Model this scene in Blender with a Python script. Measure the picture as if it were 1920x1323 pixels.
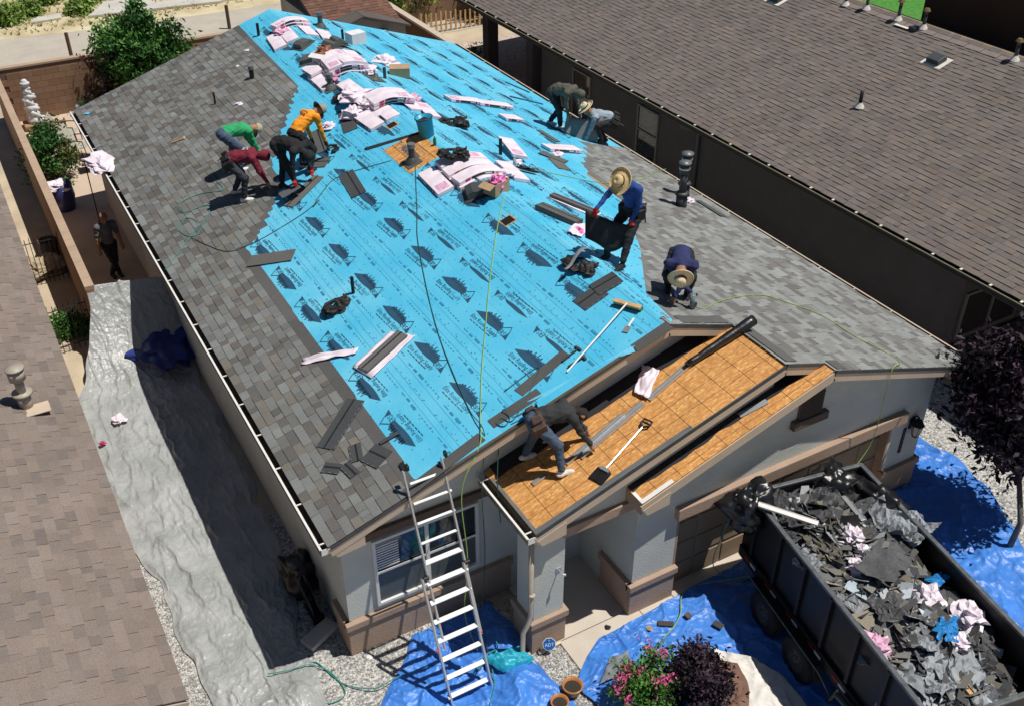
import bpy, bmesh, math, random
import numpy as np
from mathutils import Vector, Matrix, noise
from math import radians, sin, cos, pi, sqrt
random.seed(7); np.random.seed(7)
SC = bpy.context.scene
COL = SC.collection
for o in list(bpy.data.objects): bpy.data.objects.remove(o)
# ------------------------------------------------------------ camera, sky, sun, exposure
cam = bpy.data.cameras.new('camera'); camo = bpy.data.objects.new('camera', cam); COL.objects.link(camo)
camo.location = (-2.8481, -10.1415, 13.065)
camo.rotation_euler = (pi/2-0.605, 0.0, -0.5168)
cam.sensor_width = 36; cam.lens = 36*1929.66/1920; cam.clip_end = 500; cam.clip_start = .1
SC.camera = camo
SUN = Vector((0.305, -0.22, 0.927)).normalized()
wd = bpy.data.worlds.new('World'); SC.world = wd; wd.use_nodes = True
nt = wd.node_tree; bg = nt.nodes['Background']
sky = nt.nodes.new('ShaderNodeTexSky'); sky.sky_type = 'NISHITA'; sky.sun_disc = False
sky.sun_elevation = math.asin(SUN.z); sky.sun_rotation = math.atan2(SUN.x, SUN.y)
sky.altitude = 1500; sky.air_density = 1.0; sky.dust_density = .6
nt.links.new(sky.outputs[0], bg.inputs[0]); bg.inputs[1].default_value = 0.05
sl = bpy.data.lights.new('sun', 'SUN'); sl.energy = 5.0; sl.angle = radians(.53); sl.color = (1, .955, .88)
so = bpy.data.objects.new('sun', sl); COL.objects.link(so); so.location = (0, 0, 30)
so.rotation_euler = (-SUN).to_track_quat('-Z', 'Y').to_euler()
SC.view_settings.view_transform = 'Standard'; SC.view_settings.look = 'None'
SC.view_settings.exposure = -0.11; SC.view_settings.gamma = 1
SC.render.engine = 'CYCLES'
# ------------------------------------------------------------ geometry constants (metres)
W, LEN, S, H = 11.3, 18.516, 0.327, 2.75
X2, D2, X3, D3 = 2.60, 1.235, 4.266, 1.46
K = sqrt(1+S*S)
def roofz(x, y=0):
    return H+S*min(x, W-x)
NL = Vector((-S, 0, 1)).normalized(); NR = Vector((S, 0, 1)).normalized(); NZ = Vector((0, 0, 1))
NRM = {'L': NL, 'E': NL, 'N': NL, 'R': NR, 'G': NZ}
# ------------------------------------------------------------ helpers
class MB:
    """collects faces for ONE mesh object"""
    def __init__(s): s.v = []; s.f = []; s.m = []; s.c = []
    def add(s, vs, fs, mi=0, M=None, col=None):
        b = len(s.v)
        s.v += [tuple(M @ Vector(p)) for p in vs] if M is not None else [tuple(p) for p in vs]
        for f in fs:
            s.f.append([b+i for i in f]); s.m.append(mi); s.c.append(col)
        return s
    def box(s, c, d, mi=0, M=None, col=None):
        x, y, z = c; a, b, h = d[0]/2, d[1]/2, d[2]/2
        vs = [(x-a, y-b, z-h), (x+a, y-b, z-h), (x+a, y+b, z-h), (x-a, y+b, z-h), (x-a, y-b, z+h), (x+a, y-b, z+h), (x+a, y+b, z+h), (x-a, y+b, z+h)]
        return s.add(vs, [(3, 2, 1, 0), (4, 5, 6, 7), (0, 1, 5, 4), (1, 2, 6, 5), (2, 3, 7, 6), (3, 0, 4, 7)], mi, M, col)
    def b2(s, p, q, mi=0, M=None, col=None):
        return s.box([(p[i]+q[i])/2 for i in range(3)], [abs(q[i]-p[i]) for i in range(3)], mi, M, col)
    def prism(s, poly, z0, z1, mi=0, M=None, col=None):
        n = len(poly)
        a = sum(poly[i][0]*poly[(i+1) % n][1]-poly[(i+1) % n][0]*poly[i][1] for i in range(n))
        if a < 0: poly = poly[::-1]
        vs = [(p[0], p[1], z0) for p in poly]+[(p[0], p[1], z1) for p in poly]
        fs = [tuple(range(n-1, -1, -1)), tuple(range(n, 2*n))]+[(i, (i+1) % n, n+(i+1) % n, n+i) for i in range(n)]
        return s.add(vs, fs, mi, M, col)
    def tube(s, pts, r, n=8, mi=0, M=None, caps=True, col=None):
        pts = [Vector(p) for p in pts]; k = len(pts); rs = r if isinstance(r, (list, tuple)) else [r]*k
        vs = []; up = None
        for i, p in enumerate(pts):
            t = (pts[min(i+1, k-1)]-pts[max(i-1, 0)])
            t = t.normalized() if t.length > 1e-9 else Vector((0, 0, 1))
            if up is None: up = Vector((0, 0, 1)) if abs(t.z) < .9 else Vector((1, 0, 0))
            a = t.cross(up)
            if a.length < 1e-4: a = t.orthogonal()
            a.normalize(); b = a.cross(t).normalized(); up = b
            for j in range(n):
                w = 2*pi*j/n; vs.append(p+(a*cos(w)+b*sin(w))*rs[i])
        fs = [(i*n+j, i*n+(j+1) % n, (i+1)*n+(j+1) % n, (i+1)*n+j) for i in range(k-1) for j in range(n)]
        if caps: fs += [tuple(range(n-1, -1, -1)), tuple((k-1)*n+j for j in range(n))]
        return s.add(vs, fs, mi, M, col)
    def lathe(s, prof, n=16, mi=0, M=None, col=None, wob=0):
        vs = []
        for i, (r, z) in enumerate(prof):
            for j in range(n):
                w = 2*pi*j/n; vs.append((r*cos(w), r*sin(w), z+wob*r*sin(2*w+.4)))
        k = len(prof)
        fs = [(i*n+j, i*n+(j+1) % n, (i+1)*n+(j+1) % n, (i+1)*n+j) for i in range(k-1) for j in range(n)]
        return s.add(vs, fs, mi, M, col)
    def grid(s, fn, nu, nv, mi=0, M=None, col=None):
        vs = [fn(i/nu, j/nv) for i in range(nu+1) for j in range(nv+1)]
        fs = [(i*(nv+1)+j, (i+1)*(nv+1)+j, (i+1)*(nv+1)+j+1, i*(nv+1)+j+1) for i in range(nu) for j in range(nv)]
        return s.add(vs, fs, mi, M, col)
    def build(s, name, mats, parent=None, smooth=False, bevel=0, solid=0):
        me = bpy.data.meshes.new(name); me.from_pydata(s.v, [], s.f)
        if not isinstance(mats, (list, tuple)): mats = [mats]
        for m in mats: me.materials.append(m)
        if len(mats) > 1: me.polygons.foreach_set('material_index', s.m)
        if any(c is not None for c in s.c):
            at = me.color_attributes.new('Col', 'FLOAT_COLOR', 'CORNER'); arr = []
            for f, c in zip(s.f, s.c): arr += list((c or (.5, .5, .5))+(1,))*len(f)
            at.data.foreach_set('color', arr)
        if smooth: me.polygons.foreach_set('use_smooth', [True]*len(s.f))
        me.update()
        return mesh_obj(name, me, parent, bevel, solid)
def mesh_obj(name, me, parent=None, bevel=0, solid=0, M=None):
    o = bpy.data.objects.new(name, me); COL.objects.link(o)
    if parent is not None: o.parent = parent
    if M is not None: o.matrix_local = M
    if bevel:
        b = o.modifiers.new('bevel', 'BEVEL'); b.width = bevel; b.segments = 2; b.limit_method = 'ANGLE'
    if solid:
        b = o.modifiers.new('solid', 'SOLIDIFY'); b.thickness = solid; b.offset = 1
    return o
def tag(o, label, cat, group=None, kind=None):
    o['label'] = label; o['category'] = cat
    if group: o['group'] = group
    if kind: o['kind'] = kind
    return o
def thing(name, label, cat, M=None, group=None):
    o = bpy.data.objects.new(name, None); COL.objects.link(o); o.empty_display_size = .1
    if M is not None: o.matrix_world = M if isinstance(M, Matrix) else Matrix.Translation(M)
    return tag(o, label, cat, group)
def struct(o): o['kind'] = 'structure'; return o
def basis(p, x, z):
    z = Vector(z).normalized(); x = Vector(x); x = (x-z*x.dot(z)).normalized(); y = z.cross(x)
    return Matrix(((x.x, y.x, z.x, p[0]), (x.y, y.y, z.y, p[1]), (x.z, y.z, z.z, p[2]), (0, 0, 0, 1)))
def SM(sl, a, b=None, lift=0.0):
    """frame on a slope: origin a (or midpoint a-b), x axis towards b, z = slope normal"""
    a = Vector(a); n = NRM[sl]; d = Vector((0, 1, 0)) if b is None else Vector(b)-a
    p = a if b is None else (a+Vector(b))/2
    return basis(p+n*lift, d, n)
def dist(a, b): return (Vector(a)-Vector(b)).length
def T(p): return Matrix.Translation(Vector(p))
def RZ(a): return Matrix.Rotation(radians(a), 4, 'Z')
def RX(a): return Matrix.Rotation(radians(a), 4, 'X')
def RY(a): return Matrix.Rotation(radians(a), 4, 'Y')
def rnd(a, b): return random.uniform(a, b)
def fbm(p, o=3): return noise.fractal(Vector(p), 1.0, 2.0, o)
# ------------------------------------------------------------ materials
def nodes(m):
    m.use_nodes = True; t = m.node_tree; return t, t.nodes, t.links, t.nodes['Principled BSDF']
def mat(name, c, rough=.8, var=.12, sc=5, bump=0, bsc=60, metal=0, c2=None, coat=0, spec=.4, fine=0, fsc=150):
    m = bpy.data.materials.new(name); t, N, L, P = nodes(m)
    P.inputs['Roughness'].default_value = rough; P.inputs['Metallic'].default_value = metal
    P.inputs['Specular IOR Level'].default_value = spec
    if coat: P.inputs['Coat Weight'].default_value = coat; P.inputs['Coat Roughness'].default_value = .15
    tc = N.new('ShaderNodeTexCoord'); nz = N.new('ShaderNodeTexNoise'); nz.inputs['Scale'].default_value = sc
    nz.inputs['Detail'].default_value = 5; L.new(tc.outputs['Object'], nz.inputs['Vector'])
    rp = N.new('ShaderNodeValToRGB'); rp.color_ramp.elements[0].position = .32; rp.color_ramp.elements[1].position = .68
    a = tuple(x*(1-var) for x in c); b = c2 if c2 else tuple(min(1, x*(1+var)) for x in c)
    rp.color_ramp.elements[0].color = a+(1,); rp.color_ramp.elements[1].color = tuple(b)+(1,)
    L.new(nz.outputs['Fac'], rp.inputs['Fac']); out = rp.outputs['Color']
    if fine:
        n2 = N.new('ShaderNodeTexNoise'); n2.inputs['Scale'].default_value = fsc; n2.inputs['Detail'].default_value = 2
        L.new(tc.outputs['Object'], n2.inputs['Vector'])
        mr = N.new('ShaderNodeMapRange'); mr.inputs['To Min'].default_value = 1-fine; mr.inputs['To Max'].default_value = 1+fine
        L.new(n2.outputs['Fac'], mr.inputs['Value']); mx = N.new('ShaderNodeMix'); mx.data_type = 'RGBA'; mx.blend_type = 'MULTIPLY'
        mx.inputs['Factor'].default_value = 1; L.new(out, mx.inputs[6]); L.new(mr.outputs[0], mx.inputs[7]); out = mx.outputs[2]
    L.new(out, P.inputs['Base Color'])
    if bump:
        n3 = N.new('ShaderNodeTexNoise'); n3.inputs['Scale'].default_value = bsc; n3.inputs['Detail'].default_value = 4
        L.new(tc.outputs['Object'], n3.inputs['Vector'])
        bp = N.new('ShaderNodeBump'); bp.inputs['Strength'].default_value = bump; bp.inputs['Distance'].default_value = .02
        L.new(n3.outputs['Fac'], bp.inputs['Height']); L.new(bp.outputs[0], P.inputs['Normal'])
    return m
def mat_col(name, rough=.9, fine=.3, fsc=90, spec=.2, var=.12, sc=1.2, bump=.25, tint=(1, 1, 1)):
    """takes the piece's own colour from the Col attribute, with granules and slow weathering"""
    m = bpy.data.materials.new(name); t, N, L, P = nodes(m)
    P.inputs['Roughness'].default_value = rough; P.inputs['Specular IOR Level'].default_value = spec
    at = N.new('ShaderNodeAttribute'); at.attribute_name = 'Col'; g = N.new('ShaderNodeNewGeometry')
    out = at.outputs['Color']
    for s_, v_, d_ in ((fsc, fine, 2), (sc, var, 4)):
        n2 = N.new('ShaderNodeTexNoise'); n2.inputs['Scale'].default_value = s_; n2.inputs['Detail'].default_value = d_
        L.new(g.outputs['Position'], n2.inputs['Vector'])
        mr = N.new('ShaderNodeMapRange'); mr.inputs['From Min'].default_value = .25; mr.inputs['From Max'].default_value = .75
        mr.inputs['To Min'].default_value = 1-v_; mr.inputs['To Max'].default_value = 1+v_
        L.new(n2.outputs['Fac'], mr.inputs['Value']); mx = N.new('ShaderNodeMix'); mx.data_type = 'RGBA'; mx.blend_type = 'MULTIPLY'
        mx.inputs['Factor'].default_value = 1; L.new(out, mx.inputs[6]); L.new(mr.outputs[0], mx.inputs[7]); out = mx.outputs[2]
        if s_ == fsc and bump:
            bp = N.new('ShaderNodeBump'); bp.inputs['Strength'].default_value = bump; bp.inputs['Distance'].default_value = .004
            L.new(n2.outputs['Fac'], bp.inputs['Height']); L.new(bp.outputs[0], P.inputs['Normal'])
    L.new(out, P.inputs['Base Color'])
    return m
def mat_osb():
    m = bpy.data.materials.new('osb'); t, N, L, P = nodes(m); P.inputs['Roughness'].default_value = .75
    g = N.new('ShaderNodeTexCoord'); out = None
    for i, (ang, sx) in enumerate(((.3, 13), (-.9, 15), (1.9, 14))):
        mp = N.new('ShaderNodeMapping'); mp.inputs['Rotation'].default_value = (0, 0, ang); mp.inputs['Scale'].default_value = (sx, sx*2.6, 9)
        L.new(g.outputs['Object'], mp.inputs[0]); v = N.new('ShaderNodeTexVoronoi'); v.inputs['Scale'].default_value = 1.15
        L.new(mp.outputs[0], v.inputs['Vector'])
        rp = N.new('ShaderNodeValToRGB'); e = rp.color_ramp.elements
        e[0].color = (.38, .155, .04, 1); e[1].color = (.80, .47, .18, 1); e[1].position = .9
        x = e.new(.45); x.color = (.58, .275, .075, 1); x = e.new(.72); x.color = (.50, .225, .06, 1)
        sp = N.new('ShaderNodeSeparateColor'); L.new(v.outputs['Color'], sp.inputs[0]); L.new(sp.outputs[0], rp.inputs[0])
        if out is None: out = rp.outputs[0]
        else:
            mx = N.new('ShaderNodeMix'); mx.data_type = 'RGBA'; mx.inputs['Factor'].default_value = .45
            L.new(out, mx.inputs[6]); L.new(rp.outputs[0], mx.inputs[7]); out = mx.outputs[2]
    nz = N.new('ShaderNodeTexNoise'); nz.inputs['Scale'].default_value = 2; L.new(g.outputs['Object'], nz.inputs['Vector'])
    mr = N.new('ShaderNodeMapRange'); mr.inputs['To Min'].default_value = .8; mr.inputs['To Max'].default_value = 1.2; L.new(nz.outputs[0], mr.inputs[0])
    mx = N.new('ShaderNodeMix'); mx.data_type = 'RGBA'; mx.blend_type = 'MULTIPLY'; mx.inputs['Factor'].default_value = 1
    L.new(out, mx.inputs[6]); L.new(mr.outputs[0], mx.inputs[7]); L.new(mx.outputs[2], P.inputs['Base Color'])
    return m
def mat_gravel(name, cols, sc=22, rough=.9):
    m = bpy.data.materials.new(name); t, N, L, P = nodes(m); P.inputs['Roughness'].default_value = rough
    g = N.new('ShaderNodeNewGeometry'); v = N.new('ShaderNodeTexVoronoi'); v.inputs['Scale'].default_value = sc
    L.new(g.outputs['Position'], v.inputs['Vector']); sp = N.new('ShaderNodeSeparateColor'); L.new(v.outputs['Color'], sp.inputs[0])
    rp = N.new('ShaderNodeValToRGB'); e = rp.color_ramp.elements
    e[0].color = cols[0]+(1,); e[1].color = cols[-1]+(1,)
    for i, c in enumerate(cols[1:-1]): x = e.new((i+1)/(len(cols)-1)); x.color = c+(1,)
    L.new(sp.outputs[0], rp.inputs[0]); nz = N.new('ShaderNodeTexNoise'); nz.inputs['Scale'].default_value = .7
    L.new(g.outputs['Position'], nz.inputs['Vector']); mr = N.new('ShaderNodeMapRange')
    mr.inputs['To Min'].default_value = .72; mr.inputs['To Max'].default_value = 1.28; L.new(nz.outputs[0], mr.inputs[0])
    mx = N.new('ShaderNodeMix'); mx.data_type = 'RGBA'; mx.blend_type = 'MULTIPLY'; mx.inputs['Factor'].default_value = 1
    L.new(rp.outputs[0], mx.inputs[6]); L.new(mr.outputs[0], mx.inputs[7]); L.new(mx.outputs[2], P.inputs['Base Color'])
    bp = N.new('ShaderNodeBump'); bp.inputs['Strength'].default_value = .8; bp.inputs['Distance'].default_value = .03
    bp.invert = True; L.new(v.outputs['Distance'], bp.inputs['Height']); L.new(bp.outputs[0], P.inputs['Normal'])
    return m
def mat_tarp(name, c, c2, rough, s1=4.0, s2=11.0, dist=.05, strength=.9):
    """woven plastic with crumple facets"""
    m = mat(name, c, rough, .1, 1.5, c2=c2, spec=.55); t = m.node_tree; N, L, P = t.nodes, t.links, t.nodes['Principled BSDF']
    g = N.new('ShaderNodeNewGeometry'); nz = N.new('ShaderNodeTexNoise'); nz.inputs['Scale'].default_value = 1.7; nz.inputs['Detail'].default_value = 3
    L.new(g.outputs['Position'], nz.inputs['Vector']); mx = N.new('ShaderNodeMix'); mx.data_type = 'VECTOR'; mx.inputs['Factor'].default_value = .22
    L.new(g.outputs['Position'], mx.inputs[4]); L.new(nz.outputs['Color'], mx.inputs[5]); acc = None
    for s_, w_ in ((s1, 1.0), (s2, .45), (s2*2.7, .18)):
        v = N.new('ShaderNodeTexVoronoi'); v.feature = 'F1'; v.inputs['Scale'].default_value = s_; L.new(mx.outputs[1], v.inputs['Vector'])
        k = N.new('ShaderNodeMath'); k.operation = 'MULTIPLY_ADD'; k.inputs[1].default_value = w_; L.new(v.outputs['Distance'], k.inputs[0])
        if acc is not None: L.new(acc, k.inputs[2])
        else: k.inputs[2].default_value = 0
        acc = k.outputs[0]
    bp = N.new('ShaderNodeBump'); bp.inputs['Strength'].default_value = strength; bp.inputs['Distance'].default_value = dist; L.new(acc, bp.inputs['Height']); L.new(bp.outputs[0], P.inputs['Normal'])
    return m
def mat_glass(name, c=(.02, .03, .04)):
    m = mat(name, c, .06, .3, 3, spec=.8); return m
M_SH = mat_col('asphalt_shingle'); M_DEB = mat_col('debris', .8, .2, 60)
M_OSB = mat_osb(); M_LINE = mat('ink_line', (.10, .045, .012), .9, 0)
M_UL = mat('synthetic_underlayment', (.072, .475, .72), .55, .05, .9, .3, 14, c2=(.155, .54, .73), spec=.35, fine=.05, fsc=300)
M_INK = mat('underlayment_ink', (.022, .075, .135), .6, .1)
M_INK2 = mat('underlayment_fine_print', (.03, .22, .38), .6, .1)
M_STL = mat('stucco_light', (.55, .565, .525), .95, .05, 2, .5, 45)
M_STT = mat('stucco_tan', (.38, .27, .20), .95, .07, 3, .5, 45)
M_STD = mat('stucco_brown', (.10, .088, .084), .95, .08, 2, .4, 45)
M_TRIM = mat('beige_trim', (.52, .42, .32), .7, .06, 3)
M_WHT = mat('white_painted_metal', (.72, .71, .68), .45, .05, 6)
M_VINYL = mat('white_vinyl', (.66, .66, .64), .4, .04)
M_GUT = mat('gutter_inside', (.10, .075, .05), .7, .4, 6)
M_GUTB = mat('gutter_beige', (.40, .35, .29), .5, .08, 4)
M_BLK = mat('black_plastic', (.012, .012, .013), .5, .3, 8)
M_BLKM = mat('black_metal', (.010, .010, .012), .5, .3, 5, spec=.3)
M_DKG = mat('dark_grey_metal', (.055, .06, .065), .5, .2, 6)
M_GREY = mat('grey_metal', (.17, .18, .18), .45, .1, 4, metal=.3)
M_VENT = mat('grey_vent_plastic', (.085, .09, .085), .6, .1, 6)
M_ALU = mat('aluminium', (.62, .63, .64), .35, .06, 6, metal=.7)
M_STEEL = mat('galvanised_flashing', (.36, .38, .39), .4, .1, 5, metal=.5)
M_WRAP = mat('white_pink_wrap', (.74, .64, .72), .42, .08, 4, .15, 18, c2=(.84, .76, .82))
M_PINKP = mat('pale_pink_print', (.74, .34, .56), .45, .25, 14, c2=(.80, .55, .68))
M_PINK = mat('pink_print', (.72, .13, .45), .45, .2, 12, c2=(.80, .30, .58))
M_MAG = mat('magenta_print', (.42, .03, .14), .5, .2, 12)
M_LAV = mat('wrap_side', (.40, .34, .52), .5, .2, 12)
M_INKB = mat('black_label', (.015, .015, .025), .5, .2)
M_CARD = mat('cardboard', (.40, .27, .16), .85, .1, 5)
M_CARDW = mat('white_box', (.72, .71, .72), .6, .05)
M_TSIL = mat_tarp('silver_tarp', (.31, .325, .32), (.40, .412, .408), .40, 6, 15, .026)
M_TBLU = mat_tarp('blue_tarp', (.042, .185, .60), (.06, .235, .70), .45, 5, 13, .014)
M_TDKB = mat('navy_tarp', (.02, .035, .19), .4, .2, 2, .3, 12)
M_FELT = mat('black_felt', (.02, .021, .024), .75, .25, 6, .2, 40)
M_FELTG = mat('grey_felt', (.20, .215, .235), .7, .12, 5, .2, 30)
M_FILM = mat('black_film', (.008, .008, .01), .36, .3, 3, .3, 9, spec=.7)
M_CONC = mat('concrete', (.52, .46, .39), .9, .08, 1.4, .2, 40, fine=.1, fsc=60)
M_CONCG = mat('concrete_pale', (.50, .48, .44), .9, .08, 1.2, .2, 40)
M_SKIN = mat('skin', (.33, .17, .10), .6, .08, 8)
M_LEATH = mat('tool_leather', (.011, .010, .010), .6, .4, 14)
M_LEAB = mat('brown_leather', (.06, .035, .022), .6, .3, 14)
M_STRAW = mat('straw', (.60, .42, .19), .8, .16, 40, .5, 70, c2=(.72, .55, .30))
M_STRAWP = mat('pale_straw', (.68, .57, .38), .8, .12, 40, .5, 70)
M_WOODL = mat('light_wood', (.55, .36, .17), .7, .15, 5)
M_ROPEG = mat('green_hose', (.10, .35, .12), .5, .1); M_ROPET = mat('teal_hose', (.03, .24, .20), .5, .1); M_ROPEY = mat('lime_rope', (.28, .42, .10), .6, .1); M_ROPED = mat('dark_hose', (.03, .07, .06), .5, .1)
M_GLASS = mat_glass('window_glass'); M_RED = mat('red_rubber', (.55, .03, .03), .5, .1)
M_HOLE = mat('dark_attic', (.006, .005, .004), .9, 0)
M_TERRA = mat('glazed_terracotta', (.42, .17, .05), .35, .2, 4, coat=.3)

# ============================================================ THE SETTING: ground
def sheet(name, poly, z, m):
    b = MB(); b.add([(p[0], p[1], z) for p in poly], [tuple(range(len(poly)))])
    return struct(b.build(name, m))
M_DIRT = mat('desert_dirt', (.46, .37, .27), .95, .16, .8, .5, 12, c2=(.55, .46, .33), fine=.15, fsc=30)
M_GRAV = mat_gravel('pale_gravel', [(.16, .17, .17), (.34, .34, .33), (.48, .47, .44), (.62, .60, .56)], 26)
M_GRAVT = mat_gravel('tan_gravel', [(.33, .25, .20), (.44, .35, .29), (.52, .43, .36), (.60, .52, .45)], 18)
M_ROAD = mat('gravel_road', (.43, .39, .33), .95, .08, 1.2, .5, 20, fine=.2, fsc=14)
M_DRY = mat('dry_grass_ground', (.52, .42, .25), .95, .25, .9, .6, 9, c2=(.62, .54, .36), fine=.2, fsc=12)
M_PATIO = mat('pink_patio', (.52, .41, .32), .9, .07, 1.3, .25, 50, fine=.08, fsc=70)
sheet('ground', [(-90, -60), (140, -60), (140, 160), (-90, 160)], -.012, M_DIRT)
sheet('gravel_bed', [(-2.9, -12), (3.13, -12), (3.13, -1.12), (2.5, .4), (.24, 4), (-2.9, 4)], -.006, M_GRAV)
sheet('side_yard', [(-2.9, 4), (.3, 4), (.3, 17), (-1.3, 17), (-1.3, 11), (-2.9, 11)], -.006, M_DIRT)
sheet('right_gravel', [(10.9, -12), (14, -12), (14, 19), (10.9, 19)], -.006, M_GRAV)
sheet('planting_bed', [(3.15, -12), (5.6, -12), (5.6, -1.9), (3.15, -1.9)], -.003, M_GRAV)
sheet('back_patio', [(-1.25, 16.6), (.9, 16.6), (1.6, 26), (-1.25, 26)], -.004, M_PATIO)
sheet('neighbour_patio', [(13.3, 14.5), (19, 14.5), (19, 21.3), (13.3, 21.3)], .012, M_CONCG)
sheet('neighbour_gravel', [(12.7, 21.3), (26, 21.3), (26, 26), (12.7, 26)], -.004, M_GRAVT)
sheet('dirt_road', [(-40, 28), (60, 27), (60, 36), (20, 34.3), (11, 34.7), (4, 34.8), (-.5, 35.4), (-40, 38)], -.004, M_ROAD)
sheet('dry_field', [(-40, 38), (-.5, 35.4), (4, 34.8), (11, 34.7), (20, 34.3), (60, 36), (90, 120), (-60, 120)], -.002, M_DRY)
sheet('far_yard', [(19, -12), (27.2, -12), (27.2, 16), (19, 16)], -.003, M_ROAD)
sheet('lawn', [(27, 16), (36, 16), (36, 30), (27, 30)], .0, mat('lawn_green', (.06, .22, .03), .9, .3, 6, .5, 40))
def slab(name, p, q, m=M_CONC):
    return struct(MB().b2((p[0], p[1], -.05), (q[0], q[1], .03)).build(name, m, bevel=.008))
slab('porch_slab', (3.02, -1.1), (4.55, 2.2)); slab('walkway', (3.15, -4.2), (4.62, -1.115)); slab('walkway_edge', (4.63, -4.2), (5.28, -1.115))
slab('driveway', (5.29, -12), (10.4, -.8))
# ============================================================ shingled slopes
EYE = Vector(camo.location); FW = Vector((sin(.5168)*cos(.605), cos(.5168)*cos(.605), -sin(.605)))
def facing(p):   # how large a piece shows: distance, or far when outside the field of view
    d = Vector(p)-EYE; z = d.dot(FW); a = d.normalized().dot(FW)
    return d.length+(0 if z > 0 and a > .84 else 100)
WS = (.12, .17, .22, .28, .34)
def tab_geo(w, d, t, t2=.003):
    return ([(0, 0, .0), (w, 0, .0), (w, 0, t), (0, 0, t), (w, d, t2), (0, d, t2)], [(0, 1, 2, 3), (3, 2, 4, 5), (1, 4, 2), (0, 3, 5)])
_tabs = {}
def shingle_field(parent, fr, U, V, n, courses, pal, label, nind=300, thick=(.017, .009)):
    """courses: (v0, v1, u0, u1); fr(u,v) -> point on the deck; every tab is a wedge of its own"""
    items = []
    for (v0, v1, u0, u1) in courses:
        u = u0; last = None; up = random.random() < .5
        while u < u1-.03:
            w = random.choice(WS); w = min(w, u1-u)
            if u1-(u+w) < .08: w = u1-u
            ci = random.choices(range(len(pal)), [p[1] for p in pal])[0]
            if ci == last and random.random() < .6: ci = random.randrange(len(pal))
            last = ci; up = not up if random.random() < .8 else up
            items.append((u, v0, w, v1-v0, ci, thick[0] if up else thick[1])); u += w
    pts = [fr(i[0], i[1]) for i in items]
    order = sorted(range(len(items)), key=lambda i: facing(pts[i]))
    ind = set(order[:nind]); b = MB(); R3 = basis((0, 0, 0), U, n)
    for i, (u, v, w, d, ci, t) in enumerate(items):
        M = T(pts[i]) @ R3
        if i in ind:
            key = (label, round(w, 2), round(d, 2), ci, t)
            if key not in _tabs:
                q = MB(); vs, fs = tab_geo(round(w, 2)-.004, d+.012, t); q.add(vs, fs, 0, None, pal[ci][0])
                me = bpy.data.meshes.new('shingle'); me.from_pydata(q.v, [], q.f); me.materials.append(M_SH)
                at = me.color_attributes.new('Col', 'FLOAT_COLOR', 'CORNER')
                at.data.foreach_set('color', list(pal[ci][0]+(1,))*sum(len(f) for f in q.f)); _tabs[key] = me
            mesh_obj('shingle', _tabs[key], parent, M=M)
        else:
            c = pal[ci][0]; k = rnd(.9, 1.1); vs, fs = tab_geo(w-.004, d+.012, t)
            b.add(vs, fs, 0, M, tuple(x*k for x in c))
    if b.v:
        o = b.build('shingle_field', M_SH, parent); o['kind'] = 'stuff'
def headlap(parent, fr, U, n, segs, col=(.10, .10, .098)):
    R3 = basis((0, 0, 0), U, n)
    for (v0, v1, u0, u1) in segs:
        u = u0
        while u < u1-.02:
            w = min(1.0, u1-u); c = rnd(.86, 1.14)
            b = MB(); vs, fs = tab_geo(w-.004, v1-v0, .008, .004); b.add(vs, fs, 0, T(fr(u, v0)) @ R3, tuple(x*c for x in col))
            b.build('shingle_headlap', M_SH, parent); u += w
def interp(t, xs, ys): return float(np.interp(t, xs, ys))
frL = lambda u, v: Vector((v/K, u, H+S*v/K)); frR = lambda u, v: Vector((W-v/K, u, H+S*v/K))
VL = Vector((1, 0, S)).normalized(); VR = Vector((-1, 0, S)).normalized(); YP = Vector((0, 1, 0)); YM = Vector((0, -1, 0))
EX = .15
# ============================================================ MAIN HOUSE
house = thing('house', 'light grey stucco house being re-roofed, half shingled and half blue underlayment', 'house', (0, 0, 0))
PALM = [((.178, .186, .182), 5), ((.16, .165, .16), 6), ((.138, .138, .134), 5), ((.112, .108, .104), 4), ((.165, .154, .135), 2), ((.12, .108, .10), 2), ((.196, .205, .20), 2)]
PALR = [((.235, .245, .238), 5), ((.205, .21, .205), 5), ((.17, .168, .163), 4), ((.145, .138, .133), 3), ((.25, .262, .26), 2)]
# left slope: (u = y reversed so that the wedge butts face the eave)
fl = lambda u, v: frL(LEN-u, v)   # u runs from the back to the front, so U x V = normal
cs = []; hl = []; ymin = []
for k in range(32):
    v0, v1 = EX*k-.03, EX*(k+1)-.03
    ym = 0.0-.02 if v1 < 1.34 else interp(v1, (1.35, 1.79, 2.76, 2.98, 3.52, 4.56, 4.85), (8.0, 8.2, 9.5, 10.5, 11.5, 12.94, 13.35))+(rnd(-.06, .06))
    ymin.append(ym); cs.append((v0, v1, 0, LEN-ym))
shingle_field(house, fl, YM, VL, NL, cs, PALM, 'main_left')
for k in range(8, 32):
    v1 = EX*(k+1)-.03; nxt = ymin[k+1] if k < 31 else LEN
    if nxt > ymin[k]+.02: hl.append((v1, v1+.2, max(0, LEN-nxt-.02), LEN-ymin[k]))
headlap(house, fl, YM, NL, hl)
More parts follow.
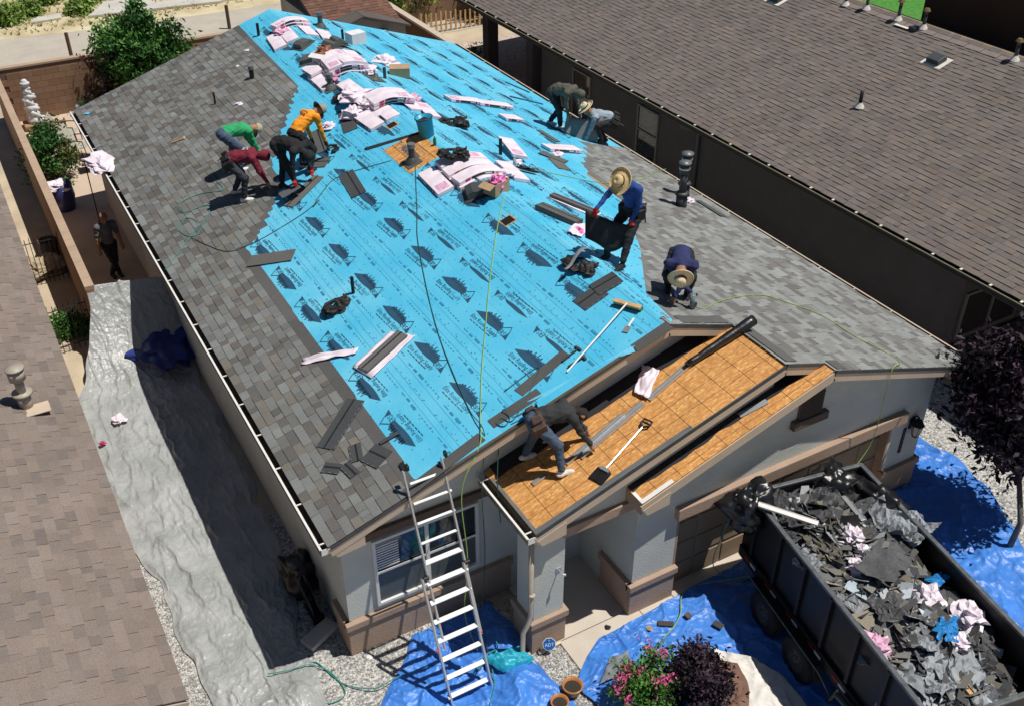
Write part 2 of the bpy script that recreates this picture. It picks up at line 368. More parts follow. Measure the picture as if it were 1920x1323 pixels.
# right slope
fr_ = lambda u, v: frR(u, v); cs = []; hl = []; ends = []
RID3, RID2 = (W-(X3+W)/2)*K, (W-(X2+W)/2)*K
for k in range(40):
    v0, v1 = EX*k-.03, min(EX*(k+1)-.03, W/2*K)
    y0 = -D3-.02 if v1 < RID3+.05 else (-D2-.02 if v1 < RID2+.05 else -.02)
    y1 = interp(v1, (1.1, 1.2, 2.63, 2.66, 2.8, 3.96, 4.3, 5.64, 5.7, 5.9), (9.3, 9.0, 7.08, 5.5, 5.3, 3.5, 2.9, 1.0, .3, .15))+.3*(k % 2)-.1
    if v1 < 1.1: y1 = 9.2
    ends.append(y1); cs.append((v0, v1, y0, y1))
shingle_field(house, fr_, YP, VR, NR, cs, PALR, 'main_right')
for k in range(40):
    v1 = EX*(k+1)-.03; nxt = ends[k+1] if k < 39 else -.02
    if nxt < ends[k]-.02 and v1 < 5.7: hl.append((v1, v1+.2, nxt, ends[k]))
headlap(house, fr_, YP, NR, hl, (.15, .15, .147))
# starter strips on the front rake and along the edge of the paper
def strip_on(sl, a, b, w, name, m, par, th=.006, lift=.008, colr=None):
    M = SM(sl, a, b, lift); l = dist(a, b); q = MB(); q.box((0, 0, th/2), (l, w, th), 0, M, colr); return q.build(name, m, par)
for a, b in (((1.204, 0.024, 3.144), (2.504, 0.157, 3.569)), ((2.714, 0.267, 3.637), (3.549, 0.277, 3.910)), ((3.312, 0.498, 3.833), (4.250, 0.668, 4.140)), ((4.997, -0.041, 4.384), (5.632, -0.028, 4.592))):
    strip_on('L', a, b, .2, 'starter_strip', M_SH, house, colr=(.085, .085, .083))
strip_on('R', (5.9, .12, roofz(5.9)), (6.85, .12, roofz(6.85)), .22, 'starter_strip', M_SH, house, colr=(.1, .1, .1), lift=.014)
for a, b in (((6.95, -.05), (6.95, -1.2)), ((7.80, -1.2), (7.80, -1.46))):
    strip_on('R', (a[0]+.12, a[1], roofz(a[0]+.12)), (b[0]+.12, b[1], roofz(b[0]+.12)), .24, 'ridge_starter', M_SH, house, lift=.016, colr=(.1, .1, .1))
# roof decks (sheathing), as slabs under the coverings
def deck(name, poly, th=.05, m=M_OSB):
    b = MB(); n = len(poly)
    b.add([(p[0], p[1], p[2]-.003) for p in poly]+[(p[0], p[1], p[2]-th) for p in poly], [tuple(range(n)), tuple(range(2*n-1, n-1, -1))]+[(i, n+i, n+(i+1) % n, (i+1) % n) for i in range(n)])
    return b.build(name, m, house)
rz = lambda x: H+S*min(x, W-x)
XR2, XR3 = (X2+W)/2, (X3+W)/2
M_DECK = mat('sheathing_edge', (.3, .22, .14), .9, .1)
deck('roof_deck', [(0, 0, H), (W/2, 0, rz(W/2)), (W/2, LEN, rz(W/2)), (0, LEN, H)], m=M_DECK)
deck('roof_deck', [(W/2, 0, rz(W/2)), (XR2, 0, rz(XR2)), (XR2, -D2, rz(XR2)), (XR3, -D2, rz(XR3)), (XR3, -D3, rz(XR3)), (W, -D3, H), (W, LEN, H), (W/2, LEN, rz(W/2))], m=M_DECK)
# bare OSB slopes of the entry and garage gables, panel by panel with printed nail lines
def osb_slope(xl, xr, y0, y1, ox, lines_x, lines_y, nm='osb_panel'):
    z = lambda x: H+S*(x-xl)
    n = max(1, round((xr-xl)/1.22*K/2)); xs = [xl+(xr-xl)*i/n for i in range(n+1)]
    for i in range(n):
        a, c = xs[i]+.002, xs[i+1]-.002; b = MB()
        b.add([(0, 0, 0), (c-a, 0, S*(c-a)), (c-a, y1-y0, S*(c-a)), (0, y1-y0, 0), (0, 0, -.04), (c-a, 0, S*(c-a)-.04), (c-a, y1-y0, S*(c-a)-.04), (0, y1-y0, -.04)],
              [(0, 1, 2, 3), (0, 4, 5, 1), (1, 5, 6, 2), (2, 6, 7, 3), (3, 7, 4, 0)])
        o = b.build(nm, M_OSB, house); o.location = (a, y0, z(a))
    q = MB(); t = .003; e = .0025
    for x in lines_x: q.add([(x-t, y0, z(x-t)+e), (x+t, y0, z(x+t)+e), (x+t, y1, z(x+t)+e), (x-t, y1, z(x-t)+e)], [(0, 1, 2, 3)])
    for y in lines_y: q.add([(xl, y-t, H+e*1.3), (xr, y-t, z(xr)+e*1.3), (xr, y+t, z(xr)+e*1.3), (xl, y+t, H+e*1.3)], [(0, 1, 2, 3)])
    q.build('nail_lines', M_LINE, house)
osb_slope(X2, XR2-.01, -D2, .3, 0, [X2+.33+.385*i for i in range(11)], [-.94, -.66, -.25, .05])
osb_slope(X3, XR3-.01, -D3, -.9, 0, [X3+.3+.4*i for i in range(8)], [-1.33, -1.1])
# black felt plus painted rake shade, as dark strips where small roofs meet walls
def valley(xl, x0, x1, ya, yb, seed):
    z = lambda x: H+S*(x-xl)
    MB().grid(lambda a, c: (x0+(x1-x0)*a, ya+(yb-ya)*c+(1-c)*.06*noise.noise(Vector((a*9, seed, 0))), z(x0+(x1-x0)*a)+.006+.012*c), 40, 3).build('valley_felt_shade', M_FELT, house, True)
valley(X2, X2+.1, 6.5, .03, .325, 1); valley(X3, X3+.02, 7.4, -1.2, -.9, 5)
# drip edges
def beam(mb, a, b, w, h, mi=0, side=(0, 1, 0)):
    a, b = Vector(a), Vector(b); M = basis((a+b)/2, b-a, Vector((b-a)).cross(Vector(side)).normalized() if True else NZ)
    l = (b-a).length
    mb.box((0, 0, 0), (l, w, h), mi, M)
def trim(name, a, b, w, h, m, side=(0, 1, 0), bev=.003):
    q = MB(); beam(q, a, b, w, h, 0, side); return q.build(name, m, house, bevel=bev)
e = .012
trim('drip_edge', (X2, -D2+.035, H+e), (XR2, -D2+.035, rz(XR2)+e-.03), .08, .012, M_GREY)
trim('drip_edge', (X2, -D2-.008, H-.03), (XR2, -D2-.008, rz(XR2)-.05), .012, .075, M_DKG)
trim('drip_edge', (X2+.03, -D2, H+.012), (X2+.03, .1, H+.012), .075, .01, M_GREY, (1, 0, 0))
trim('drip_edge_white', (X3, -D3+.03, H+e), (X3+.55, -D3+.03, H+S*.55+e), .075, .012, M_WHT)
trim('drip_edge_white', (X3+.02, -D3, H+.012), (X3+.02, -1.2, H+.012), .06, .01, M_WHT, (1, 0, 0))
# fascias on the rakes
def rake(x0, z0, x1, z1, y, h=.15, drop=.13, m=M_TRIM):
    trim('fascia', (x0, y, z0-drop), (x1, y, z1-drop), .03, h, m)
rake(0, H, W/2, rz(W/2), -.012); rake(W/2, rz(W/2), XR2, rz(XR2), -.012)
rake(0, H, W/2, rz(W/2), LEN+.012); rake(W/2, rz(W/2), W, H, LEN+.012)
rake(X2, H, XR2, rz(XR2), -D2+.002); rake(XR2, rz(XR2), XR3, rz(XR3), -D2+.002)
rake(X3, H, XR3, rz(XR3), -D3+.002, .17, .12); rake(XR3, rz(XR3), W, H, -D3+.002)
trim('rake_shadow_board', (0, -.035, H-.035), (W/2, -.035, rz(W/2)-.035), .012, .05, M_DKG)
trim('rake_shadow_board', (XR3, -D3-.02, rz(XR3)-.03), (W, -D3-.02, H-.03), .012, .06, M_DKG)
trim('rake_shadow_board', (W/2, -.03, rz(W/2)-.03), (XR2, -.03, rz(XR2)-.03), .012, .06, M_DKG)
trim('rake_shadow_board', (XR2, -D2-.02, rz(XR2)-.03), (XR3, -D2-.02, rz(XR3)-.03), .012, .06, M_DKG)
def soffit(x0, z0, x1, z1, ya, yb):
    q = MB(); d = .1
    q.add([(x0, ya, z0-d), (x1, ya, z1-d), (x1, yb, z1-d), (x0, yb, z0-d)], [(0, 1, 2, 3)]); q.build('soffit', M_TRIM, house)
soffit(0, H, W/2, rz(W/2), 0, .4); soffit(X2, H, XR2, rz(XR2), -D2, -.8); soffit(X3, H, XR3, rz(XR3), -D3, -1); soffit(XR3, rz(XR3), W, H, -D3, -1)
def eave_return(x0, x1, y, sgn=1):
    q = MB(); z0 = H-.2
    pl = [(x0, H-.13), (x1, H-.13+S*abs(x1-x0)), (x1, z0-.02), (x0+sgn*.08, z0-.06)]
    q.prism(pl, -(y+.3), -(y-.02), 0, RX(90)); q.build('eave_return', M_TRIM, house)
eave_return(.02, .52, 0); eave_return(X2+.02, X2+.5, -D2); eave_return(X3+.02, X3+.5, -D3); eave_return(W-.02, W-.4, -D3, -1)
q = MB(); q.box((.02, LEN/2, H-.15), (.03, LEN, .18)); q.build('fascia', M_TRIM, house)
q = MB(); q.box((W-.02, (LEN-D3)/2, H-.15), (.03, LEN+D3, .18)); q.build('fascia', M_TRIM, house)
q = MB(); q.box((X2+.02, -.45, H-.15), (.03, 1.5, .18)); q.build('fascia', M_TRIM, house)
q = MB(); q.box((X3+.015, -1.2, H-.13), (.03, .5, .2)); q.build('fascia', M_STT, house)
def gutter(x, y0, y1, sgn, par, lipm=M_WHT, inm=M_GUT, z=H-.02, step=.92):
    q = MB(); x1 = x-sgn*.125
    q.b2((x-sgn*.01, y0, z-.12), (x-sgn*.0, y1, z-.01), 1); q.b2((x1, y0, z-.125), (x, y1, z-.115), 1)
    q.b2((x1-sgn*.012, y0, z-.115), (x1+sgn*.004, y1, z-.012), 1); q.b2((x1-sgn*.02, y0, z-.022), (x1+sgn*.012, y1, z), 0)
    q.b2((x1, y0-.008, z-.12), (x, y0, z-.01), 0); q.b2((x1, y1, z-.12), (x, y1+.008, z-.01), 0)
    g = q.build('gutter', [lipm, inm], par)
    n = max(1, int((y1-y0)/step)) if step < 50 else -1
    for i in range(n+1):
        MB().box((x1+sgn*.06, y0+.1+i*(y1-y0-.2)/n, z+.001), (.11, .022, .012)).build('gutter_bracket', lipm, g)
    return g
gutter(-.0, 0, LEN, 1, house); gutter(W+.0, -D3, LEN, -1, house, M_TRIM); gutter(X2, -D2, .25, 1, house, M_WHT, mat('gutter_olive', (.17, .15, .11), .6, .2))
# ---- walls
CYC = Matrix(((0, 0, 1, 0), (1, 0, 0, 0), (0, 1, 0, 0), (0, 0, 0, 1)))
def wallY(poly, y0, y1, m, name='wall', par=None):
    q = MB(); q.prism(poly, -y1, -y0, 0, RX(90)); return q.build(name, m, par or house)
def wallX(poly, x0, x1, m, name='wall', par=None):
    q = MB(); q.prism(poly, x0, x1, 0, CYC); return q.build(name, m, par or house)
u = .1
wl, wr, wf, wb, wg, we = .24, 10.77, .33, LEN-.3, -1.16, -1.05
wallY([(wl, 0), (4.45, 0), (4.45, 2.5), (10.7, 2.5), (10.7, rz(10.7)-u), (W/2, rz(W/2)-u), (wl, H+S*wl-u)], wf, wf+.15, M_STL)
wallX([(wf+.15, 0), (wb, 0), (wb, H-.02), (wf+.15, H-.02)], wl, wl+.15, M_STL)
wallX([(wg+.15, 0), (wb, 0), (wb, H+.05), (wg+.15, H+.05)], wr-.15, wr, M_STL)
wallY([(wl, 0), (wr, 0), (wr, H-.02), (W/2, rz(W/2)-u), (wl, H-.02)], wb, wb+.15, M_STL)
wallY([(4.45, 0), (5.25, 0), (5.25, 1.8), (9.95, 1.8), (9.95, 0), (wr, 0), (wr, H+S*(W-wr)-u), (XR3, rz(XR3)-u), (4.45, H+S*(4.45-X3)-u)], wg, wg+.15, M_STL)
wallX([(wg+.15, 0), (wf+2, 0), (wf+2, 2.6), (wg+.15, 2.6)], 4.45, 4.6, M_STL)
wallY([(2.69, 2.45), (4.45, 2.45), (4.45, 2.75), (XR2, 3.2), (XR2, H+S*(XR2-X2)-u-.03), (2.69, H-.08)], we, we+.15, M_STL)
wallX([(we+.15, 2.25), (wf, 2.25), (wf, H-.05), (we+.15, H-.05)], 2.69, 2.84, M_STL)
MB().b2((2.7, -1, 2.46), (4.45, 2.2, 2.5)).build('porch_ceiling', M_STL, house)
wallY([(3.2, 0), (4.5, 0), (4.5, 2.4), (3.2, 2.4)], 2.2, 2.3, M_STL)
wallX([(.48, 0), (2.2, 0), (2.2, 2.4), (.48, 2.4)], 3.1, 3.2, M_STL)
def wains(p, q_, cap=True):
    d = MB().b2((p[0], p[1], 0), (q_[0], q_[1], .58)).build('wainscot', M_STT, house, bevel=.008)
    if cap: MB().b2((p[0]-.035, p[1]-.035, .58), (q_[0]+.035, q_[1]+.035, .71)).build('wainscot_cap', M_STT, d, bevel=.012)
wains((.19, .275), (3.05, .34)); wains((.19, .345), (.25, .85))
wains((2.655, -1.085), (3.265, -.5)); wains((4.4, -1.21), (5.28, -1.15)); wains((4.4, -1.145), (4.46, -.35)); wains((9.92, -1.21), (10.82, -1.15)); wains((10.765, -1.145), (10.82, -.3))
MB().b2((2.69, -1.05, 0), (3.23, -.55, 2.6)).build('porch_column', M_STL, house, bevel=.012)
MB().b2((.57, .26, 2.27), (3.0, .335, 2.42)).build('lintel', mat('lintel_brown', (.13, .09, .065), .9, .08, 3, .4, 45), house, bevel=.01)
MB().b2((3.15, -1.12, 2.30), (4.55, -.9, 2.48)).build('porch_beam', M_STT, house, bevel=.01)
MB().b2((5.17, -1.27, 1.80), (10.16, -1.1, 2.03)).build('garage_lintel', M_STT, house, bevel=.012)
# window of the front room
M_FR = M_VINYL
def window(par, M, w, h, cols, rail=.5, frame=M_VINYL, glass=M_GLASS, blind=None, name='window', screen=None):
    """local: x across, y up, z outwards"""
    t = .05
    q = MB(); q.b2((0, 0, 0), (w, t, .05)); q.b2((0, h-t, 0), (w, h, .05)); q.b2((0, t, 0), (t, h-t, .05)); q.b2((w-t, t, 0), (w, h-t, .05))
    for i in range(1, cols): x = w*i/cols; q.b2((x-t*.6, t, .002), (x+t*.6, h-t, .048))
    o = q.build(name, frame, par); o.matrix_local = M
    for i in range(cols):
        a, c = w*i/cols+t*.6, w*(i+1)/cols-t*.6
        for (lo, hi, dz) in ((t, h*rail, .004), (h*rail, h-t, .012)):
            MB().b2((a, lo+.02, dz), (c, hi-.02, dz+.008)).build('pane', screen if screen and lo < .2 else glass, o)
            MB().b2((a, hi-.035 if hi < h*.9 else lo-.02, dz+.008), (c, hi+.02 if hi < h*.9 else lo+.02, dz+.035)).build('rail', frame, o)
    if blind:
        for (x0, x1, z0, z1) in blind:
            k = int((z1-z0)/.05)
            for j in range(k):
                MB().b2((x0, z0+j*.05, .0205), (x1, z0+j*.05+.024, .0225)).build('blind_slat', M_VINYL, o)
    return o
window(house, T((.71, .33, .84)) @ RX(90), 1.77, 1.36, 2, .51, screen=mat('window_screen', (.085, .095, .09), .35, .15, 2, spec=.5), blind=[(.06, .42, .74, 1.28)])
M_GDOOR = mat('garage_door_tan', (.27, .20, .13), .75, .06, 3)
gd = MB().b2((5.2, -.98, 0), (10, -.93, 1.95)).build('garage_door', M_GDOOR, house)
for r in range(4):
    for c in range(8):
        x0 = 5.28+c*.59; z0 = .06+r*.47
        MB().b2((x0, -.995, z0), (x0+.53, -.975, z0+.4)).build('door_panel', M_GDOOR, gd, bevel=.008)
        for g in range(1, 6): pass
MB().b2((5.25, -1.16, 0), (5.3, -.9, 1.8)).build('garage_jamb', M_STT, house); MB().b2((9.9, -1.16, 0), (9.95, -.9, 1.8)).build('garage_jamb', M_STT, house)
# gable vent
M_VB = mat('vent_brown', (.12, .085, .07), .8, .06)
gv = MB().b2((7.48, -1.19, 2.86), (7.98, -1.15, 3.36)).build('gable_vent', M_VB, house)
for i in range(9): MB().add([(7.5, -1.195, 2.9+i*.05), (7.96, -1.195, 2.9+i*.05), (7.96, -1.225, 2.875+i*.05), (7.5, -1.225, 2.875+i*.05)], [(0, 1, 2, 3)]).build('louvre', M_VB, gv, solid=.006)
MB().b2((7.36, -1.26, 2.7), (8.1, -1.14, 2.86)).build('vent_sill', M_VB, house, bevel=.012)
# dark windows on the shaded side, front door, hose bib, downspout
window(house, T((wl-.002, 6.6, 1.3)) @ Matrix.Rotation(-pi/2, 4, 'Z') @ RX(90), 1.2, 1.0, 2, .5)
MB().b2((3.3, 2.12, .03), (4.3, 2.19, 2.1)).build('front_door', mat('door_brown', (.05, .03, .02), .6, .1), house)
q = MB(); q.tube([(2.6, -1.12, 2.6), (2.6, -1.12, 1.0), (2.57, -1.14, .86), (2.45, -1.16, .7), (2.44, -1.16, .2), (2.36, -1.3, .06)], .042, 8); q.build('downspout', M_GUTB, house, True)
q = MB(); q.tube([(2.6, -1.16, 1.42), (2.6, -1.16, 1.45)], .05); q.build('downspout_strap', M_GUTB, house)
q = MB(); q.tube([(3.12, -1.05, 1.62), (3.12, -1.17, 1.62)], .012); q.tube([(3.12, -1.17, 1.62), (3.16, -1.2, 1.62)], .02); q.box((3.12, -1.055, 1.62), (.09, .012, .09)); q.build('hose_bracket', M_ALU, house)

# ============================================================ underlayment with its print (parts of the house)
def text_mesh(body, size=1.0, res=2):
    c = bpy.data.curves.new('lettering', 'FONT'); c.body = body; c.size = size; c.resolution_u = res; c.fill_mode = 'FRONT'
    o = bpy.data.objects.new('lettering', c); COL.objects.link(o); dg = bpy.context.evaluated_depsgraph_get()
    me = o.evaluated_get(dg).to_mesh(); vs = [tuple(v.co) for v in me.vertices]; fs = [tuple(p.vertices) for p in me.polygons]
    o.evaluated_get(dg).to_mesh_clear(); bpy.data.objects.remove(o); bpy.data.curves.remove(c)
    xs = [v[0] for v in vs]; x0, x1 = min(xs), max(xs)
    return [(v[0]-x0, v[1], 0) for v in vs], fs, x1-x0
def logo_mesh(sky=True):
    b = MB(); N_ = 12
    low = lambda t: -.02*sin(pi*min(1, t/.6))+(.05*(t-.5) if t > .5 else 0)
    top = lambda t: min(.135, t*.62)*(1 if sky else .3)+.006
    for i in range(N_):
        t0, t1 = .72*i/N_, .72*(i+1)/N_
        b.add([(t0, low(t0), 0), (t1, low(t1), 0), (t1, top(t1)-max(0, t1-.6)*.3, 0), (t0, top(t0)-max(0, t0-.6)*.3, 0)], [(0, 1, 2, 3)])
    if sky:
        for x, w, h in ((.19, .035, .03), (.235, .045, .055), (.29, .03, .03), (.325, .02, .11), (.355, .05, .055), (.42, .02, .13), (.45, .045, .06), (.50, .028, .10), (.54, .05, .045), (.60, .045, .06), (.65, .04, .02)):
            b.add([(x, .08, 0), (x+w, .08, 0), (x+w, .125+h*.8, 0), (x, .125+h*.8, 0)], [(0, 1, 2, 3)])
    def ln(p, q, t=.008):
        p, q = Vector(p), Vector(q); d = (q-p).normalized(); n = Vector((-d.y, d.x))*t
        b.add([(p+n).to_tuple()+(0,), (p-n).to_tuple()+(0,), (q-n).to_tuple()+(0,), (q+n).to_tuple()+(0,)], [(0, 1, 2, 3)])
    if sky: ln((.68, .08), (.83, .22)); ln((.83, .22), (.91, .11))
    b.add([(.875, .0, 0), (1.0, -.01, 0), (.905, .12, 0)], [(0, 1, 2)])
    v, f, w = text_mesh('ERS', .13); k = .155/w; b.add([(x*k+.715, y*k*1.25-.005, 0.0004) for x, y, z in v], f)
    v, f, w = text_mesh('Elite Roofing Supply', .11); k = .78/w
    b.add([(x*k+.03, y*.95-.135+.05*x*k, 0) for x, y, z in v], f)
    for x0 in (.10, .19, .28, .38, .47, .56, .64):
        b.add([(x0, -.185+.05*x0, 0), (x0+.07, -.185+.05*x0, 0), (x0+.07, -.17+.05*x0, 0), (x0, -.17+.05*x0, 0)], [(0, 1, 2, 3)])
    me = bpy.data.meshes.new('printed_logo'); me.from_pydata([(x-.5, y*1.02, z) for x, y, z in b.v], [], b.f); me.materials.append(M_INK); return me
LOGO, LOGOC = logo_mesh(True), logo_mesh(False)
M_ULS = [M_UL, mat('synthetic_underlayment_b', (.08, .485, .715), .55, .05, .7, .3, 14, c2=(.15, .525, .715), spec=.35, fine=.05, fsc=300), mat('synthetic_underlayment_c', (.066, .465, .715), .55, .05, 1.1, .3, 14, c2=(.11, .505, .72), spec=.35, fine=.05, fsc=300)]
ycutL = lambda v: interp(v, (1.3, 1.55, 1.79, 2.76, 2.98, 3.52, 4.56, 4.8, 4.95), (8.0, 8.1, 8.25, 9.5, 10.5, 11.5, 12.94, 13.2, LEN))
ycutR = lambda v: interp(v, (1.1, 1.2, 2.63, 2.85, 2.95, 3.96, 4.3, 5.64, 5.8, 5.95), (9.2, 9.0, 7.08, 6.9, 5.3, 3.6, 3.0, 1.1, .2, .1))
def paper(side, v0, v1, rows, lab, lift):
    fr, n = (frL, NL) if side == 'L' else (frR, NR)
    ye = (lambda v: (0.0, min(LEN, ycutL(v)+.1))) if side == 'L' else (lambda v: (max(0, ycutR(v)-.1), LEN))
    def fn(a, c):
        v = v0+(v1-v0)*a; y0, y1 = ye(v); y = y0+(y1-y0)*c
        w = .007*(fbm((y*1.6, v*5, 3.1 if side == 'L' else 9))+.35); e = min(1, min(c, 1-c)*25, min(a, 1-a)*6+.15)
        return fr(y, v)+n*(lift+max(0, w)*e)
    o = MB().grid(fn, 14, 150).build('underlayment_sheet', M_ULS[int(v0*7) % 3], house, True)
    ex = Vector((0, -1, 0)) if side == 'L' else Vector((0, 1, 0))   # reading direction of an upright logo
    for (v, inv, ph, me) in rows:
        y = ph-30*1.275
        while y < LEN:
            a, c = ye(v)
            if a+.55 < y < c-.45:
                M = basis(fr(y, v)+n*(lift+.007), -ex if inv else ex, n) @ Matrix.Diagonal((1.0, 1.0 if side == 'L' else .72, 1, 1)); mesh_obj('printed_logo', me, o, M=M)
            y += 1.275
    q = MB()
    def mark(y, v, l, w, mi=0):
        a, c = ye(v)
        if not a+.1 < y < c-.2: return
        M = basis(fr(y, v)+n*(lift+.0065+.0003*mi), (0, 1, 0), n); q.box((0, 0, 0), (l, w, .0006), mi, M)
    for vc in lab:
        y = .15
        for dv in (-.14, -.03, .13):
            a, c = ye(vc+dv); yy = a+.05
            while yy < c-.6: mark(yy+.25, vc+dv, .5, .0028); yy += .5
        yy = .2
        while yy < LEN:
            mark(yy, vc-.2, .15, .042); mark(yy+.2, vc-.19, .1, .035); mark(yy+.37, vc-.19, .14, .012)
            mark(yy+.5, vc+.2, .15, .042); mark(yy+.7, vc+.19, .1, .035); mark(yy+.87, vc+.19, .14, .012)
            for j in range(6):
                mark(yy+.6+j*.09, vc-.2, .05, .012); mark(yy-.1+j*.09, vc+.21, .05, .012);
                mark(yy+j*.17, vc, .035, .012)
            yy += 1.275
    v = v0+.1
    while v < v1:
        yy = rnd(0, .2)
        while yy < LEN: mark(yy+rnd(-.05, .05), v+rnd(-.04, .04), .018, .018); yy += .33
        v += .2
    if q.v: q.build('fine_print', M_INK2, o)['kind'] = 'stuff'
    return o
paper('L', 1.42, 2.95, [(1.79, 1, 6.33, LOGO), (2.80, 0, 6.12, LOGO)], [2.32], .002)
paper('L', 2.92, 4.22, [(3.93, 0, 4.68, LOGO)], [3.38], .004)
paper('L', 4.19, 5.02, [(4.45, 1, 3.58, LOGOC)], [4.82], .006)
paper('L', 5.0, 5.90, [(5.42, 1, 1.78, LOGO)], [5.72], .008)
paper('R', .0, 1.32, [(.7, 0, .3, LOGO)], [.66], .002)
paper('R', 1.29, 2.6, [(1.55, 1, .95, LOGO), (2.3, 0, .1, LOGO)], [1.95], .004)
paper('R', 2.57, 3.9, [(3.25, 1, .75, LOGO)], [3.25], .006)
paper('R', 3.87, 5.2, [(4.1, 0, .2, LOGO), (4.9, 1, .8, LOGO)], [4.55], .008)
paper('R', 5.17, 5.90, [(5.6, 1, .4, LOGOC)], [5.7], .010)
# ridge cap of paper and the loose flap at the front rake
q = MB()
for j in range(40):
    y0, y1 = LEN*j/40, LEN*(j+1)/40
    if y0 < .2: y0 = .2
    pts = [(-.1, -.012), (-.05, -.008), (0, -.004), (.05, -.008), (.1, -.012)]
    vs = [(W/2+a, y, rz(W/2+a)+.022+c) for y in (y0, y1) for a, c in pts]
    q.add(vs, [(i, i+5, i+6, i+1) for i in range(4)])
q.build('underlayment_ridge_sheet', M_UL, house, True)
fl0, fl1 = Vector((3.289, 0.252, 3.825)), Vector((5.028, 0.005, 4.394))
def flap(a, c):
    p = fl0+(fl1-fl0)*a; v = Vector((0, -1, 0))*(c*.11*(.6+.5*sin(a*7)))+Vector((0, 0, 1))*(.014+.008*sin(a*9+c*2)-.02*c)
    return p+v
MB().grid(flap, 20, 5).build('underlayment_flap', M_UL, house, True)
# square openings cut in the deck, and the uncovered OSB patch around the vent stack
def opening(c, s, nm):
    M = SM('L', c, None, .012); o = MB().box((0, 0, 0), (s+.05, s+.05, .006), 0, M).build(nm, M_OSB, house)
    MB().box((0, 0, .004), (s, s, .004), 0, M).build('opening_void', M_HOLE, o)
opening((5.29, 9.40, roofz(5.29)), .19, 'vent_opening'); opening((5.28, 4.31, roofz(5.28)), .21, 'vent_opening')
M = SM('L', (5.14, 7.99, roofz(5.14)), None, .0135); o = MB().box((0, 0, 0), (1.3, .84, .003), 0, M).build('bare_osb_patch', M_OSB, house)
q = MB()
for x in (-.4, 0, .4): q.box((x, 0, .003), (.009, .84, .001), 0, M)
for y in (-.2, .2): q.box((0, y, .004), (1.3, .009, .001), 0, M)
q.build('nail_lines', M_LINE, o)
q = MB(); a0, a1 = Vector((4.509, 8.983, 4.224)), Vector((5.530, 8.482, 4.558))
q.grid(lambda a, c: a0+(a1-a0)*a+Vector((0, 1, 0))*(c*.14*(1-a*.3))+NL*(.016+.035*sin(pi*min(1, c*1.1))), 8, 5); q.build('folded_underlayment', M_FELT, house, True)
# ============================================================ NEIGHBOUR ON THE LEFT
nbl = thing('neighbour_house', 'neighbour house with pinkish brown shingle roof at the left edge', 'house', (-2.9, 0, 0))
inv = T((2.9, 0, 0))
PALN = [((.222, .178, .152), 7), ((.212, .172, .148), 6), ((.197, .162, .142), 4), ((.178, .15, .135), 2), ((.217, .18, .158), 4)]
frN = lambda u, v: Vector((-2.4-v/K+2.9, u, 2.65+S*v/K))
shingle_field(nbl, frN, YP, VR, NR, [(EX*k-.03, EX*(k+1)-.03, -1.46, 19) for k in range(46)], PALN, 'nbl', thick=(.016, .007))
q = MB(); q.add([(.5, -1.44, 2.64), (.5, 19, 2.64), (-6, 19, 2.64+S*6.5), (-6, -1.44, 2.64+S*6.5), (.5, -1.44, 2.56), (.5, 19, 2.56), (-6, 19, 2.56+S*6.5), (-6, -1.44, 2.56+S*6.5)],
      [(0, 1, 2, 3), (7, 6, 5, 4), (0, 4, 5, 1), (3, 7, 4, 0), (1, 5, 6, 2)]); q.build('roof_deck', M_DECK, nbl)
q = MB(); beam(q, (.5, -1.455, 2.52), (-6, -1.455, 2.52+S*6.5), .03, .17); q.build('fascia', M_GUTB, nbl)
q = MB(); q.box((.49, 9, 2.55), (.03, 20.8, .17)); q.build('fascia', M_GUTB, nbl)
MB().b2((-6, -1, 0), (0, 18.5, 2.6)).build('wall', M_STT, nbl)
q = MB(); px, py = -3.15+2.9, 5.2; pz = 2.65+S*.75
q.tube([(px, py, pz-.05), (px, py, pz+.28)], .11, 14); q.tube([(px, py, pz+.26), (px, py, pz+.30)], .16, 14); q.tube([(px, py, pz+.3), (px, py, pz+.55)], .07, 12); q.tube([(px, py, pz+.55), (px, py, pz+.72)], .13, 14); q.tube([(px, py, pz+.74), (px, py, pz+.77)], .15, 14)
q.build('flue_pipe', M_GUTB, nbl, True)
MB().box((px+.12, py-.16, pz+.01), (.42, .3, .012), 0).build('flue_flashing', M_TRIM, nbl)
# ============================================================ NEIGHBOUR ON THE RIGHT
nbr = thing('neighbour_house', 'dark brown neighbour house with long shingle roof at right', 'house', (14.5, 0, 0))
RX0, RZ0, RD = -.5, 2.65, 6.05
PALB = [((.165, .138, .122), 5), ((.155, .131, .118), 5), ((.146, .124, .115), 4), ((.136, .119, .114), 2), ((.16, .13, .114), 3), ((.148, .13, .123), 3)]
frB = lambda u, v: Vector((RX0+v/K, -u, RZ0+S*v/K))
shingle_field(nbr, frB, YM, VL, NL, [(EX*k-.03, min(EX*(k+1)-.03, RD*K), -24.5, 4.5) for k in range(45)], PALB, 'nbr', thick=(.02, .009))
q = MB()
for s_ in (0, 1):
    xs = (RX0, RX0+RD) if s_ == 0 else (RX0+RD, RX0+2*RD)
    zs = (RZ0, RZ0+S*RD) if s_ == 0 else (RZ0+S*RD, RZ0)
    q.add([(xs[0], -4.5, zs[0]-.01), (xs[1], -4.5, zs[1]-.01), (xs[1], 24.5, zs[1]-.01), (xs[0], 24.5, zs[0]-.01), (xs[0], -4.5, zs[0]-.1), (xs[1], -4.5, zs[1]-.1), (xs[1], 24.5, zs[1]-.1), (xs[0], 24.5, zs[0]-.1)],
          [(0, 1, 2, 3), (7, 6, 5, 4), (0, 4, 5, 1), (1, 5, 6, 2), (2, 6, 7, 3), (3, 7, 4, 0)])
q.build('roof_deck', M_DECK, nbr)
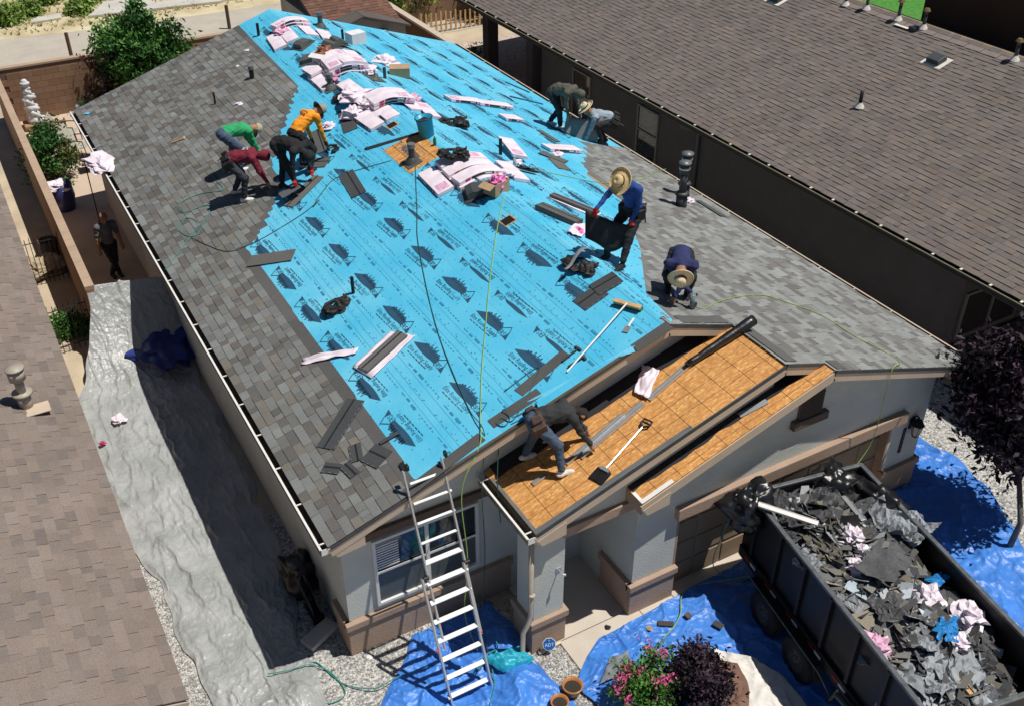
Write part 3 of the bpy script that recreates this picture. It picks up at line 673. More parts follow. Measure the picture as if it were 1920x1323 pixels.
CAPC = mat('ridge_cap', (.21, .175, .16), .9, .1, 4, .3, 60)
for i in range(58):
    y = 24.2-i*.5; q = MB(); x = RX0+RD; z = RZ0+S*RD
    q.add([(x-.16, y, z-.16*S+.02), (x, y, z+.022), (x+.16, y, z-.16*S+.02), (x-.16, y-.5, z-.16*S+.032), (x, y-.5, z+.036), (x+.16, y-.5, z-.16*S+.032)], [(0, 3, 4, 1), (1, 4, 5, 2)]); q.build('ridge_cap', CAPC, nbr)
g = gutter(RX0, -4.5, 24.5, 1, nbr, mat('gutter_olive_lip', (.16, .145, .09), .6, .15), M_BLKM, RZ0-.02, 100)
for i in range(40):
    MB().box((RX0-.06, 24.1-i*.72, RZ0-.008), (.075, .045, .02)).build('gutter_clip', M_WHT, g)
q = MB(); q.box((RX0+.02, 10, RZ0-.13), (.03, 29, .2)); q.build('fascia', M_STD, nbr)
q = MB(); q.b2((RX0, -4.5, RZ0-.24), (.02, 24.5, RZ0-.22)); q.build('soffit', M_STD, nbr)
wallX([(1.24, 0), (18.4, 0), (18.4, 2.45), (1.24, 2.45)], 0, .15, M_STD, 'wall', nbr)
wallY([(.15, 0), (3.4, 0), (3.4, 2.45), (.15, 2.45)], 1.24, 1.4, M_STD, 'wall', nbr)
wallX([(-4, 0), (1.24, 0), (1.24, 2.45), (-4, 2.45)], 3.4, 3.55, M_STD, 'wall', nbr)
wallY([(0.15, 0), (5, 0), (5, 2.45), (.15, 2.45)], 18.25, 18.4, M_STD, 'wall', nbr)
wallX([(18.4, 0), (24.3, 0), (24.3, 2.45), (18.4, 2.45)], 3.2, 3.35, M_STD, 'wall', nbr)
M_WBASE = mat('stucco_base_dark', (.05, .04, .038), .95, .08)
wallY([(-.05, 0), (3.4, 0), (3.4, .5), (-.05, .5)], 1.17, 1.235, M_WBASE, 'wainscot', nbr)
M_WFR = mat('bronze_frame', (.22, .19, .17), .6, .05); M_SCR = mat_glass('screen_glass', (.035, .035, .037))
IX = Matrix.Rotation(-pi/2, 4, 'Z') @ RX(90)
window(nbr, T((-.002, 16.45, .53)) @ IX, 1.02, 1.52, 1, .52, M_WFR, M_SCR); window(nbr, T((-.002, 12.93, .53)) @ IX, 1.02, 1.52, 1, .52, M_WFR, M_SCR)
window(nbr, T((.12, 1.238, .62)) @ RX(90), 1.9, 1.15, 2, .98, M_WFR, M_SCR)
for (x, y) in ((.05, 22.2), (.05, 19.1)):
    MB().b2((x, y, 0), (x+.42, y+.42, 2.45)).build('patio_column', M_STD, nbr, bevel=.01)
MB().b2((-.1, 18.4, 2.2), (.45, 24.3, 2.44)).build('patio_beam', M_STD, nbr)
q = MB(); q.tube([(-.45, 10.35, 2.5), (-.45, 10.35, 2.35), (-.06, 10.1, 2.2), (-.06, 10.1, .1)], .05, 8); q.build('downspout', mat('grey_brown_pipe', (.12, .115, .12), .5, .05), nbr, True)
def on_nbr(x, y, c=13.9): return None
def rv(px): return (px[0]-13.9, px[1], px[2])

# ---- vents and pipes on the right neighbour's roof
M_CAULK = mat('white_sealant', (.62, .60, .55), .8, .1)
def nz(x): return RZ0+S*(x-14.0)
for (x, y) in ((19.1, 6.78), (19.2, 12.83)):
    p = (x-14.5, y, nz(x)); M = basis(p, (0, 1, 0), NL)
    o = MB().box((0, 0, .02), (.62, .5, .012), 0, M).build('vent_flange', M_CAULK, nbr)
    q = MB(); q.prism([(-.2, -.16), (.2, -.16), (.2, .16), (-.2, .16)], .03, .16, 0, M); q.build('roof_vent', M_DKG, nbr, bevel=.02)
M_RUST = mat('weathered_pipe', (.16, .11, .05), .7, .3, 9)
for i, (x, y, h) in enumerate(((16.72, 6.86, 0.42), (19.91, 10.84, 0.3), (20.03, 10.17, 0.38), (20.04, 9.03, 0.42), (20.05, 8.17, 0.4), (20.05, 5.3, 0.4))):
    p = Vector((x-14.5, y, nz(min(x, 20.03)))); q = MB(); q.tube([p-Vector((0, 0, .05)), p+Vector((0, 0, h))], .045, 10); o = q.build('vent_pipe', M_BLKM if i == 0 else M_DKG, nbr, True)
    MB().lathe([(.13, .015), (.06, .12), (.05, .14)], 10, 0, T(p)).build('pipe_boot', M_CAULK, o)
    if i > 1: MB().lathe([(.0, h+.16), (.06, h+.15), (.10, h+.08), (.05, h+.07), (.05, h)], 10, 0, T(p)).build('rain_cap', M_RUST, o)
MB().box((19.92-14.5, 8.68, nz(19.88)+.02), (.3, .5, .012)).build('sealant_patch', M_CAULK, nbr)
MB().box((19.92-14.5, 8.33, nz(19.88)+.06), (.25, .22, .1)).build('roof_vent', M_DKG, nbr, bevel=.02)
# ---- dark house beyond
dh = thing('dark_house', 'tall unlit dark brown house wall beyond the neighbour ridge, top right corner', 'house', (27, 6, 0))
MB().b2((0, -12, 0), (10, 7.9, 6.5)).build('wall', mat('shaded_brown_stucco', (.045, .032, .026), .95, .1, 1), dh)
window(dh, T((-.004, .2, 2.6)) @ IX, 1.2, 1.5, 1, .5, M_WFR, M_SCR)
MB().b2((-.6, -12, 6.5), (10.6, 8.4, 6.7)).build('eave', M_STD, dh)
# ---- boundary walls
M_BLOCK = mat('brown_block', (.27, .165, .105), .95, .12, 1.5, .3, 40); M_BLOCK2 = mat('brown_block_dark', (.235, .14, .088), .95, .12, 1.5, .3, 40); M_COPE = mat('block_coping', (.40, .29, .21), .95, .08, 2, .3, 40)
def block_wall(name, label, x0, x1, y, h, th=.2, detail=(0, 0), axis='x'):
    o = thing(name, label, 'wall', (x0, y, 0))
    MB().b2((0, .012, 0), (x1-x0, th-.012, h-.06)).build('mortar_core', mat('mortar', (.16, .105, .075), .95, .1), o)
    MB().b2((-.01, -.015, h-.06), (x1-x0+.01, th+.015, h)).build('coping', M_COPE, o)
    bm = [MB().b2((.004, 0, .004), (.396, .03, .196)), MB().b2((.004, 0, .004), (.196, .03, .196))]
    mes = []
    for b in bm:
        for m in (M_BLOCK, M_BLOCK2):
            t = b.build('block', m); mes.append(t.data); bpy.data.objects.remove(t)
    for r in range(int((h-.06)/.2)+1):
        x = detail[0]+(r % 2)*.2
        while x < detail[1]:
            if (r+1)*.2 <= h-.05: mesh_obj('block', mes[random.randrange(2)], o, M=T((x, -.012, r*.2)))
            x += .4
    return o
bw = block_wall('back_wall', 'brown block wall closing the back yard behind the green tree', -1.45, 12.5, 26.0, 1.8, .2, (.2, 7.6))
lw = thing('side_wall', 'long tan wall between the back yard and the left neighbour', 'wall', (-1.45, 10.8, 0))
M_TANW = mat('tan_wall', (.33, .20, .125), .95, .1, 2, .3, 40)
q = MB(); q.b2((0, 0, 0), (.17, 15.2, 1.62)); q.build('wall_body', M_TANW, lw)
for i in range(38): MB().b2((-.012, i*.4+.003, 1.62), (.182, i*.4+.397, 1.70)).build('coping_block', M_COPE, lw)
rw = thing('side_wall', 'reddish brown wall with pale cap between yard and right neighbour patio', 'wall', (12.5, 18.6, 0))
MB().b2((0, 0, 0), (.2, 10, 1.72)).build('wall_body', mat('red_brown_wall', (.14, .07, .05), .95, .1, 2), rw); MB().b2((-.02, 0, 1.72), (.22, 10, 1.8)).build('coping', mat('pale_coping', (.5, .42, .34), .9, .06), rw)
fw = thing('back_wall', 'brown wall at the back of the right neighbour yard behind shrubs', 'wall', (12.7, 29, 0)); MB().b2((0, 0, 0), (14, .2, 1.9)).build('wall_body', M_BLOCK, fw)
# ---- shed with red-brown roof behind the house
sh = thing('shed', 'low building with red brown shingle roof behind the main ridge', 'shed', (8.4, 22, 0))
PALS = [((.165, .085, .062), 4), ((.145, .078, .058), 4), ((.125, .07, .054), 3), ((.175, .095, .07), 3)]
VS = Vector((0, .94, .34)).normalized(); NS = Vector((1, 0, 0)).cross(VS)
fS = lambda u, v: Vector((u, 0, 2.55))+VS*v
shingle_field(sh, fS, Vector((1, 0, 0)), VS, NS, [(.15*k, .15*k+.15, -.1, 2.75) for k in range(20)], PALS, 'shed', 0)
q = MB(); p = [fS(-.1, 0), fS(2.75, 0), fS(2.75, 3), fS(-.1, 3)]; q.add(p+[a-Vector((0, 0, .12)) for a in p], [(0, 1, 2, 3), (0, 4, 5, 1), (1, 5, 6, 2), (2, 6, 7, 3), (3, 7, 4, 0)]); q.build('roof_deck', M_STD, sh)
q = MB(); p = [fS(-.1, 3), fS(2.75, 3)]; q.add([p[0], p[1], (2.75, 5.8, 2.55), (-.1, 5.8, 2.55)], [(0, 1, 2, 3)]); q.build('rear_slope', M_STD, sh)
MB().b2((.2, .4, 0), (2.4, 5, 2.5)).build('wall', mat('shed_wall', (.46, .43, .38), .9, .05), sh)
q = MB(); q.prism([(-.2, 2.2), (2.7, 2.2), (2.7, 2.5), (1.2, 2.95), (-.2, 2.5)], -.05, .4, 0, RX(90)); q.build('gable_trim', mat('shed_trim', (.40, .37, .32), .9, .05), sh)
q = MB(); beam(q, (-.35, -.1, 2.5), (1.2, -.1, 3.02), .8, .06); beam(q, (1.2, -.1, 3.02), (2.85, -.1, 2.5), .8, .06); q.build('gable_roof', M_STD, sh)
for x in (.35, 1.9): MB().lathe([(.0, .12), (.09, .1), (.13, .02), (.13, -.06), (.02, -.08)], 10, 0, T((x, -.47, 2.42))).build('wall_lamp', M_BLKM, sh, True)
# ---- plants: leaves spread through the crown as small faces
def leaf_mat(name, c, var=.5): return mat(name, c, .6, var, 3, c2=tuple(min(1, x*(1+var)) for x in c), spec=.3)
def plant(name, label, cat, base, crown_c, rad, nclump, nleaf, size, m, trunk=None, tm=None, seed=1, clump=.28, flowers=None, shell=.55, droop=0, group=None):
    rs = np.random.RandomState(seed); o = thing(name, label, cat, base, group)
    cc = np.array(crown_c); rad = np.array(rad)
    d = rs.normal(size=(nclump, 3)); d /= np.linalg.norm(d, axis=1)[:, None]; r = (shell+(1-shell)*rs.rand(nclump, 1)**.6)
    cl = cc+d*rad*r*(.82+.3*rs.rand(nclump, 1)); cl[:, 2] = np.maximum(cl[:, 2], .06)
    ks = clump*(.6+.8*rs.rand(nclump))
    idx = rs.randint(nclump, size=nleaf); p = cl[idx]+rs.normal(size=(nleaf, 3))*ks[idx][:, None]*[.62, .62, .5]
    p[:, 2] = np.maximum(p[:, 2], .03)
    a = rs.normal(size=(nleaf, 3)); a[:, 2] -= droop; a /= np.linalg.norm(a, axis=1)[:, None]
    b = np.cross(a, rs.normal(size=(nleaf, 3))); b /= np.linalg.norm(b, axis=1)[:, None]
    s = size*(.6+.8*rs.rand(nleaf, 1)); n = np.cross(a, b)
    V = np.stack([p-a*s, p+b*s*.42+n*s*.1, p+a*s, p-b*s*.42+n*s*.1], 1).reshape(-1, 3)
    F = np.arange(nleaf*4).reshape(-1, 4)
    me = bpy.data.meshes.new('crown'); me.from_pydata(V.tolist(), [], F.tolist())
    ms = m if isinstance(m, list) else [m]
    for x in ms: me.materials.append(x)
    if len(ms) > 1: me.polygons.foreach_set('material_index', (rs.rand(nclump)*len(ms)).astype(int)[idx].tolist())
    mesh_obj('crown', me, o)
    if trunk:
        q = MB(); r0, zt = trunk; top = Vector((cc[0], cc[1], cc[2])); mid = Vector((cc[0]*.4, cc[1]*.4, zt))
        q.tube([(0, 0, -.05), (rnd(-.03, .03), rnd(-.03, .03), zt*.5), mid], [r0, r0*.85, r0*.7], 8)
        for k in range(min(9, nclump)):
            c_ = Vector(cl[k*nclump//9 if nclump > 9 else k]); q.tube([mid, (mid+c_)/2+Vector((rnd(-.08, .08), rnd(-.08, .08), .05)), c_], [r0*.5, r0*.32, r0*.12], 5)
        q.build('trunk', tm or M_BARK, o, True)
    if flowers:
        fm, nf, fs, up = flowers
        for k in range(nf):
            c_ = cl[rs.randint(nclump)]+np.array([0, 0, up]); q = MB()
            for j in range(26):
                w = rs.normal(size=3)*fs; e1 = rs.normal(size=3); e1 = e1/np.linalg.norm(e1)*.022; e2 = rs.normal(size=3); e2 = e2/np.linalg.norm(e2)*.022; w = w+c_
                q.add([w-e1, w+e2, w+e1, w-e2], [(0, 1, 2, 3)])
            q.build('flower_head', fm, o)
    return o
M_BARK = mat('bark', (.10, .075, .055), .9, .25, 8, .5, 30)
LG = [leaf_mat('leaf_green', (.05, .15, .024)), leaf_mat('leaf_green_mid', (.075, .2, .034)), leaf_mat('leaf_green_dark', (.026, .095, .018))]
plant('green_tree', 'leafy green tree in the back yard by the brown block wall', 'tree', (2.9, 25.0, 0), (.1, 0, 1.9), (1.35, 1.2, 1.5), 90, 15000, .085, LG, (.09, 1.0), seed=3, clump=.30, shell=.35, droop=.3)
plant('rose_bush', 'dark flowering shrub under the green tree at roof edge', 'shrub', (1.9, 25.2, 0), (0, 0, .75), (.6, .45, .8), 24, 2200, .06, leaf_mat('leaf_red_green', (.05, .045, .02)), (.03, .4), seed=5, clump=.2, flowers=(mat('rose', (.5, .2, .16), .6, .2), 8, .05, .05))
plant('patio_shrub', 'round dark green shrub on the patio beside the tan side wall', 'shrub', (-.75, 20.6, 0), (0, 0, .85), (.62, .8, .85), 40, 6000, .06, [LG[2], LG[0], leaf_mat('leaf_olive', (.10, .12, .03))], (.04, .5), seed=8, clump=.22, flowers=(mat('white_flower', (.6, .55, .4), .6, .1), 9, .03, .08))
LP = [leaf_mat('leaf_plum', (.028, .014, .026)), leaf_mat('leaf_plum_mid', (.05, .028, .045)), leaf_mat('leaf_plum_dark', (.014, .008, .014))]
plant('plum_tree', 'dark purple leaved plum tree right of the garage', 'tree', (11.05, -3.25, 0), (.45, .85, 2.45), (.95, 1.1, 1.3), 70, 14000, .075, LP, (.06, 1.3), mat('pale_bark', (.16, .14, .12), .9, .2), seed=11, clump=.3, shell=.3)
for i, (x, y, h, r, lab) in enumerate(((14.9, 29.6, 2.2, .9, 'tall green shrub nearest the picket fence in the right yard'), (16.5, 30.0, 1.6, .8, 'yellow green shrub behind the picket fence'), (13.6, 29.4, 2.0, .7, 'leftmost dark shrub against the right yard back wall'), (18.2, 28.3, 2.4, 1.0, 'dark tree right of the picket fence beside patio column'))):
    plant('yard_shrub', lab, 'shrub', (x, y, 0), (0, 0, h*.6), (r, r, h*.5), 30, 3000, .1, [LG[i % 3], LG[(i+1) % 3], leaf_mat('leaf_yellow_green', (.16, .2, .03))], (.05, h*.4), seed=20+i, clump=.3, group=None)
plant('low_yard_shrub', 'low dark bush by the patio slab of the right neighbour', 'shrub', (14.6, 23.4, 0), (0, 0, .35), (.7, .5, .35), 16, 1200, .06, LG[2], seed=31, clump=.2)
for i, (x, y, r) in enumerate(((.2, 37.6, .42), (1.1, 38.4, .4), (3.5, 39.0, .5), (5.0, 39.6, .5), (1.9, 39.9, .5), (3.0, 37.6, .3))):
    plant('field_bush', ['bright green bush at the far left of the dry field', 'small green bush second from left in the dry field', 'bright green bush in the middle of the dry field group', 'rightmost green bush in the dry field corner', 'farthest green bush in the dry field', 'pale green tuft nearest the gravel road'][i], 'bush', (x, y, 0), (0, 0, r*.5), (r, r, r*.6), 18, 1500, .11, [leaf_mat('leaf_field', (.14, .24, .04)), leaf_mat('leaf_field_2', (.2, .27, .07))], seed=40+i, clump=.3)
# dry tussocks spread over the field (uncountable)
rs = np.random.RandomState(2); q = MB()
for i in range(1500):
    x, y = rs.uniform(-6, 20), 35.6+abs(rs.normal())*3.2; h = rs.uniform(.05, .2); 
    for j in range(3):
        a = rs.uniform(0, 6.28); d = np.array([cos(a), sin(a)])*h*.9
        q.add([(x, y, 0), (x+.05, y, 0), (x+d[0], y+d[1], h)], [(0, 1, 2)])
o = q.build('dry_grass', mat('dry_grass', (.45, .38, .17), .9, .3, 2, c2=(.36, .40, .16))); o['kind'] = 'stuff'; o['label'] = 'dry yellow grass tussocks beyond the gravel road'; o['category'] = 'grass'
tag(MB().prism([(3.2, 36.6), (8.6, 36.0), (9.8, 36.6), (6.2, 37.2), (5.6, 38.6), (4.2, 38.3)], .0, .12).build('concrete_apron', M_CONCG, bevel=.03), 'pale concrete apron lying in the dry field', 'concrete slab')
tag(MB().prism([(1.0, 36.9), (2.2, 37.0), (2.3, 37.6), (1.2, 37.5)], .0, .1).build('concrete_piece', M_CONCG, bevel=.03), 'small pale concrete piece among the field bushes', 'concrete slab')
for p, l in (((1.667, 31.755, 0.000), 'left'), ((7.953, 32.274, -0.000), 'right')):
    tag(MB().tube([(0, 0, -.1), (0, 0, .95)], .07, 10).build('steel_post', mat('rusty_post', (.10, .055, .04), .8, .2, 6)), l+'most rusty post standing along the gravel road', 'post').location = (p[0], p[1], 0)
# ---- back yard furniture and ornaments
def ball(mb, c, r, mi=0, n=12, sz=1.0, M=None):
    pr = [(r*sin(pi*i/8), -r*sz*cos(pi*i/8)) for i in range(9)]; mb.lathe(pr, n, mi, (M or Matrix()) @ T(c)); return mb
M_STONE = mat('white_stone', (.55, .58, .62), .8, .15, 6, .3, 30)
gp = thing('planter', 'grey glazed pot with a small plant near the roof corner', 'planter', (1.0, 25.3, 0))
MB().lathe([(.0, .0), (.18, 0), (.28, .38), (.30, .42), (.26, .42), (.24, .36), (0, .34)], 18).build('pot', mat('grey_glaze', (.26, .28, .32), .35, .1), gp, True)
q = MB()
for i in range(26): a = rnd(0, 6.28); q.add([(0, 0, .36), (.03, .02, .36), (cos(a)*.2, sin(a)*.2, rnd(.5, .75))], [(0, 1, 2)])
q.build('foliage', LG[1], gp); q = MB(); ball(q, (.02, .02, .62), .07); ball(q, (.05, 0, .74), .05); q.build('bird_figure', M_DKG, gp, True)
sg = thing('garden_statue', 'slim white garden figure standing beside the metal flower stake', 'statue', (1.75, 25.55, 0))
q = MB(); q.lathe([(.17, 0), (.17, .08), (.09, .14), (.13, .45), (.15, .7), (.10, .92), (.05, .98), (.08, 1.06), (.075, 1.15), (.0, 1.2)], 12); q.build('figure', M_STONE, sg, True)
fs_ = thing('flower_stake', 'tall rusty metal flower ornament in front of the block wall', 'garden ornament', (1.45, 25.3, 0))
q = MB(); q.tube([(0, 0, 0), (.02, 0, 1.6)], .015, 6); q.tube([(.22, .05, 0), (.2, .05, 1.3)], .01, 6); q.build('stake', M_RUST, fs_)
q = MB()
for i in range(40): c = Vector((rnd(-.33, .33), rnd(-.12, .12), 1.85+rnd(-.3, .3))); e1 = Vector((rnd(-1, 1), rnd(-1, 1), rnd(-1, 1))).normalized()*.06; e2 = e1.orthogonal().normalized()*.05; q.add([c-e1, c-e2, c+e1, c+e2], [(0, 1, 2, 3)]); q.tube([(.0, 0, 1.55), c], .006, 4)
q.build('petals', mat('rust_petal', (.09, .04, .03), .7, .3), fs_)
q = MB(); q.box((0, 0, .12), (.16, .12, .24)); q.box((0, 0, .27), (.2, .16, .04)); tag(q.build('garden_lantern', M_RUST), 'small brown lantern standing on the pink patio', 'lantern').location = (.15, 24.6, 0)
def patio_chair(p, yaw, label):
    t = thing('patio_chair', label, 'chair', T(p) @ RZ(yaw), 'patio chairs in the back yard')
    MB().grid(lambda a, c: (-.26+.52*a, -.05+.5*c, .40-.05*c), 4, 4).build('seat', M_SLING, t, solid=.01); MB().grid(lambda a, c: (-.26+.52*a, .45+.28*c, .36+.62*c), 4, 4).build('backrest', M_SLING, t, solid=.01)
    for sx in (-.29, .29):
        MB().tube([(sx, -.02, .62), (sx, -.06, .4), (sx, -.1, .0)], .014, 6).build('leg', M_BLKM, t); MB().tube([(sx, .5, .6), (sx, .45, .4), (sx, .56, 0)], .014, 6).build('leg', M_BLKM, t); MB().tube([(sx, -.04, .62), (sx, .2, .64), (sx, .5, .6)], .016, 6).build('armrest', M_BLKM, t)
M_SLING = mat('beige_sling', (.38, .37, .31), .8, .06)
patio_chair((.30, 23.2, 0), 70, 'sling patio chair farther back on the patio')
patio_chair((.42, 21.9, 0), 55, 'sling patio chair nearer the roof eave')
q = MB(); q.b2((-.3, -.25, .38), (.3, .25, .41)); tag(q.build('side_table', M_BLKM), 'low black side table between chair and shrub', 'table').location = (.35, 20.9, 0)
dr = thing('barrel_planter', 'dark blue barrel with pink wrap hanging over it by the side wall', 'barrel', (-.85, 18.6, 0))
MB().lathe([(0, 0), (.25, 0), (.32, .4), (.28, .8), (.25, .8), (.24, .74), (0, .74)], 18).build('barrel', mat('navy_barrel', (.03, .035, .12), .4, .1), dr, True)
def crumple(r, n=14, amp=.5, flat=.6, seed=0, M=None):
    b = MB(); rs = random.Random(seed); of = rs.uniform(0, 90); vs = []
    for i in range(n+1):
        for j in range(n):
            th = pi*i/n; ph = 2*pi*j/n; d = Vector((sin(th)*cos(ph), sin(th)*sin(ph), cos(th)))
            k = r*(1+amp*noise.noise(d*1.7+Vector((of, 0, 0)))+amp*.7*noise.noise(d*4.1+Vector((0, of, 0))))
            vs.append(((d.x*k), (d.y*k), max(.004, d.z*k*flat+r*flat*.55)))
    fs = [(i*n+j, i*n+(j+1) % n, (i+1)*n+(j+1) % n, (i+1)*n+j) for i in range(n) for j in range(n)]
    return b.add(vs, fs, 0, M)
crumple(.3, 14, .6, .5, 3, T((-.12, -.02, .62))).build('pink_wrap', M_WRAP, dr)
hk = thing('shepherd_hook', 'black double shepherd hook standing by the shaded patio edge', 'plant hook', (-.23, 17.1, 0))
q = MB(); q.tube([(0, 0, 0), (0, 0, 2.1)], .016, 6)
for s_ in (-1, 1): q.tube([(0, 0, 1.75)]+[(s_*(.1+.19*i/6), 0, 1.78+.13*sin(i*.7)) for i in range(7)], .011, 5)
q.build('hook', M_BLKM, hk)
tag(crumple(.42, 16, .6, .25, 8).build('pink_wrapper', M_WRAP), 'large pink wrapper caught on the gutter of the left eave', 'wrapper').matrix_world = T((-.1, 14.6, 2.72)) @ Matrix.Diagonal((.8, 1.5, 1, 1))
# ---- iron fences and things left of the side wall
def iron_fence(name, label, a, b, h, n, cat='fence', z0=0):
    t = thing(name, label, cat, a); d = Vector(b)-Vector(a); d.z = 0
    for i in range(n+1): MB().tube([d*(i/n)+Vector((0, 0, z0)), d*(i/n)+Vector((0, 0, h+(.0 if i % 2 else .04)))], .009, 5).build('picket', M_BLKM, t)
    for z in (.15, h-.12): MB().tube([Vector((0, 0, z)), d+Vector((0, 0, z))], .012, 5).build('rail', M_BLKM, t)
iron_fence('iron_fence', 'black iron fence panel farther back beside the left neighbour', (-2.35, 14.6, 0), (-1.5, 14.6, 0), 1.25, 8)
iron_fence('iron_fence', 'black iron fence at the grey tarp end of the side wall', (-2.3, 11.2, 0), (-1.5, 11.3, 0), 1.2, 7)
crumple(.5, 16, .7, .45, 12, T((-1.962, 15.239, 0.000))).build('covered_heap', mat('tan_cover', (.42, .34, .23), .8, .2, 3)); o = bpy.data.objects['covered_heap']; tag(o, 'tan plastic heap between the neighbour roof and side wall', 'heap')
q = MB(); q.lathe([(.2, 0), (.24, .45), (.22, .45), (.18, .02), (0, .02)], 16); tag(q.build('wicker_basket', mat('wicker', (.10, .085, .07), .9, .5, 30), None, True), 'round wicker basket by the side wall', 'basket').location = (-1.681, 16.026, 0.000)
plant('corner_weed', 'feathery green weed at the iron fence foot beside grey tarp', 'weed', (-1.898, 11.991, 0.000), (0, 0, .2), (.42, .3, .2), 14, 1400, .06, LG[0], seed=71, clump=.15)
# ---- picket fence and barbecue in the right yard
pf = thing('picket_fence', 'low unpainted picket fence in the right neighbour yard', 'fence', (14.4, 27.6, 0))
for i in range(30): MB().b2((i*.22, 0, 0), (i*.22+.07, .03, rnd(.72, .85))).build('picket', M_WOODL, pf)
MB().b2((0, .03, .25), (6.5, .06, .3)).build('rail', M_WOODL, pf)
gr = thing('barbecue_grill', 'black kettle barbecue in the shaded neighbour patio', 'grill', (15.6, 18.7, 0))
MB().lathe([(.0, .62), (.2, .66), (.28, .82), (.28, .86), (.2, 1.02), (.0, 1.08)], 16).build('kettle', M_BLKM, gr, True)
for a in (0, 2.1, 4.2): MB().tube([(.17*cos(a), .17*sin(a), .7), (.28*cos(a), .28*sin(a), 0)], .014, 6).build('leg', M_ALU, gr)

# ============================================================ continuous bodies from blended tapered capsules (surface nets)
def sdf_body(prims, res=.017, k=.03, wr=.0065, seed=0):
    A = np.array([p[0] for p in prims], float); B = np.array([p[1] for p in prims], float)
    ra = np.array([p[2] for p in prims]); rb = np.array([p[3] for p in prims])
    lo = np.minimum((A-ra[:, None]).min(0), (B-rb[:, None]).min(0))-.05; hi = np.maximum((A+ra[:, None]).max(0), (B+rb[:, None]).max(0))+.05
    n = np.ceil((hi-lo)/res).astype(int)+1
    ax = [lo[i]+res*np.arange(n[i]) for i in range(3)]
    P = np.stack(np.meshgrid(*ax, indexing='ij'), -1)
    D = None
    for i in range(len(prims)):
        ab = B[i]-A[i]; L2 = max(ab@ab, 1e-9)
        t = np.clip(((P-A[i])@ab)/L2, 0, 1); d = np.linalg.norm(P-A[i]-t[..., None]*ab, axis=-1)-(ra[i]+(rb[i]-ra[i])*t)
        if D is None: D = d
        else:
            h = np.clip(.5+.5*(d-D)/k, 0, 1); D = d*(1-h)+D*h-k*h*(1-h)
    if wr:
        q = P+seed*3.7
        D = D+wr*(np.sin(q[..., 0]*31+4*np.sin(q[..., 2]*17))*np.sin(q[..., 1]*27+q[..., 2]*23)+.6*np.sin(q[..., 2]*55+6*np.sin(q[..., 0]*13+q[..., 1]*11)))
    neg = D < 0
    C = np.stack([neg[i:n[0]-1+i, j:n[1]-1+j, l:n[2]-1+l] for i in (0, 1) for j in (0, 1) for l in (0, 1)], 0).sum(0)
    act = (C > 0) & (C < 8); idx = -np.ones(act.shape, int); idx[act] = np.arange(act.sum())
    cells = np.argwhere(act); acc = np.zeros((len(cells), 3)); cnt = np.zeros(len(cells))
    cor = [(i, j, l) for i in (0, 1) for j in (0, 1) for l in (0, 1)]
    for a in range(8):
        for b in range(a+1, 8):
            if sum(abs(cor[a][x]-cor[b][x]) for x in range(3)) != 1: continue
            da = D[tuple((cells+cor[a]).T)]; db = D[tuple((cells+cor[b]).T)]; m = (da < 0) != (db < 0)
            t = np.where(m, da/np.where(m, da-db, 1), 0)
            pa, pb = np.array(cor[a], float), np.array(cor[b], float)
            acc += np.where(m[:, None], pa+(pb-pa)*t[:, None], 0); cnt += m
    V = lo+res*(cells+acc/cnt[:, None]); F = []
    for d in range(3):
        e = [1 if x == d else 0 for x in range(3)]; s0 = neg[tuple(slice(0, n[x]-e[x]) for x in range(3))]; s1 = neg[tuple(slice(e[x], n[x]) for x in range(3))]
        ed = np.argwhere(s0 != s1); u, v = [x for x in range(3) if x != d]
        for p in ed:
            if p[u] < 1 or p[v] < 1 or p[u] >= n[u]-1 or p[v] >= n[v]-1 or p[d] >= n[d]-1: continue
            qd = []
            for (du, dv) in ((-1, -1), (0, -1), (0, 0), (-1, 0)):
                c = p.copy(); c[u] += du; c[v] += dv; qd.append(idx[tuple(c)])
            if min(qd) < 0: continue
            fl = (s0[tuple(p)] == True); 
            if d == 1: fl = not fl
            F.append(qd if fl else qd[::-1])
    F = np.array(F); ct = V[F].mean(1)
    best = None; reg = None
    for i in range(len(prims)):
        ab = B[i]-A[i]; L2 = max(ab@ab, 1e-9); t = np.clip(((ct-A[i])@ab)/L2, 0, 1)
        d = np.linalg.norm(ct-A[i]-t[:, None]*ab, axis=1)-(ra[i]+(rb[i]-ra[i])*t)
        if best is None: best = d.copy(); reg = np.full(len(ct), prims[i][4])
        else: m = d < best; best[m] = d[m]; reg[m] = prims[i][4]
    return V, F, reg
def ik(a, b, l1, l2, pole):
    a, b = Vector(a), Vector(b); d = b-a; L = min(d.length, (l1+l2)*.995); dn = d.normalized(); b = a+dn*L
    x = (l1*l1-l2*l2+L*L)/(2*L); h = sqrt(max(0, l1*l1-x*x)); p = Vector(pole); p = (p-dn*p.dot(dn)).normalized()
    return a+dn*x+p*h, b
_pm = {}
def pm(name, c, r=.85, bump=.3):
    if name not in _pm: _pm[name] = mat(name, c, r, .14, 7, bump, 28, c2=tuple(min(1, x*1.25) for x in c))
    return _pm[name]
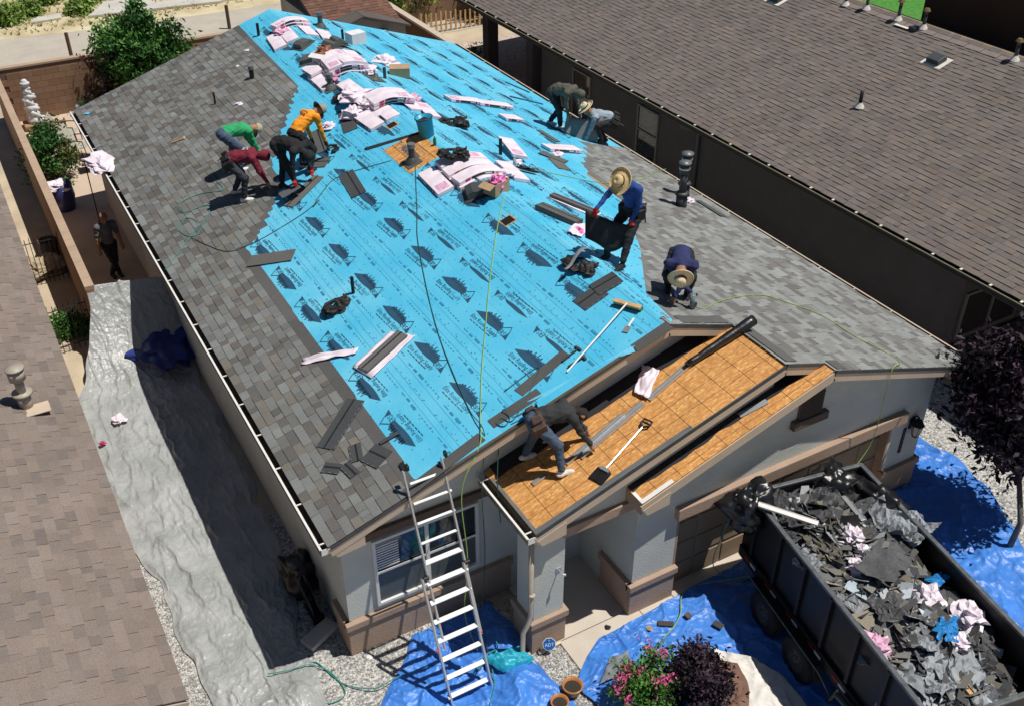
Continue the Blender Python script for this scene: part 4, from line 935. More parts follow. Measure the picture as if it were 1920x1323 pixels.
def person(label, feet, yaw, hip, lean, hands, mats, head=(0, 0), sleeve='long', hat=None, belt=None, twist=0, curve=12, toes=None, knee=None, seed=1, scale=1.05, bulk=1.04, shirt_mark=None, headup=0):
    """feet: two world points (left, right); hip / hands: (forward, left, up) from the midpoint of the feet"""
    shirt, pants, shoe, glove, hood = mats
    fL, fR = Vector(feet[0]), Vector(feet[1]); mid = (fL+fR)/2
    f = Vector((cos(radians(yaw)), sin(radians(yaw)), 0)); l = Vector((-f.y, f.x, 0)); up = Vector((0, 0, 1))
    W3 = lambda p: f*p[0]+l*p[1]+up*p[2]
    o = thing('person', label, 'person', T(mid), 'roofers')
    fl, fr = fL-mid, fR-mid
    pel = W3(hip); a = radians(lean); s = scale
    td = f*sin(a)+up*cos(a); a2 = radians(lean+curve); td2 = f*sin(a2)+up*cos(a2)
    wai = pel+td*.17*s; che = wai+td2*.24*s; nb = che+td2*.15*s
    tw = radians(twist); sd = (l*cos(tw)+(td2.cross(l))*sin(tw)).normalized()
    ah = radians(lean+curve+head[0]); hd = (f*sin(ah)+up*cos(ah)); hd = Matrix.Rotation(radians(head[1]), 3, up) @ hd
    hb = nb+hd*.07; ht = hb+hd*.13*s; fwd = (hd.cross(l)*-1); 
    fc = (l.cross(hd)).normalized()      # face direction
    P = []; SH, PA, SK, SHO, GL, HO = range(6)
    b = bulk
    sho = [che+td2*.09*s+sd*.185*s, che+td2*.09*s-sd*.185*s]
    P += [(pel, wai, .135*b, .125*b, PA), (pel+td*.09, wai, .137*b, .13*b, SH), (wai, che, .128*b, .145*b, SH), (che, che+td2*.1, .14*b, .10*b, SH), (nb-td2*.04, hb+hd*.03, .062, .055, HO)]
    for x in sho: P.append((che+td2*.06, x, .10*b, .078*b, SH))
    P += [(hb+hd*.03, ht, .082, .096, HO), (hb+hd*.06+fc*.03, hb+hd*.03+fc*.045, .07, .055, SK), (hb+hd*.075+fc*.095, hb+hd*.06+fc*.105, .014, .017, SK)]
    for sg in (1, -1): P.append((hb+hd*.08+l*sg*.085, hb+hd*.1+l*sg*.09, .018, .02, SK))
    joints = {}
    for i, (sg, ft) in enumerate(((1, fl), (-1, fr))):
        hj = pel+l*sg*.095*s-td*.01; an = ft+up*.085
        kp = (knee[i] if knee else (1, sg*.25, .2)); kn, an2 = ik(hj, an, .43*s, .42*s, W3(kp))
        P += [(hj, kn, .105*b, .072*b, PA), (kn, an2+(kn-an2)*.12, .072*b, .056*b, PA)]
        tv = W3(toes[i]) if toes else f; tv = Vector((tv.x, tv.y, tv.z))
        P += [(an2-up*.035, ft+tv*.16+up*.035, .045, .042, SHO), (an2-up*.04, ft-tv*.05+up*.04, .045, .042, SHO)]
    fing = []
    for i, (sg, hn) in enumerate(((1, hands[0]), (-1, hands[1]))):
        t = W3(hn); sj = sho[i]; el, wr_ = ik(sj, t, .29*s, .26*s, -f*.6+l*sg*.5-up*.25)
        P += [(sj, el, .066*b, .05, SH), (el, wr_, .049, .036, SH if sleeve == 'long' else (SK if sleeve == 'short' else SH))]
        if sleeve == 'short': P[-2] = (sj, sj+(el-sj)*.75, .072*b, .062*b, SH); P.insert(-1, (sj+(el-sj)*.6, el, .05, .045, SK))
        hdv = ((wr_-el).normalized()*.6+Vector((0, 0, -.4))).normalized(); side = hdv.cross(f).normalized() if hdv.cross(f).length > .2 else l
        P.append((wr_, wr_+hdv*.075, .034, .036, GL))
        for j in range(4): rt = wr_+hdv*.08+side*(j-1.5)*.021; mdl = rt+hdv*.045; P2 = (rt, mdl, .0105, .0095, GL); P.append(P2); P.append((mdl, mdl+(hdv*.5+f*.4).normalized()*.035*(1 if j in (1, 2) else .8), .0095, .008, GL))
        P.append((wr_+hdv*.03, wr_+hdv*.06+side*sg*-.06, .013, .01, GL))
        joints['hand%d' % i] = wr_+hdv*.07; joints['hdir%d' % i] = hdv
    V, F, reg = sdf_body([(tuple(p[0]), tuple(p[1]), p[2], p[3], p[4]) for p in P], seed=seed)
    me = bpy.data.meshes.new('body'); me.from_pydata(V.tolist(), [], F.tolist())
    for m in (shirt, pants, M_SKIN, shoe, glove or M_SKIN, hood or M_SKIN): me.materials.append(m)
    me.polygons.foreach_set('material_index', reg.tolist()); me.polygons.foreach_set('use_smooth', [True]*len(F)); me.update()
    mesh_obj('body', me, o)
    HM = basis(ht+hd*.035, fc, hd)
    if hat in ('straw', 'straw_pale'):
        m = M_STRAW if hat == 'straw' else M_STRAWP
        q = MB(); prof = [(.208, .004), (.212, -.004), (.18, -.012), (.14, -.008), (.105, .004), (.098, .03), (.092, .08), (.075, .115), (.04, .118), (0.0, .105)]
        vs_n = 28; q.lathe(prof, vs_n, 0, HM @ Matrix.Diagonal((1.06, .94, 1, 1)), wob=.05); hobj = q.build('straw_hat', m, o, True, solid=-.006)
        MB().lathe([(.102, .008), (.1045, .008), (.099, .04), (.096, .04)], 24, 0, HM @ Matrix.Diagonal((1.06, .94, 1, 1))).build('hat_band', M_LEAB, hobj, True)
    elif hat in ('cap', 'boonie'):
        m = pm('camo_cap', (.30, .27, .21)) if hat == 'boonie' else pm('tan_cap', (.42, .35, .24))
        q = MB(); q.lathe([(.108, -.06), (.11, .0), (.098, .05), (.06, .08), (0, .09)], 18, 0, HM); hobj = q.build('cap', m, o, True)
        if hat == 'boonie': MB().lathe([(.108, -.05), (.16, -.07), (.19, -.085)], 18, 0, HM).build('brim', M_BLK, hobj, True, solid=.006)
        else: MB().grid(lambda a_, c_: (.09+.11*c_, (-.09+.18*a_)*(1-.3*c_), -.04-.03*c_+.01*cos(pi*(a_-.5))), 6, 3, 0, HM).build('peak', M_BLK, hobj, True, solid=.006)
    elif hat == 'hood':
        MB().lathe([(.115, -.11), (.122, -.04), (.118, .02), (.085, .06), (0, .075)], 16, 0, HM @ T((-.012, 0, 0))).build('hood', shirt, o, True)
    if belt:
        BM = basis(pel+td*.08, f, td); q = MB(); q.lathe([(.150*b, -.035), (.156*b, -.035), (.156*b, .035), (.150*b, .035)], 22, 0, BM @ Matrix.Diagonal((.92, 1.06, 1, 1))); bo = q.build('tool_belt', belt, o, True)
        for (an, zz, sx, sy, sz) in ((75, -.09, .1, .17, .2), (-80, -.09, .11, .19, .22), (130, -.07, .07, .12, .14), (-135, -.07, .07, .12, .16)):
            pp = BM @ RZ(an) @ T((.175*b, 0, zz)); MB().box((0, 0, 0), (sx, sy, sz), 0, pp).build('pouch', belt, bo, bevel=.02)
        hm = MB(); pp = BM @ RZ(100) @ T((.2*b, .02, -.08)); hm.tube([(0, 0, .12), (0, 0, -.22)], .012, 6, 0, pp); hm.box((0, 0, .13), (.03, .11, .03), 0, pp); hm.build('holstered_hammer', M_DKG, bo)
    o_m = Matrix.Translation(mid)
    if shirt_mark:
        cm = shirt_mark; bm = basis(che-(f*cos(a2)-up*sin(a2))*(.152*b), l, -(f*cos(a2)-up*sin(a2)).normalized()); q = MB()
        for (x, y, w, h) in ((-.05, .05, .03, .045), (0, .055, .05, .02), (.04, .03, .025, .05), (-.02, .02, .05, .015), (-.07, -.03, .025, .03), (-.03, -.03, .025, .03), (.01, -.03, .025, .03), (.05, -.03, .025, .03)): q.box((x, y, 0), (w, h, .004), 0, bm)
        q.build('shirt_print', cm, o)
    joints = {k_: (v_+mid if k_.startswith('hand') else v_) for k_, v_ in joints.items()}
    return joints
M_SHOEW = pm('white_shoe', (.62, .60, .58)); M_SHOEB = pm('dark_shoe', (.02, .02, .022)); JEANS = pm('blue_jeans', (.055, .085, .135)); BLKP = pm('black_cloth', (.013, .013, .015)); DKJ = pm('dark_jeans', (.03, .034, .042))
GLR = pm('red_glove', (.55, .025, .02)); GLK = pm('black_glove', (.02, .02, .02))
def onL(x, y): return (x, y, H+S*x+.012)
def onR(x, y): return (x, y, H+S*(W-x)+.012)
# feet given as (left, right); yaw 0 = towards +x, 90 = towards the back
J = {}
J['green'] = person('person in green long sleeve shirt and jeans bending over the shingles', (onL(2.16, 11.25), onL(2.26, 10.85)), 8, (-.16, 0, .86), 74, ((.62, .1, .12), (.6, -.12, .15)),
    (pm('green_shirt', (.025, .33, .12)), JEANS, M_SHOEW, GLK, None), (8, 0), hat='cap', seed=2, curve=22)
J['maroon'] = person('person in maroon hooded shirt with tool belt reaching down to the shingle edge', (onL(1.88, 10.12), onL(1.94, 9.62)), -18, (-.12, 0, .84), 62, ((.62, .12, .22), (.70, -.24, .24)),
    (pm('maroon_shirt', (.16, .012, .028)), DKJ, M_SHOEW, None, pm('maroon_hood', (.17, .012, .03))), (10, -15), hat='hood', belt=M_LEATH, seed=3, curve=25, shirt_mark=pm('white_print', (.5, .45, .45)))
J['orange'] = person('person in orange long sleeve shirt and camouflage hat bending beside the paper', (onL(3.28, 9.66), onL(3.32, 9.3)), 20, (-.12, .06, .86), 44, ((.42, .2, .34), (.55, -.12, .36)),
    (pm('orange_shirt', (.78, .27, .012)), BLKP, M_SHOEB, GLK, None), (15, -10), hat='boonie', seed=4, curve=22, shirt_mark=pm('brown_print', (.12, .05, .02)))
J['black'] = person('person all in black with a red glove lifting loose shingles', (onL(2.70, 9.36), onL(2.92, 9.08)), -55, (-.14, 0, .97), 74, ((.42, .25, .42), (.36, -.26, .32)),
    (BLKP, pm('black_trousers', (.012, .012, .014)), M_SHOEB, GLR, BLKP), (25, 0), hat='hood', seed=5, curve=28, bulk=1.06)
J['olive'] = person('person in olive hooded sweatshirt stooping at the far right eave', (onR(9.93, 10.45), onR(10.02, 10.1)), -62, (-.08, 0, .88), 56, ((.58, .22, .38), (.45, -.15, .40)),
    (pm('olive_hoodie', (.085, .082, .062)), pm('dark_trousers', (.018, .018, .02)), M_SHOEW, None, pm('olive_hood', (.08, .078, .06))), (20, 0), hat='hood', seed=6, curve=30, bulk=1.08)
J['grey'] = person('person in wide pale straw hat and grey blue shirt crouching at the far eave', (onR(10.70, 9.25), onR(10.95, 9.52)), 152, (-.24, 0, .58), 60, ((.45, .18, .18), (.34, -.1, .2)),
    (pm('grey_blue_shirt', (.27, .32, .38)), pm('dark_work_trousers', (.022, .02, .02)), M_SHOEB, GLR, None), (-38, 0), hat='straw_pale', belt=M_LEATH, seed=7, curve=20)
J['blue'] = person('person in blue shirt and straw hat standing on the ridge holding black felt', (onR(6.06, 1.86), onR(6.06, 2.3)), 197, (-.46, -.02, .84), 10, ((-.25, .12, .78), (.02, -.40, .92)),
    (pm('royal_blue_shirt', (.018, .06, .25)), pm('black_work_trousers', (.014, .016, .02)), M_SHOEB, GLR, None), (40, 0), hat='straw', belt=M_LEATH, seed=8, curve=14, sleeve='long')
J['navy'] = person('person in navy shirt and frayed straw hat kneeling with a nail gun', (onR(6.72, .92), onR(6.50, 1.14)), 232, (-.16, 0, .66), 70, ((.52, -.08, .22), (.50, .34, .12)),
    (pm('navy_shirt', (.022, .028, .10)), pm('black_work_trousers', (.014, .016, .02)), M_SHOEB, None, None), (28, 0), hat='straw_pale', seed=9, curve=16)
J['jeans'] = person('person in dark shirt, blue jeans and white shoes working on the bare boards', ((3.16, .05, H+S*.56+.012), (3.40, -.62, H+S*.80+.012)), -8, (-.12, .05, .88), 72, ((.72, .1, .45), (.70, -.2, .34)),
    (pm('charcoal_shirt', (.03, .031, .034)), JEANS, M_SHOEW, None, pm('dark_hair', (.015, .012, .01))), (30, 0), hat=None, belt=M_LEAB, seed=10, curve=22, sleeve='long')
person('person in striped shirt standing in the shade between house and side wall', ((-0.532, 14.138, 0.000), (-0.352, 14.128, 0.000)), -80, (0, 0, .92), 5, ((.12, .28, .85), (.12, -.28, .85)),
    (pm('striped_shirt', (.11, .11, .12)), BLKP, M_SHOEB, None, None), (5, 0), hat=None, seed=12, curve=4, sleeve='short')

# ---- statue by the back wall
st = thing('garden_statue', 'white stone statue of stacked crouching figures by the back wall', 'statue', (-.62, 25.2, 0))
MB().b2((-.35, -.3, 0), (.35, .3, .18)).build('plinth', M_TANW, st, bevel=.02)
pr = []
for (x, z, s_) in ((0, .18, 1.15), (-.06, .62, .95), (-.02, 1.0, .78)):
    V_ = lambda a, b, c: (x+a*s_, b*s_, z+c*s_)
    pr += [(V_(0, 0, .1), V_(-.03, 0, .32), .19*s_, .14*s_, 0), (V_(.03, -.02, .42), V_(.03, -.02, .47), .125*s_, .11*s_, 0), (V_(.13, -.06, .42), V_(.16, -.07, .41), .05*s_, .04*s_, 0)]
    for g_ in (-1, 1): pr += [(V_(0, .15*g_, .32), V_(.16, .12*g_, .2), .06*s_, .045*s_, 0), (V_(.05, .13*g_, .08), V_(.26, .14*g_, .05), .09*s_, .06*s_, 0), (V_(0, .1*g_, .55), V_(0, .11*g_, .56), .035*s_, .03*s_, 0)]
pr += [((0, 0, 1.5), (0, 0, 1.52), .15, .1, 0)]
V, F, rg = sdf_body(pr, .025, .02, .006); me = bpy.data.meshes.new('figures'); me.from_pydata(V.tolist(), [], F.tolist()); me.materials.append(M_STONE); me.polygons.foreach_set('use_smooth', [True]*len(F)); mesh_obj('figures', me, st)
# ============================================================ shingle bundles
def szf(x, r=.22):   # roof height with the ridge rounded, as a stiff bundle bridges it
    d = abs(x-W/2); return H+S*(W/2-(sqrt(d*d+r*r)))+S*r*.35
def bundle(label, c, ang, h0=.0, l=1.0, w=.335, t=.072, group='shingle bundles', seed=0, tilt=0, faces=(1, 1), plain=False):
    """wrapped bundle lying on the roof; ang = direction of its long side; h0 = height of what it lies on"""
    rs = random.Random(seed*31+5); a = radians(ang); dx, dy = cos(a), sin(a)
    z0 = szf(c[0]); o = thing('shingle_bundle', label, 'shingle bundle', (c[0], c[1], z0+h0), group)
    n, k = 12, 4
    def P(i, j, top, inset=0, raise_=0):
        u = (i/n-.5)*(l-inset*2); v = (j/k-.5)*(w-inset*2); x, y = u*dx-v*dy, u*dy+v*dx
        z = szf(c[0]+x)-z0+tilt*u
        if top:
            e = min(min(i, n-i)/1.2, 1)*min(min(j, k-j)/.8, 1); z += t*(.97+.03*e)+.005*noise.noise(Vector((u*5+seed, v*7, seed)))
        return (x, y, z+.004+raise_)
    q = MB(); N = (n+1)*(k+1)
    vs = [P(i, j, True) for i in range(n+1) for j in range(k+1)]+[P(i, j, False) for i in range(n+1) for j in range(k+1)]
    id_ = lambda i, j, b=0: b*N+i*(k+1)+j
    fs = [(id_(i, j), id_(i+1, j), id_(i+1, j+1), id_(i, j+1)) for i in range(n) for j in range(k)]
    for i in range(n): fs += [(id_(i, 0, 1), id_(i+1, 0, 1), id_(i+1, 0), id_(i, 0)), (id_(i, k), id_(i+1, k), id_(i+1, k, 1), id_(i, k, 1))]
    for j in range(k): fs += [(id_(0, j), id_(0, j+1), id_(0, j+1, 1), id_(0, j, 1)), (id_(n, j, 1), id_(n, j+1, 1), id_(n, j+1), id_(n, j))]
    q.add(vs, fs); q.build('wrapper', M_WRAP, o, False, bevel=.006)
    if plain: return o
    def side(i0, i1, j, f0, f1, m, nm, off):   # a printed band on a long side
        b = MB(); vv = []; sg = -1 if j == 0 else 1
        for i in np.linspace(i0, i1, 7):
            A, B = Vector(P(i, j, False)), Vector(P(i, j, True)); o_ = Vector((dy*-sg*-1*0, 0, 0)); nn = Vector((-dy, dx, 0))*sg*off
            vv += [A+(B-A)*f0+nn, A+(B-A)*f1+nn]
        b.add(vv, [(2*x, 2*x+2, 2*x+3, 2*x+1) for x in range(6)]); b.build(nm, m, o)
    for j in (0, k):
        side(3.2, 9.2, j, .15, .8, M_INKB, 'label_band', .004); side(1.6, 2.9, j, .12, .85, M_MAG, 'label_patch', .004); side(6.8, 8.6, j, .3, .65, M_WRAP, 'label_text', .006); side(9.6, 10.4, j, .15, .8, M_PINK, 'label_patch', .004)
    if rs.random() < .55:
        i0 = rs.choice((.7, 7.6)); b = MB(); nu = 5
        vv = [Vector(P(i0+2.9*x/nu, .7+2.6*y/2, True))+Vector((0, 0, .0025)) for x in range(nu+1) for y in range(3)]
        b.add(vv, [(x*3+y, (x+1)*3+y, (x+1)*3+y+1, x*3+y+1) for x in range(nu) for y in range(2 if seed % 3 else 1)]); b.build('top_print', M_PINKP, o)
    return o
YA, XA = 90, 0
n_ = 0
def bd(label, c, ang, h0=0, **k):
    global n_; n_ += 1; return bundle(label, (c[0]+rnd(-.025, .025), c[1]+rnd(-.03, .03)), ang+rnd(-5, 5), h0, seed=n_, **k)
T_ = .075
for i, w in enumerate(('bottom', 'middle', 'top')): bd(w+' shingle bundle of the rearmost stack draped over the ridge', (5.68, 16.85), 2+i*2, i*T_)
bd('flat shingle bundle lowest on the left slope below the rearmost stack', (5.02, 16.2), 87); bd('shingle bundle half under the rearmost ridge stack, left side', (5.38, 16.25), 88, .01)
bd('shingle bundle on the right slope touching the rearmost stack', (5.98, 16.35), 86); bd('rightmost shingle bundle beside the rearmost stack', (6.35, 16.1), 80)
for lay in range(3):
    for r in range(3):
        bd('%s row, %s layer of the big tall ridge stack by the white box' % (('front', 'middle', 'back')[r], ('lowest', 'second', 'third')[lay]), (5.66+rnd(-.03, .03), 12.85+.345*r), rnd(-2, 2), lay*T_)
for r in range(3): bd('%s bundle of the top layer on the big tall ridge stack' % ('left', 'middle', 'right')[r], (5.34+.345*r, 13.2), 88+r, 3*T_)
bd('low bundle sticking out left under the big tall ridge stack', (5.0, 12.85), 90, 0)
bd('stubby bundle behind the low one left of the big stack', (5.0, 13.45), 90, .09, l=.6)
bd('flat white bundle in front of the three grey pipe boots', (5.3, 11.75), 91)
for r, y in enumerate((10.72, 10.36)):
    for lay in range(2): bd('%s %s bundle of the pair of arched ridge stacks by the bucket' % (('rear', 'front')[r], ('lower', 'upper')[lay]), (5.72, y), rnd(-4, 2), .09+lay*T_)
bd('left bundle lying along the slope under the arched ridge pair', (5.32, 10.45), 90); bd('right bundle lying along the slope under the arched ridge pair', (6.1, 10.4), 87)
bd('long flat bundle pointing at the vent opening left of the ridge', (4.98, 10.1), 93); bd('short bundle between the vent opening and the arched pair', (5.42, 9.95), 88, .0, l=.7)
bd('shingle bundle right of the arched pair near the black tool bag', (6.42, 10.0), 84)
for i, x in enumerate((5.3, 5.66, 6.02)): bd('%s base bundle of the stack under the black tool belt' % ('left', 'middle', 'right')[i], (x, 6.35), 90)
bd('rear arched bundle on the stack under the black tool belt', (5.66, 6.85), -2, T_); bd('middle arched bundle on the tool belt stack', (5.62, 6.5), 1, T_); bd('front arched bundle on the tool belt stack with pink print', (5.62, 6.12), 3, T_)
bd('leftmost low white bundle beside the tool belt stack', (4.92, 6.55), 91); bd('rightmost low white bundle beside the tool belt stack', (6.5, 6.3), 86)
bd('tilted white bundle propped on a vent pipe right of the ridge', (7.23, 7.58), 82, .1, tilt=.06)
bd('pink white bundle left of the pair lying on the right slope', (8.08, 11.42), 12); bd('pink white bundle right of the pair lying on the right slope', (8.9, 11.4), 3)
bd('small square bundle alone on the right slope', (8.78, 10.36), 10, l=.55); bd('pink edged bundle near the two crouching roofers', (8.95, 8.35), 8)
# ---- opened bundles: grey shingles on their torn wrapper
def wrapper_sheet(name, label, sl, pts, seed, m=M_WRAP, amp=.03, cat='wrapper'):
    """flat torn wrapper: outline quad with ripples"""
    p = [Vector(x) for x in pts]; o = p[0]; n = NRM[sl]; b = MB()
    def fn(a, c): return (p[0]*(1-a)*(1-c)+p[1]*a*(1-c)+p[2]*a*c+p[3]*(1-a)*c)-o+n*(.012+amp*(noise.noise(Vector((a*4, c*3, seed)))+.5)*(1-.3*abs(a-.5)))
    t = tag(b.grid(fn, 14, 8).build(name, m, None, True, solid=.002), label, cat); t.location = o; return t
SHG = (.115, .115, .112)
def loose(label, sl, a, b, w=.335, lift=.018, col=None, band=True, layers=1, group='loose shingles', droop=0):
    """one loose laminated shingle between two end points on a slope: sheet, sealant line and cut tabs"""
    a, b = Vector(a), Vector(b); M = SM(sl, a, b, lift); l = (b-a).length
    o = thing('loose_shingle', label, 'shingle', M, group); c = col or (.06, .065, .07)
    q = MB(); 
    for i in range(layers): kc = rnd(.9, 1.1); q.box((rnd(-.01, .01), 0, .005+.01*i), (l, w, .008), 0, None, tuple(x*kc for x in c))
    q.build('sheet', M_SH, o)
    if band:
        z = .0095+.01*(layers-1); MB().box((0, w*.08, z+.001), (l*.998, .03, .002), 0, None, (.018, .018, .02)).build('sealant_strip', M_SH, o)
        q = MB(); x = -l/2+.02
        while x < l/2-.06: q.box((x+.03, -w/2+.012, z+.001), (.04, .012, .002), 0, None, (.15, .15, .15)); x += .11
        q.build('release_tape', M_SH, o)['kind'] = 'stuff'
    return o
loose('long dark loose shingle lying on the finished shingles near the ladder', 'L', (0.646, 1.734, 2.961), (1.412, 2.325, 3.212))
loose('small upright cut shingle left of the square offcut', 'L', (1.011, 1.454, 3.081), (0.916, 1.115, 3.049), .2)
loose('square shingle offcut with two dark edges near the ladder top', 'L', (1.111, 1.158, 3.113), (1.236, 0.825, 3.154), .36)
loose('leftmost small shingle offcut near the ladder', 'L', (0.473, 1.397, 2.905), (0.658, 1.165, 2.965), .19)
loose('small diagonal shingle offcut nearest the rake edge', 'L', (0.741, 1.209, 2.992), (0.785, 0.892, 3.007), .17)
loose('narrow dark shingle strip crossing the edge of the blue paper', 'L', (1.310, 1.170, 3.179), (1.613, 1.150, 3.277), .07, band=False, lift=.03)
loose('shingle lying alone on blue paper right of the black clad roofer', 'L', (3.858, 8.610, 4.012), (3.729, 7.595, 3.969), .32); 
loose('upper shingle with a pale line at the feet of the roofers', 'L', (2.550, 8.575, 3.584), (3.417, 9.024, 3.867), .31, col=(.12, .12, .115))
loose('wide shingle behind the red glove', 'L', (3.442, 9.722, 3.875), (3.755, 9.350, 3.978), .34, col=(.11, .11, .105))
loose('shingle below the orange sleeve on the blue paper', 'L', (4.075, 10.865, 4.083), (3.853, 9.845, 4.010), .3, col=(.10, .105, .105))
loose('shingle bridging the finished tabs and the blue paper edge', 'L', (1.314, 7.469, 3.180), (2.036, 6.872, 3.416), .33, col=(.12, .115, .11), band=False, lift=.026)
loose('dark square sheet under the pink wrapper ball', 'L', (4.858, 11.078, 4.338), (4.590, 10.060, 4.251), .33, col=(.07, .075, .075), band=False)
loose('lower of two overlapped shingles by the push broom', 'L', (4.942, 1.392, 4.366), (5.391, 1.425, 4.513), .36); loose('upper of two overlapped shingles by the push broom', 'L', (5.285, 1.493, 4.478), (5.723, 1.470, 4.621), .34, lift=.03)
loose('flat grey shingle near the small square bundle and the eave roofers', 'R', (9.182, 9.730, 3.443), (9.240, 8.950, 3.423), .17, col=(.12, .12, .12), band=False)
loose('folded grey shingle on the right slope', 'R', (8.128, 7.925, 3.787), (8.491, 7.414, 3.668), .3, col=(.10, .105, .1), band=False, lift=.03); loose('grey shingle lying under the folded one', 'R', (8.275, 7.578, 3.739), (8.132, 6.910, 3.786), .3, col=(.13, .13, .125), band=False)
loose('narrow dark strip on right slope nearest the patio', 'R', (10.811, 14.257, 2.910), (11.118, 13.451, 2.809), .08, col=(.03, .12, .2), band=False); loose('narrow dark strip reaching the stooping roofer', 'R', (10.047, 12.662, 3.160), (10.891, 12.360, 2.884), .1, col=(.03, .12, .2), band=False)
loose('dark strip flashing lying near the right eave', 'R', (10.890, 5.720, 2.884), (10.880, 4.843, 2.887), .16, col=(.075, .085, .085), band=False, lift=.026)
loose('black scrap lying beside the rake offcuts', 'L', (1.396, 0.584, 3.206), (1.383, 0.408, 3.202), .08, band=False, col=(.02, .02, .02), lift=.03)
# opened bundle on the left slope
q0 = wrapper_sheet('opened_wrapper', 'white wrapper spread under grey shingles on the blue paper', 'L', ((1.664, 3.055, 3.294), (1.784, 2.555, 3.333), (2.741, 2.894, 3.646), (2.480, 3.333, 3.561)), 3, amp=.04)
loose('stack of grey shingles on the opened white wrapper', 'L', (1.767, 2.824, 3.328), (2.610, 3.077, 3.603), .25, .05, (.12, .12, .118), layers=3)
wrapper_sheet('wrapper_tail', 'long white wrapper strip trailing onto the finished shingles', 'L', ((1.042, 3.801, 3.091), (1.825, 3.299, 3.347), (1.928, 3.401, 3.380), (1.125, 3.942, 3.118)), 7, amp=.06)
loose('thick stack of grey shingles beside the blue shirted roofer', 'R', (5.994, 4.447, 4.485), (6.408, 3.722, 4.350), .34, .03, (.10, .105, .1), layers=8)
wrapper_sheet('opened_wrapper', 'crumpled white wrapper at the end of the thick shingle stack', 'R', ((5.874, 3.295, 4.524), (6.279, 3.701, 4.392), (6.735, 3.773, 4.243), (6.060, 3.097, 4.463)), 12, amp=.1)
loose('shingle stack with purple wrapper edges on the right slope', 'R', (6.703, 5.150, 4.253), (7.241, 4.348, 4.077), .24, .04, (.11, .10, .105), layers=4)
wrapper_sheet('opened_wrapper', 'white wrapper under the purple edged shingle stack', 'R', ((6.583, 5.072, 4.292), (6.900, 5.352, 4.189), (7.393, 4.426, 4.028), (7.081, 4.146, 4.130)), 14, amp=.03)
# crumpled wrapper balls
def wad(label, p, r, seed, m=M_WRAP, flat=.6, name='crumpled_wrapper', cat='wrapper', group='crumpled wrappers', sz=(1, 1, 1)):
    o = crumple(r, 16, .75, flat, seed).build(name, m); o.matrix_world = T(p) @ Matrix.Diagonal(sz+(1,)); return tag(o, label, cat, group)
wad('white plastic scrap on blue paper by the orange sleeve', (4.300, 10.676, 4.156), .14, 21); wad('pink wrapper ball on the dark square sheet', (4.864, 10.619, 4.340), .2, 22, flat=.8)
wad('small white paper on the finished shingles upper left', (3.282, 13.993, 3.823), .1, 23, flat=.15); wad('tiny pink scrap near the rear starter strip', (4.375, 16.639, 4.181), .07, 24, flat=.2); wad('tiny pink scrap beside the thin rear pipe', (3.895, 16.048, 4.024), .06, 25, flat=.15)
wad('pale wrapper end on the flat bundle behind the arched stacks', (5.166, 11.155, 4.539), .28, 26, sz=(1.2, 1, .8)); wad('pink wrapper scraps right of the big tall stack', (7.166, 14.170, 4.102), .3, 27, flat=.35, sz=(1, 1.4, 1))
wad('white plastic between the tilted bundle and the brush', (6.929, 6.894, 4.179), .12, 28); wad('wrapper scrap beside the folded grey shingle', (8.573, 7.924, 3.642), .12, 29, flat=.35)
wad('pink scrap behind the large vent stacks', (10.525, 5.648, 3.003), .11, 30); wad('pink wrapper on the silver tarp in the sun', (-1.685, 8.019, 0.100), .12, 31, flat=.4); wad('small red scrap on the silver tarp', (-2.120, 7.412, 0.100), .05, 32, M_MAG)
wad('light blue scrap on the rear left roof corner', (0.229, 17.871, 2.825), .07, 33, M_UL, .3); wad('small pink ball at the wrapper near the felt holder', (6.191, 3.387, 4.421), .1, 34, M_PINK)
for k_, (p, lab, sz) in enumerate(((( 5.2, 12.7), 'torn wrapper hanging off the front of the big tall stack', (.5, 1.2, .5)), ((6.15, 12.75), 'torn pink wrapper at the right end of the big tall stack', (.8, .9, .5)), ((5.25, 16.55), 'torn wrapper flap on the rearmost stack', (.6, .8, .4)), ((5.2, 10.6), 'torn wrapper bunch left of the arched pair', (.9, .8, .6)), ((6.3, 10.55), 'torn wrapper end right of the arched pair', (.8, .6, .5)), ((6.15, 6.0), 'torn wrapper end at the front of the tool belt stack', (.7, .5, .4)))):
    wad(lab, (p[0], p[1], roofz(p[0])+.06), .24, 300+k_, M_WRAP if k_ % 2 else M_PINKP, .7, sz=sz)
# ---- pipes, vents and boxes on the roof (fixed pipes are parts of the house)
def pipe(p, h, r=.045, m=M_BLK, flash=None, cap=False):
    p = Vector(p); q = MB(); q.tube([p-Vector((0, 0, .1)), p+Vector((0, 0, h))], r, 12); q.tube([p+Vector((0, 0, h-.01)), p+Vector((0, 0, h+.002))], r*.8, 12); o = q.build('vent_pipe', m, house)
    if flash: MB().prism([(-.2, -.17), (.2, -.17), (.2, .17), (-.2, .17)], .0, .01, 0, SM('L' if p.x < W/2 else 'R', p, None, .02)).build('pipe_flashing', M_VENT, o); MB().lathe([(r*2.2, .0), (r*1.5, .09), (r*1.1, .12)], 14, 0, T(p+Vector((0, 0, .01)))).build('boot', m, o, True)
    if cap: MB().lathe([(r*1.25, h-.09), (r*1.25, h), (r*.9, h+.004), (0, h+.004)], 12, 0, T(p)).build('pipe_collar', M_GREY, o)
pipe((3.919, 14.971, 4.032), .32, .06, cap=True); pipe((2.827, 14.647, 3.674), .3, .025); pipe((2.423, 4.831, 3.542), .33, .032); pipe((5.034, 12.369, 4.396), .36, .07, M_VENT, True, True)
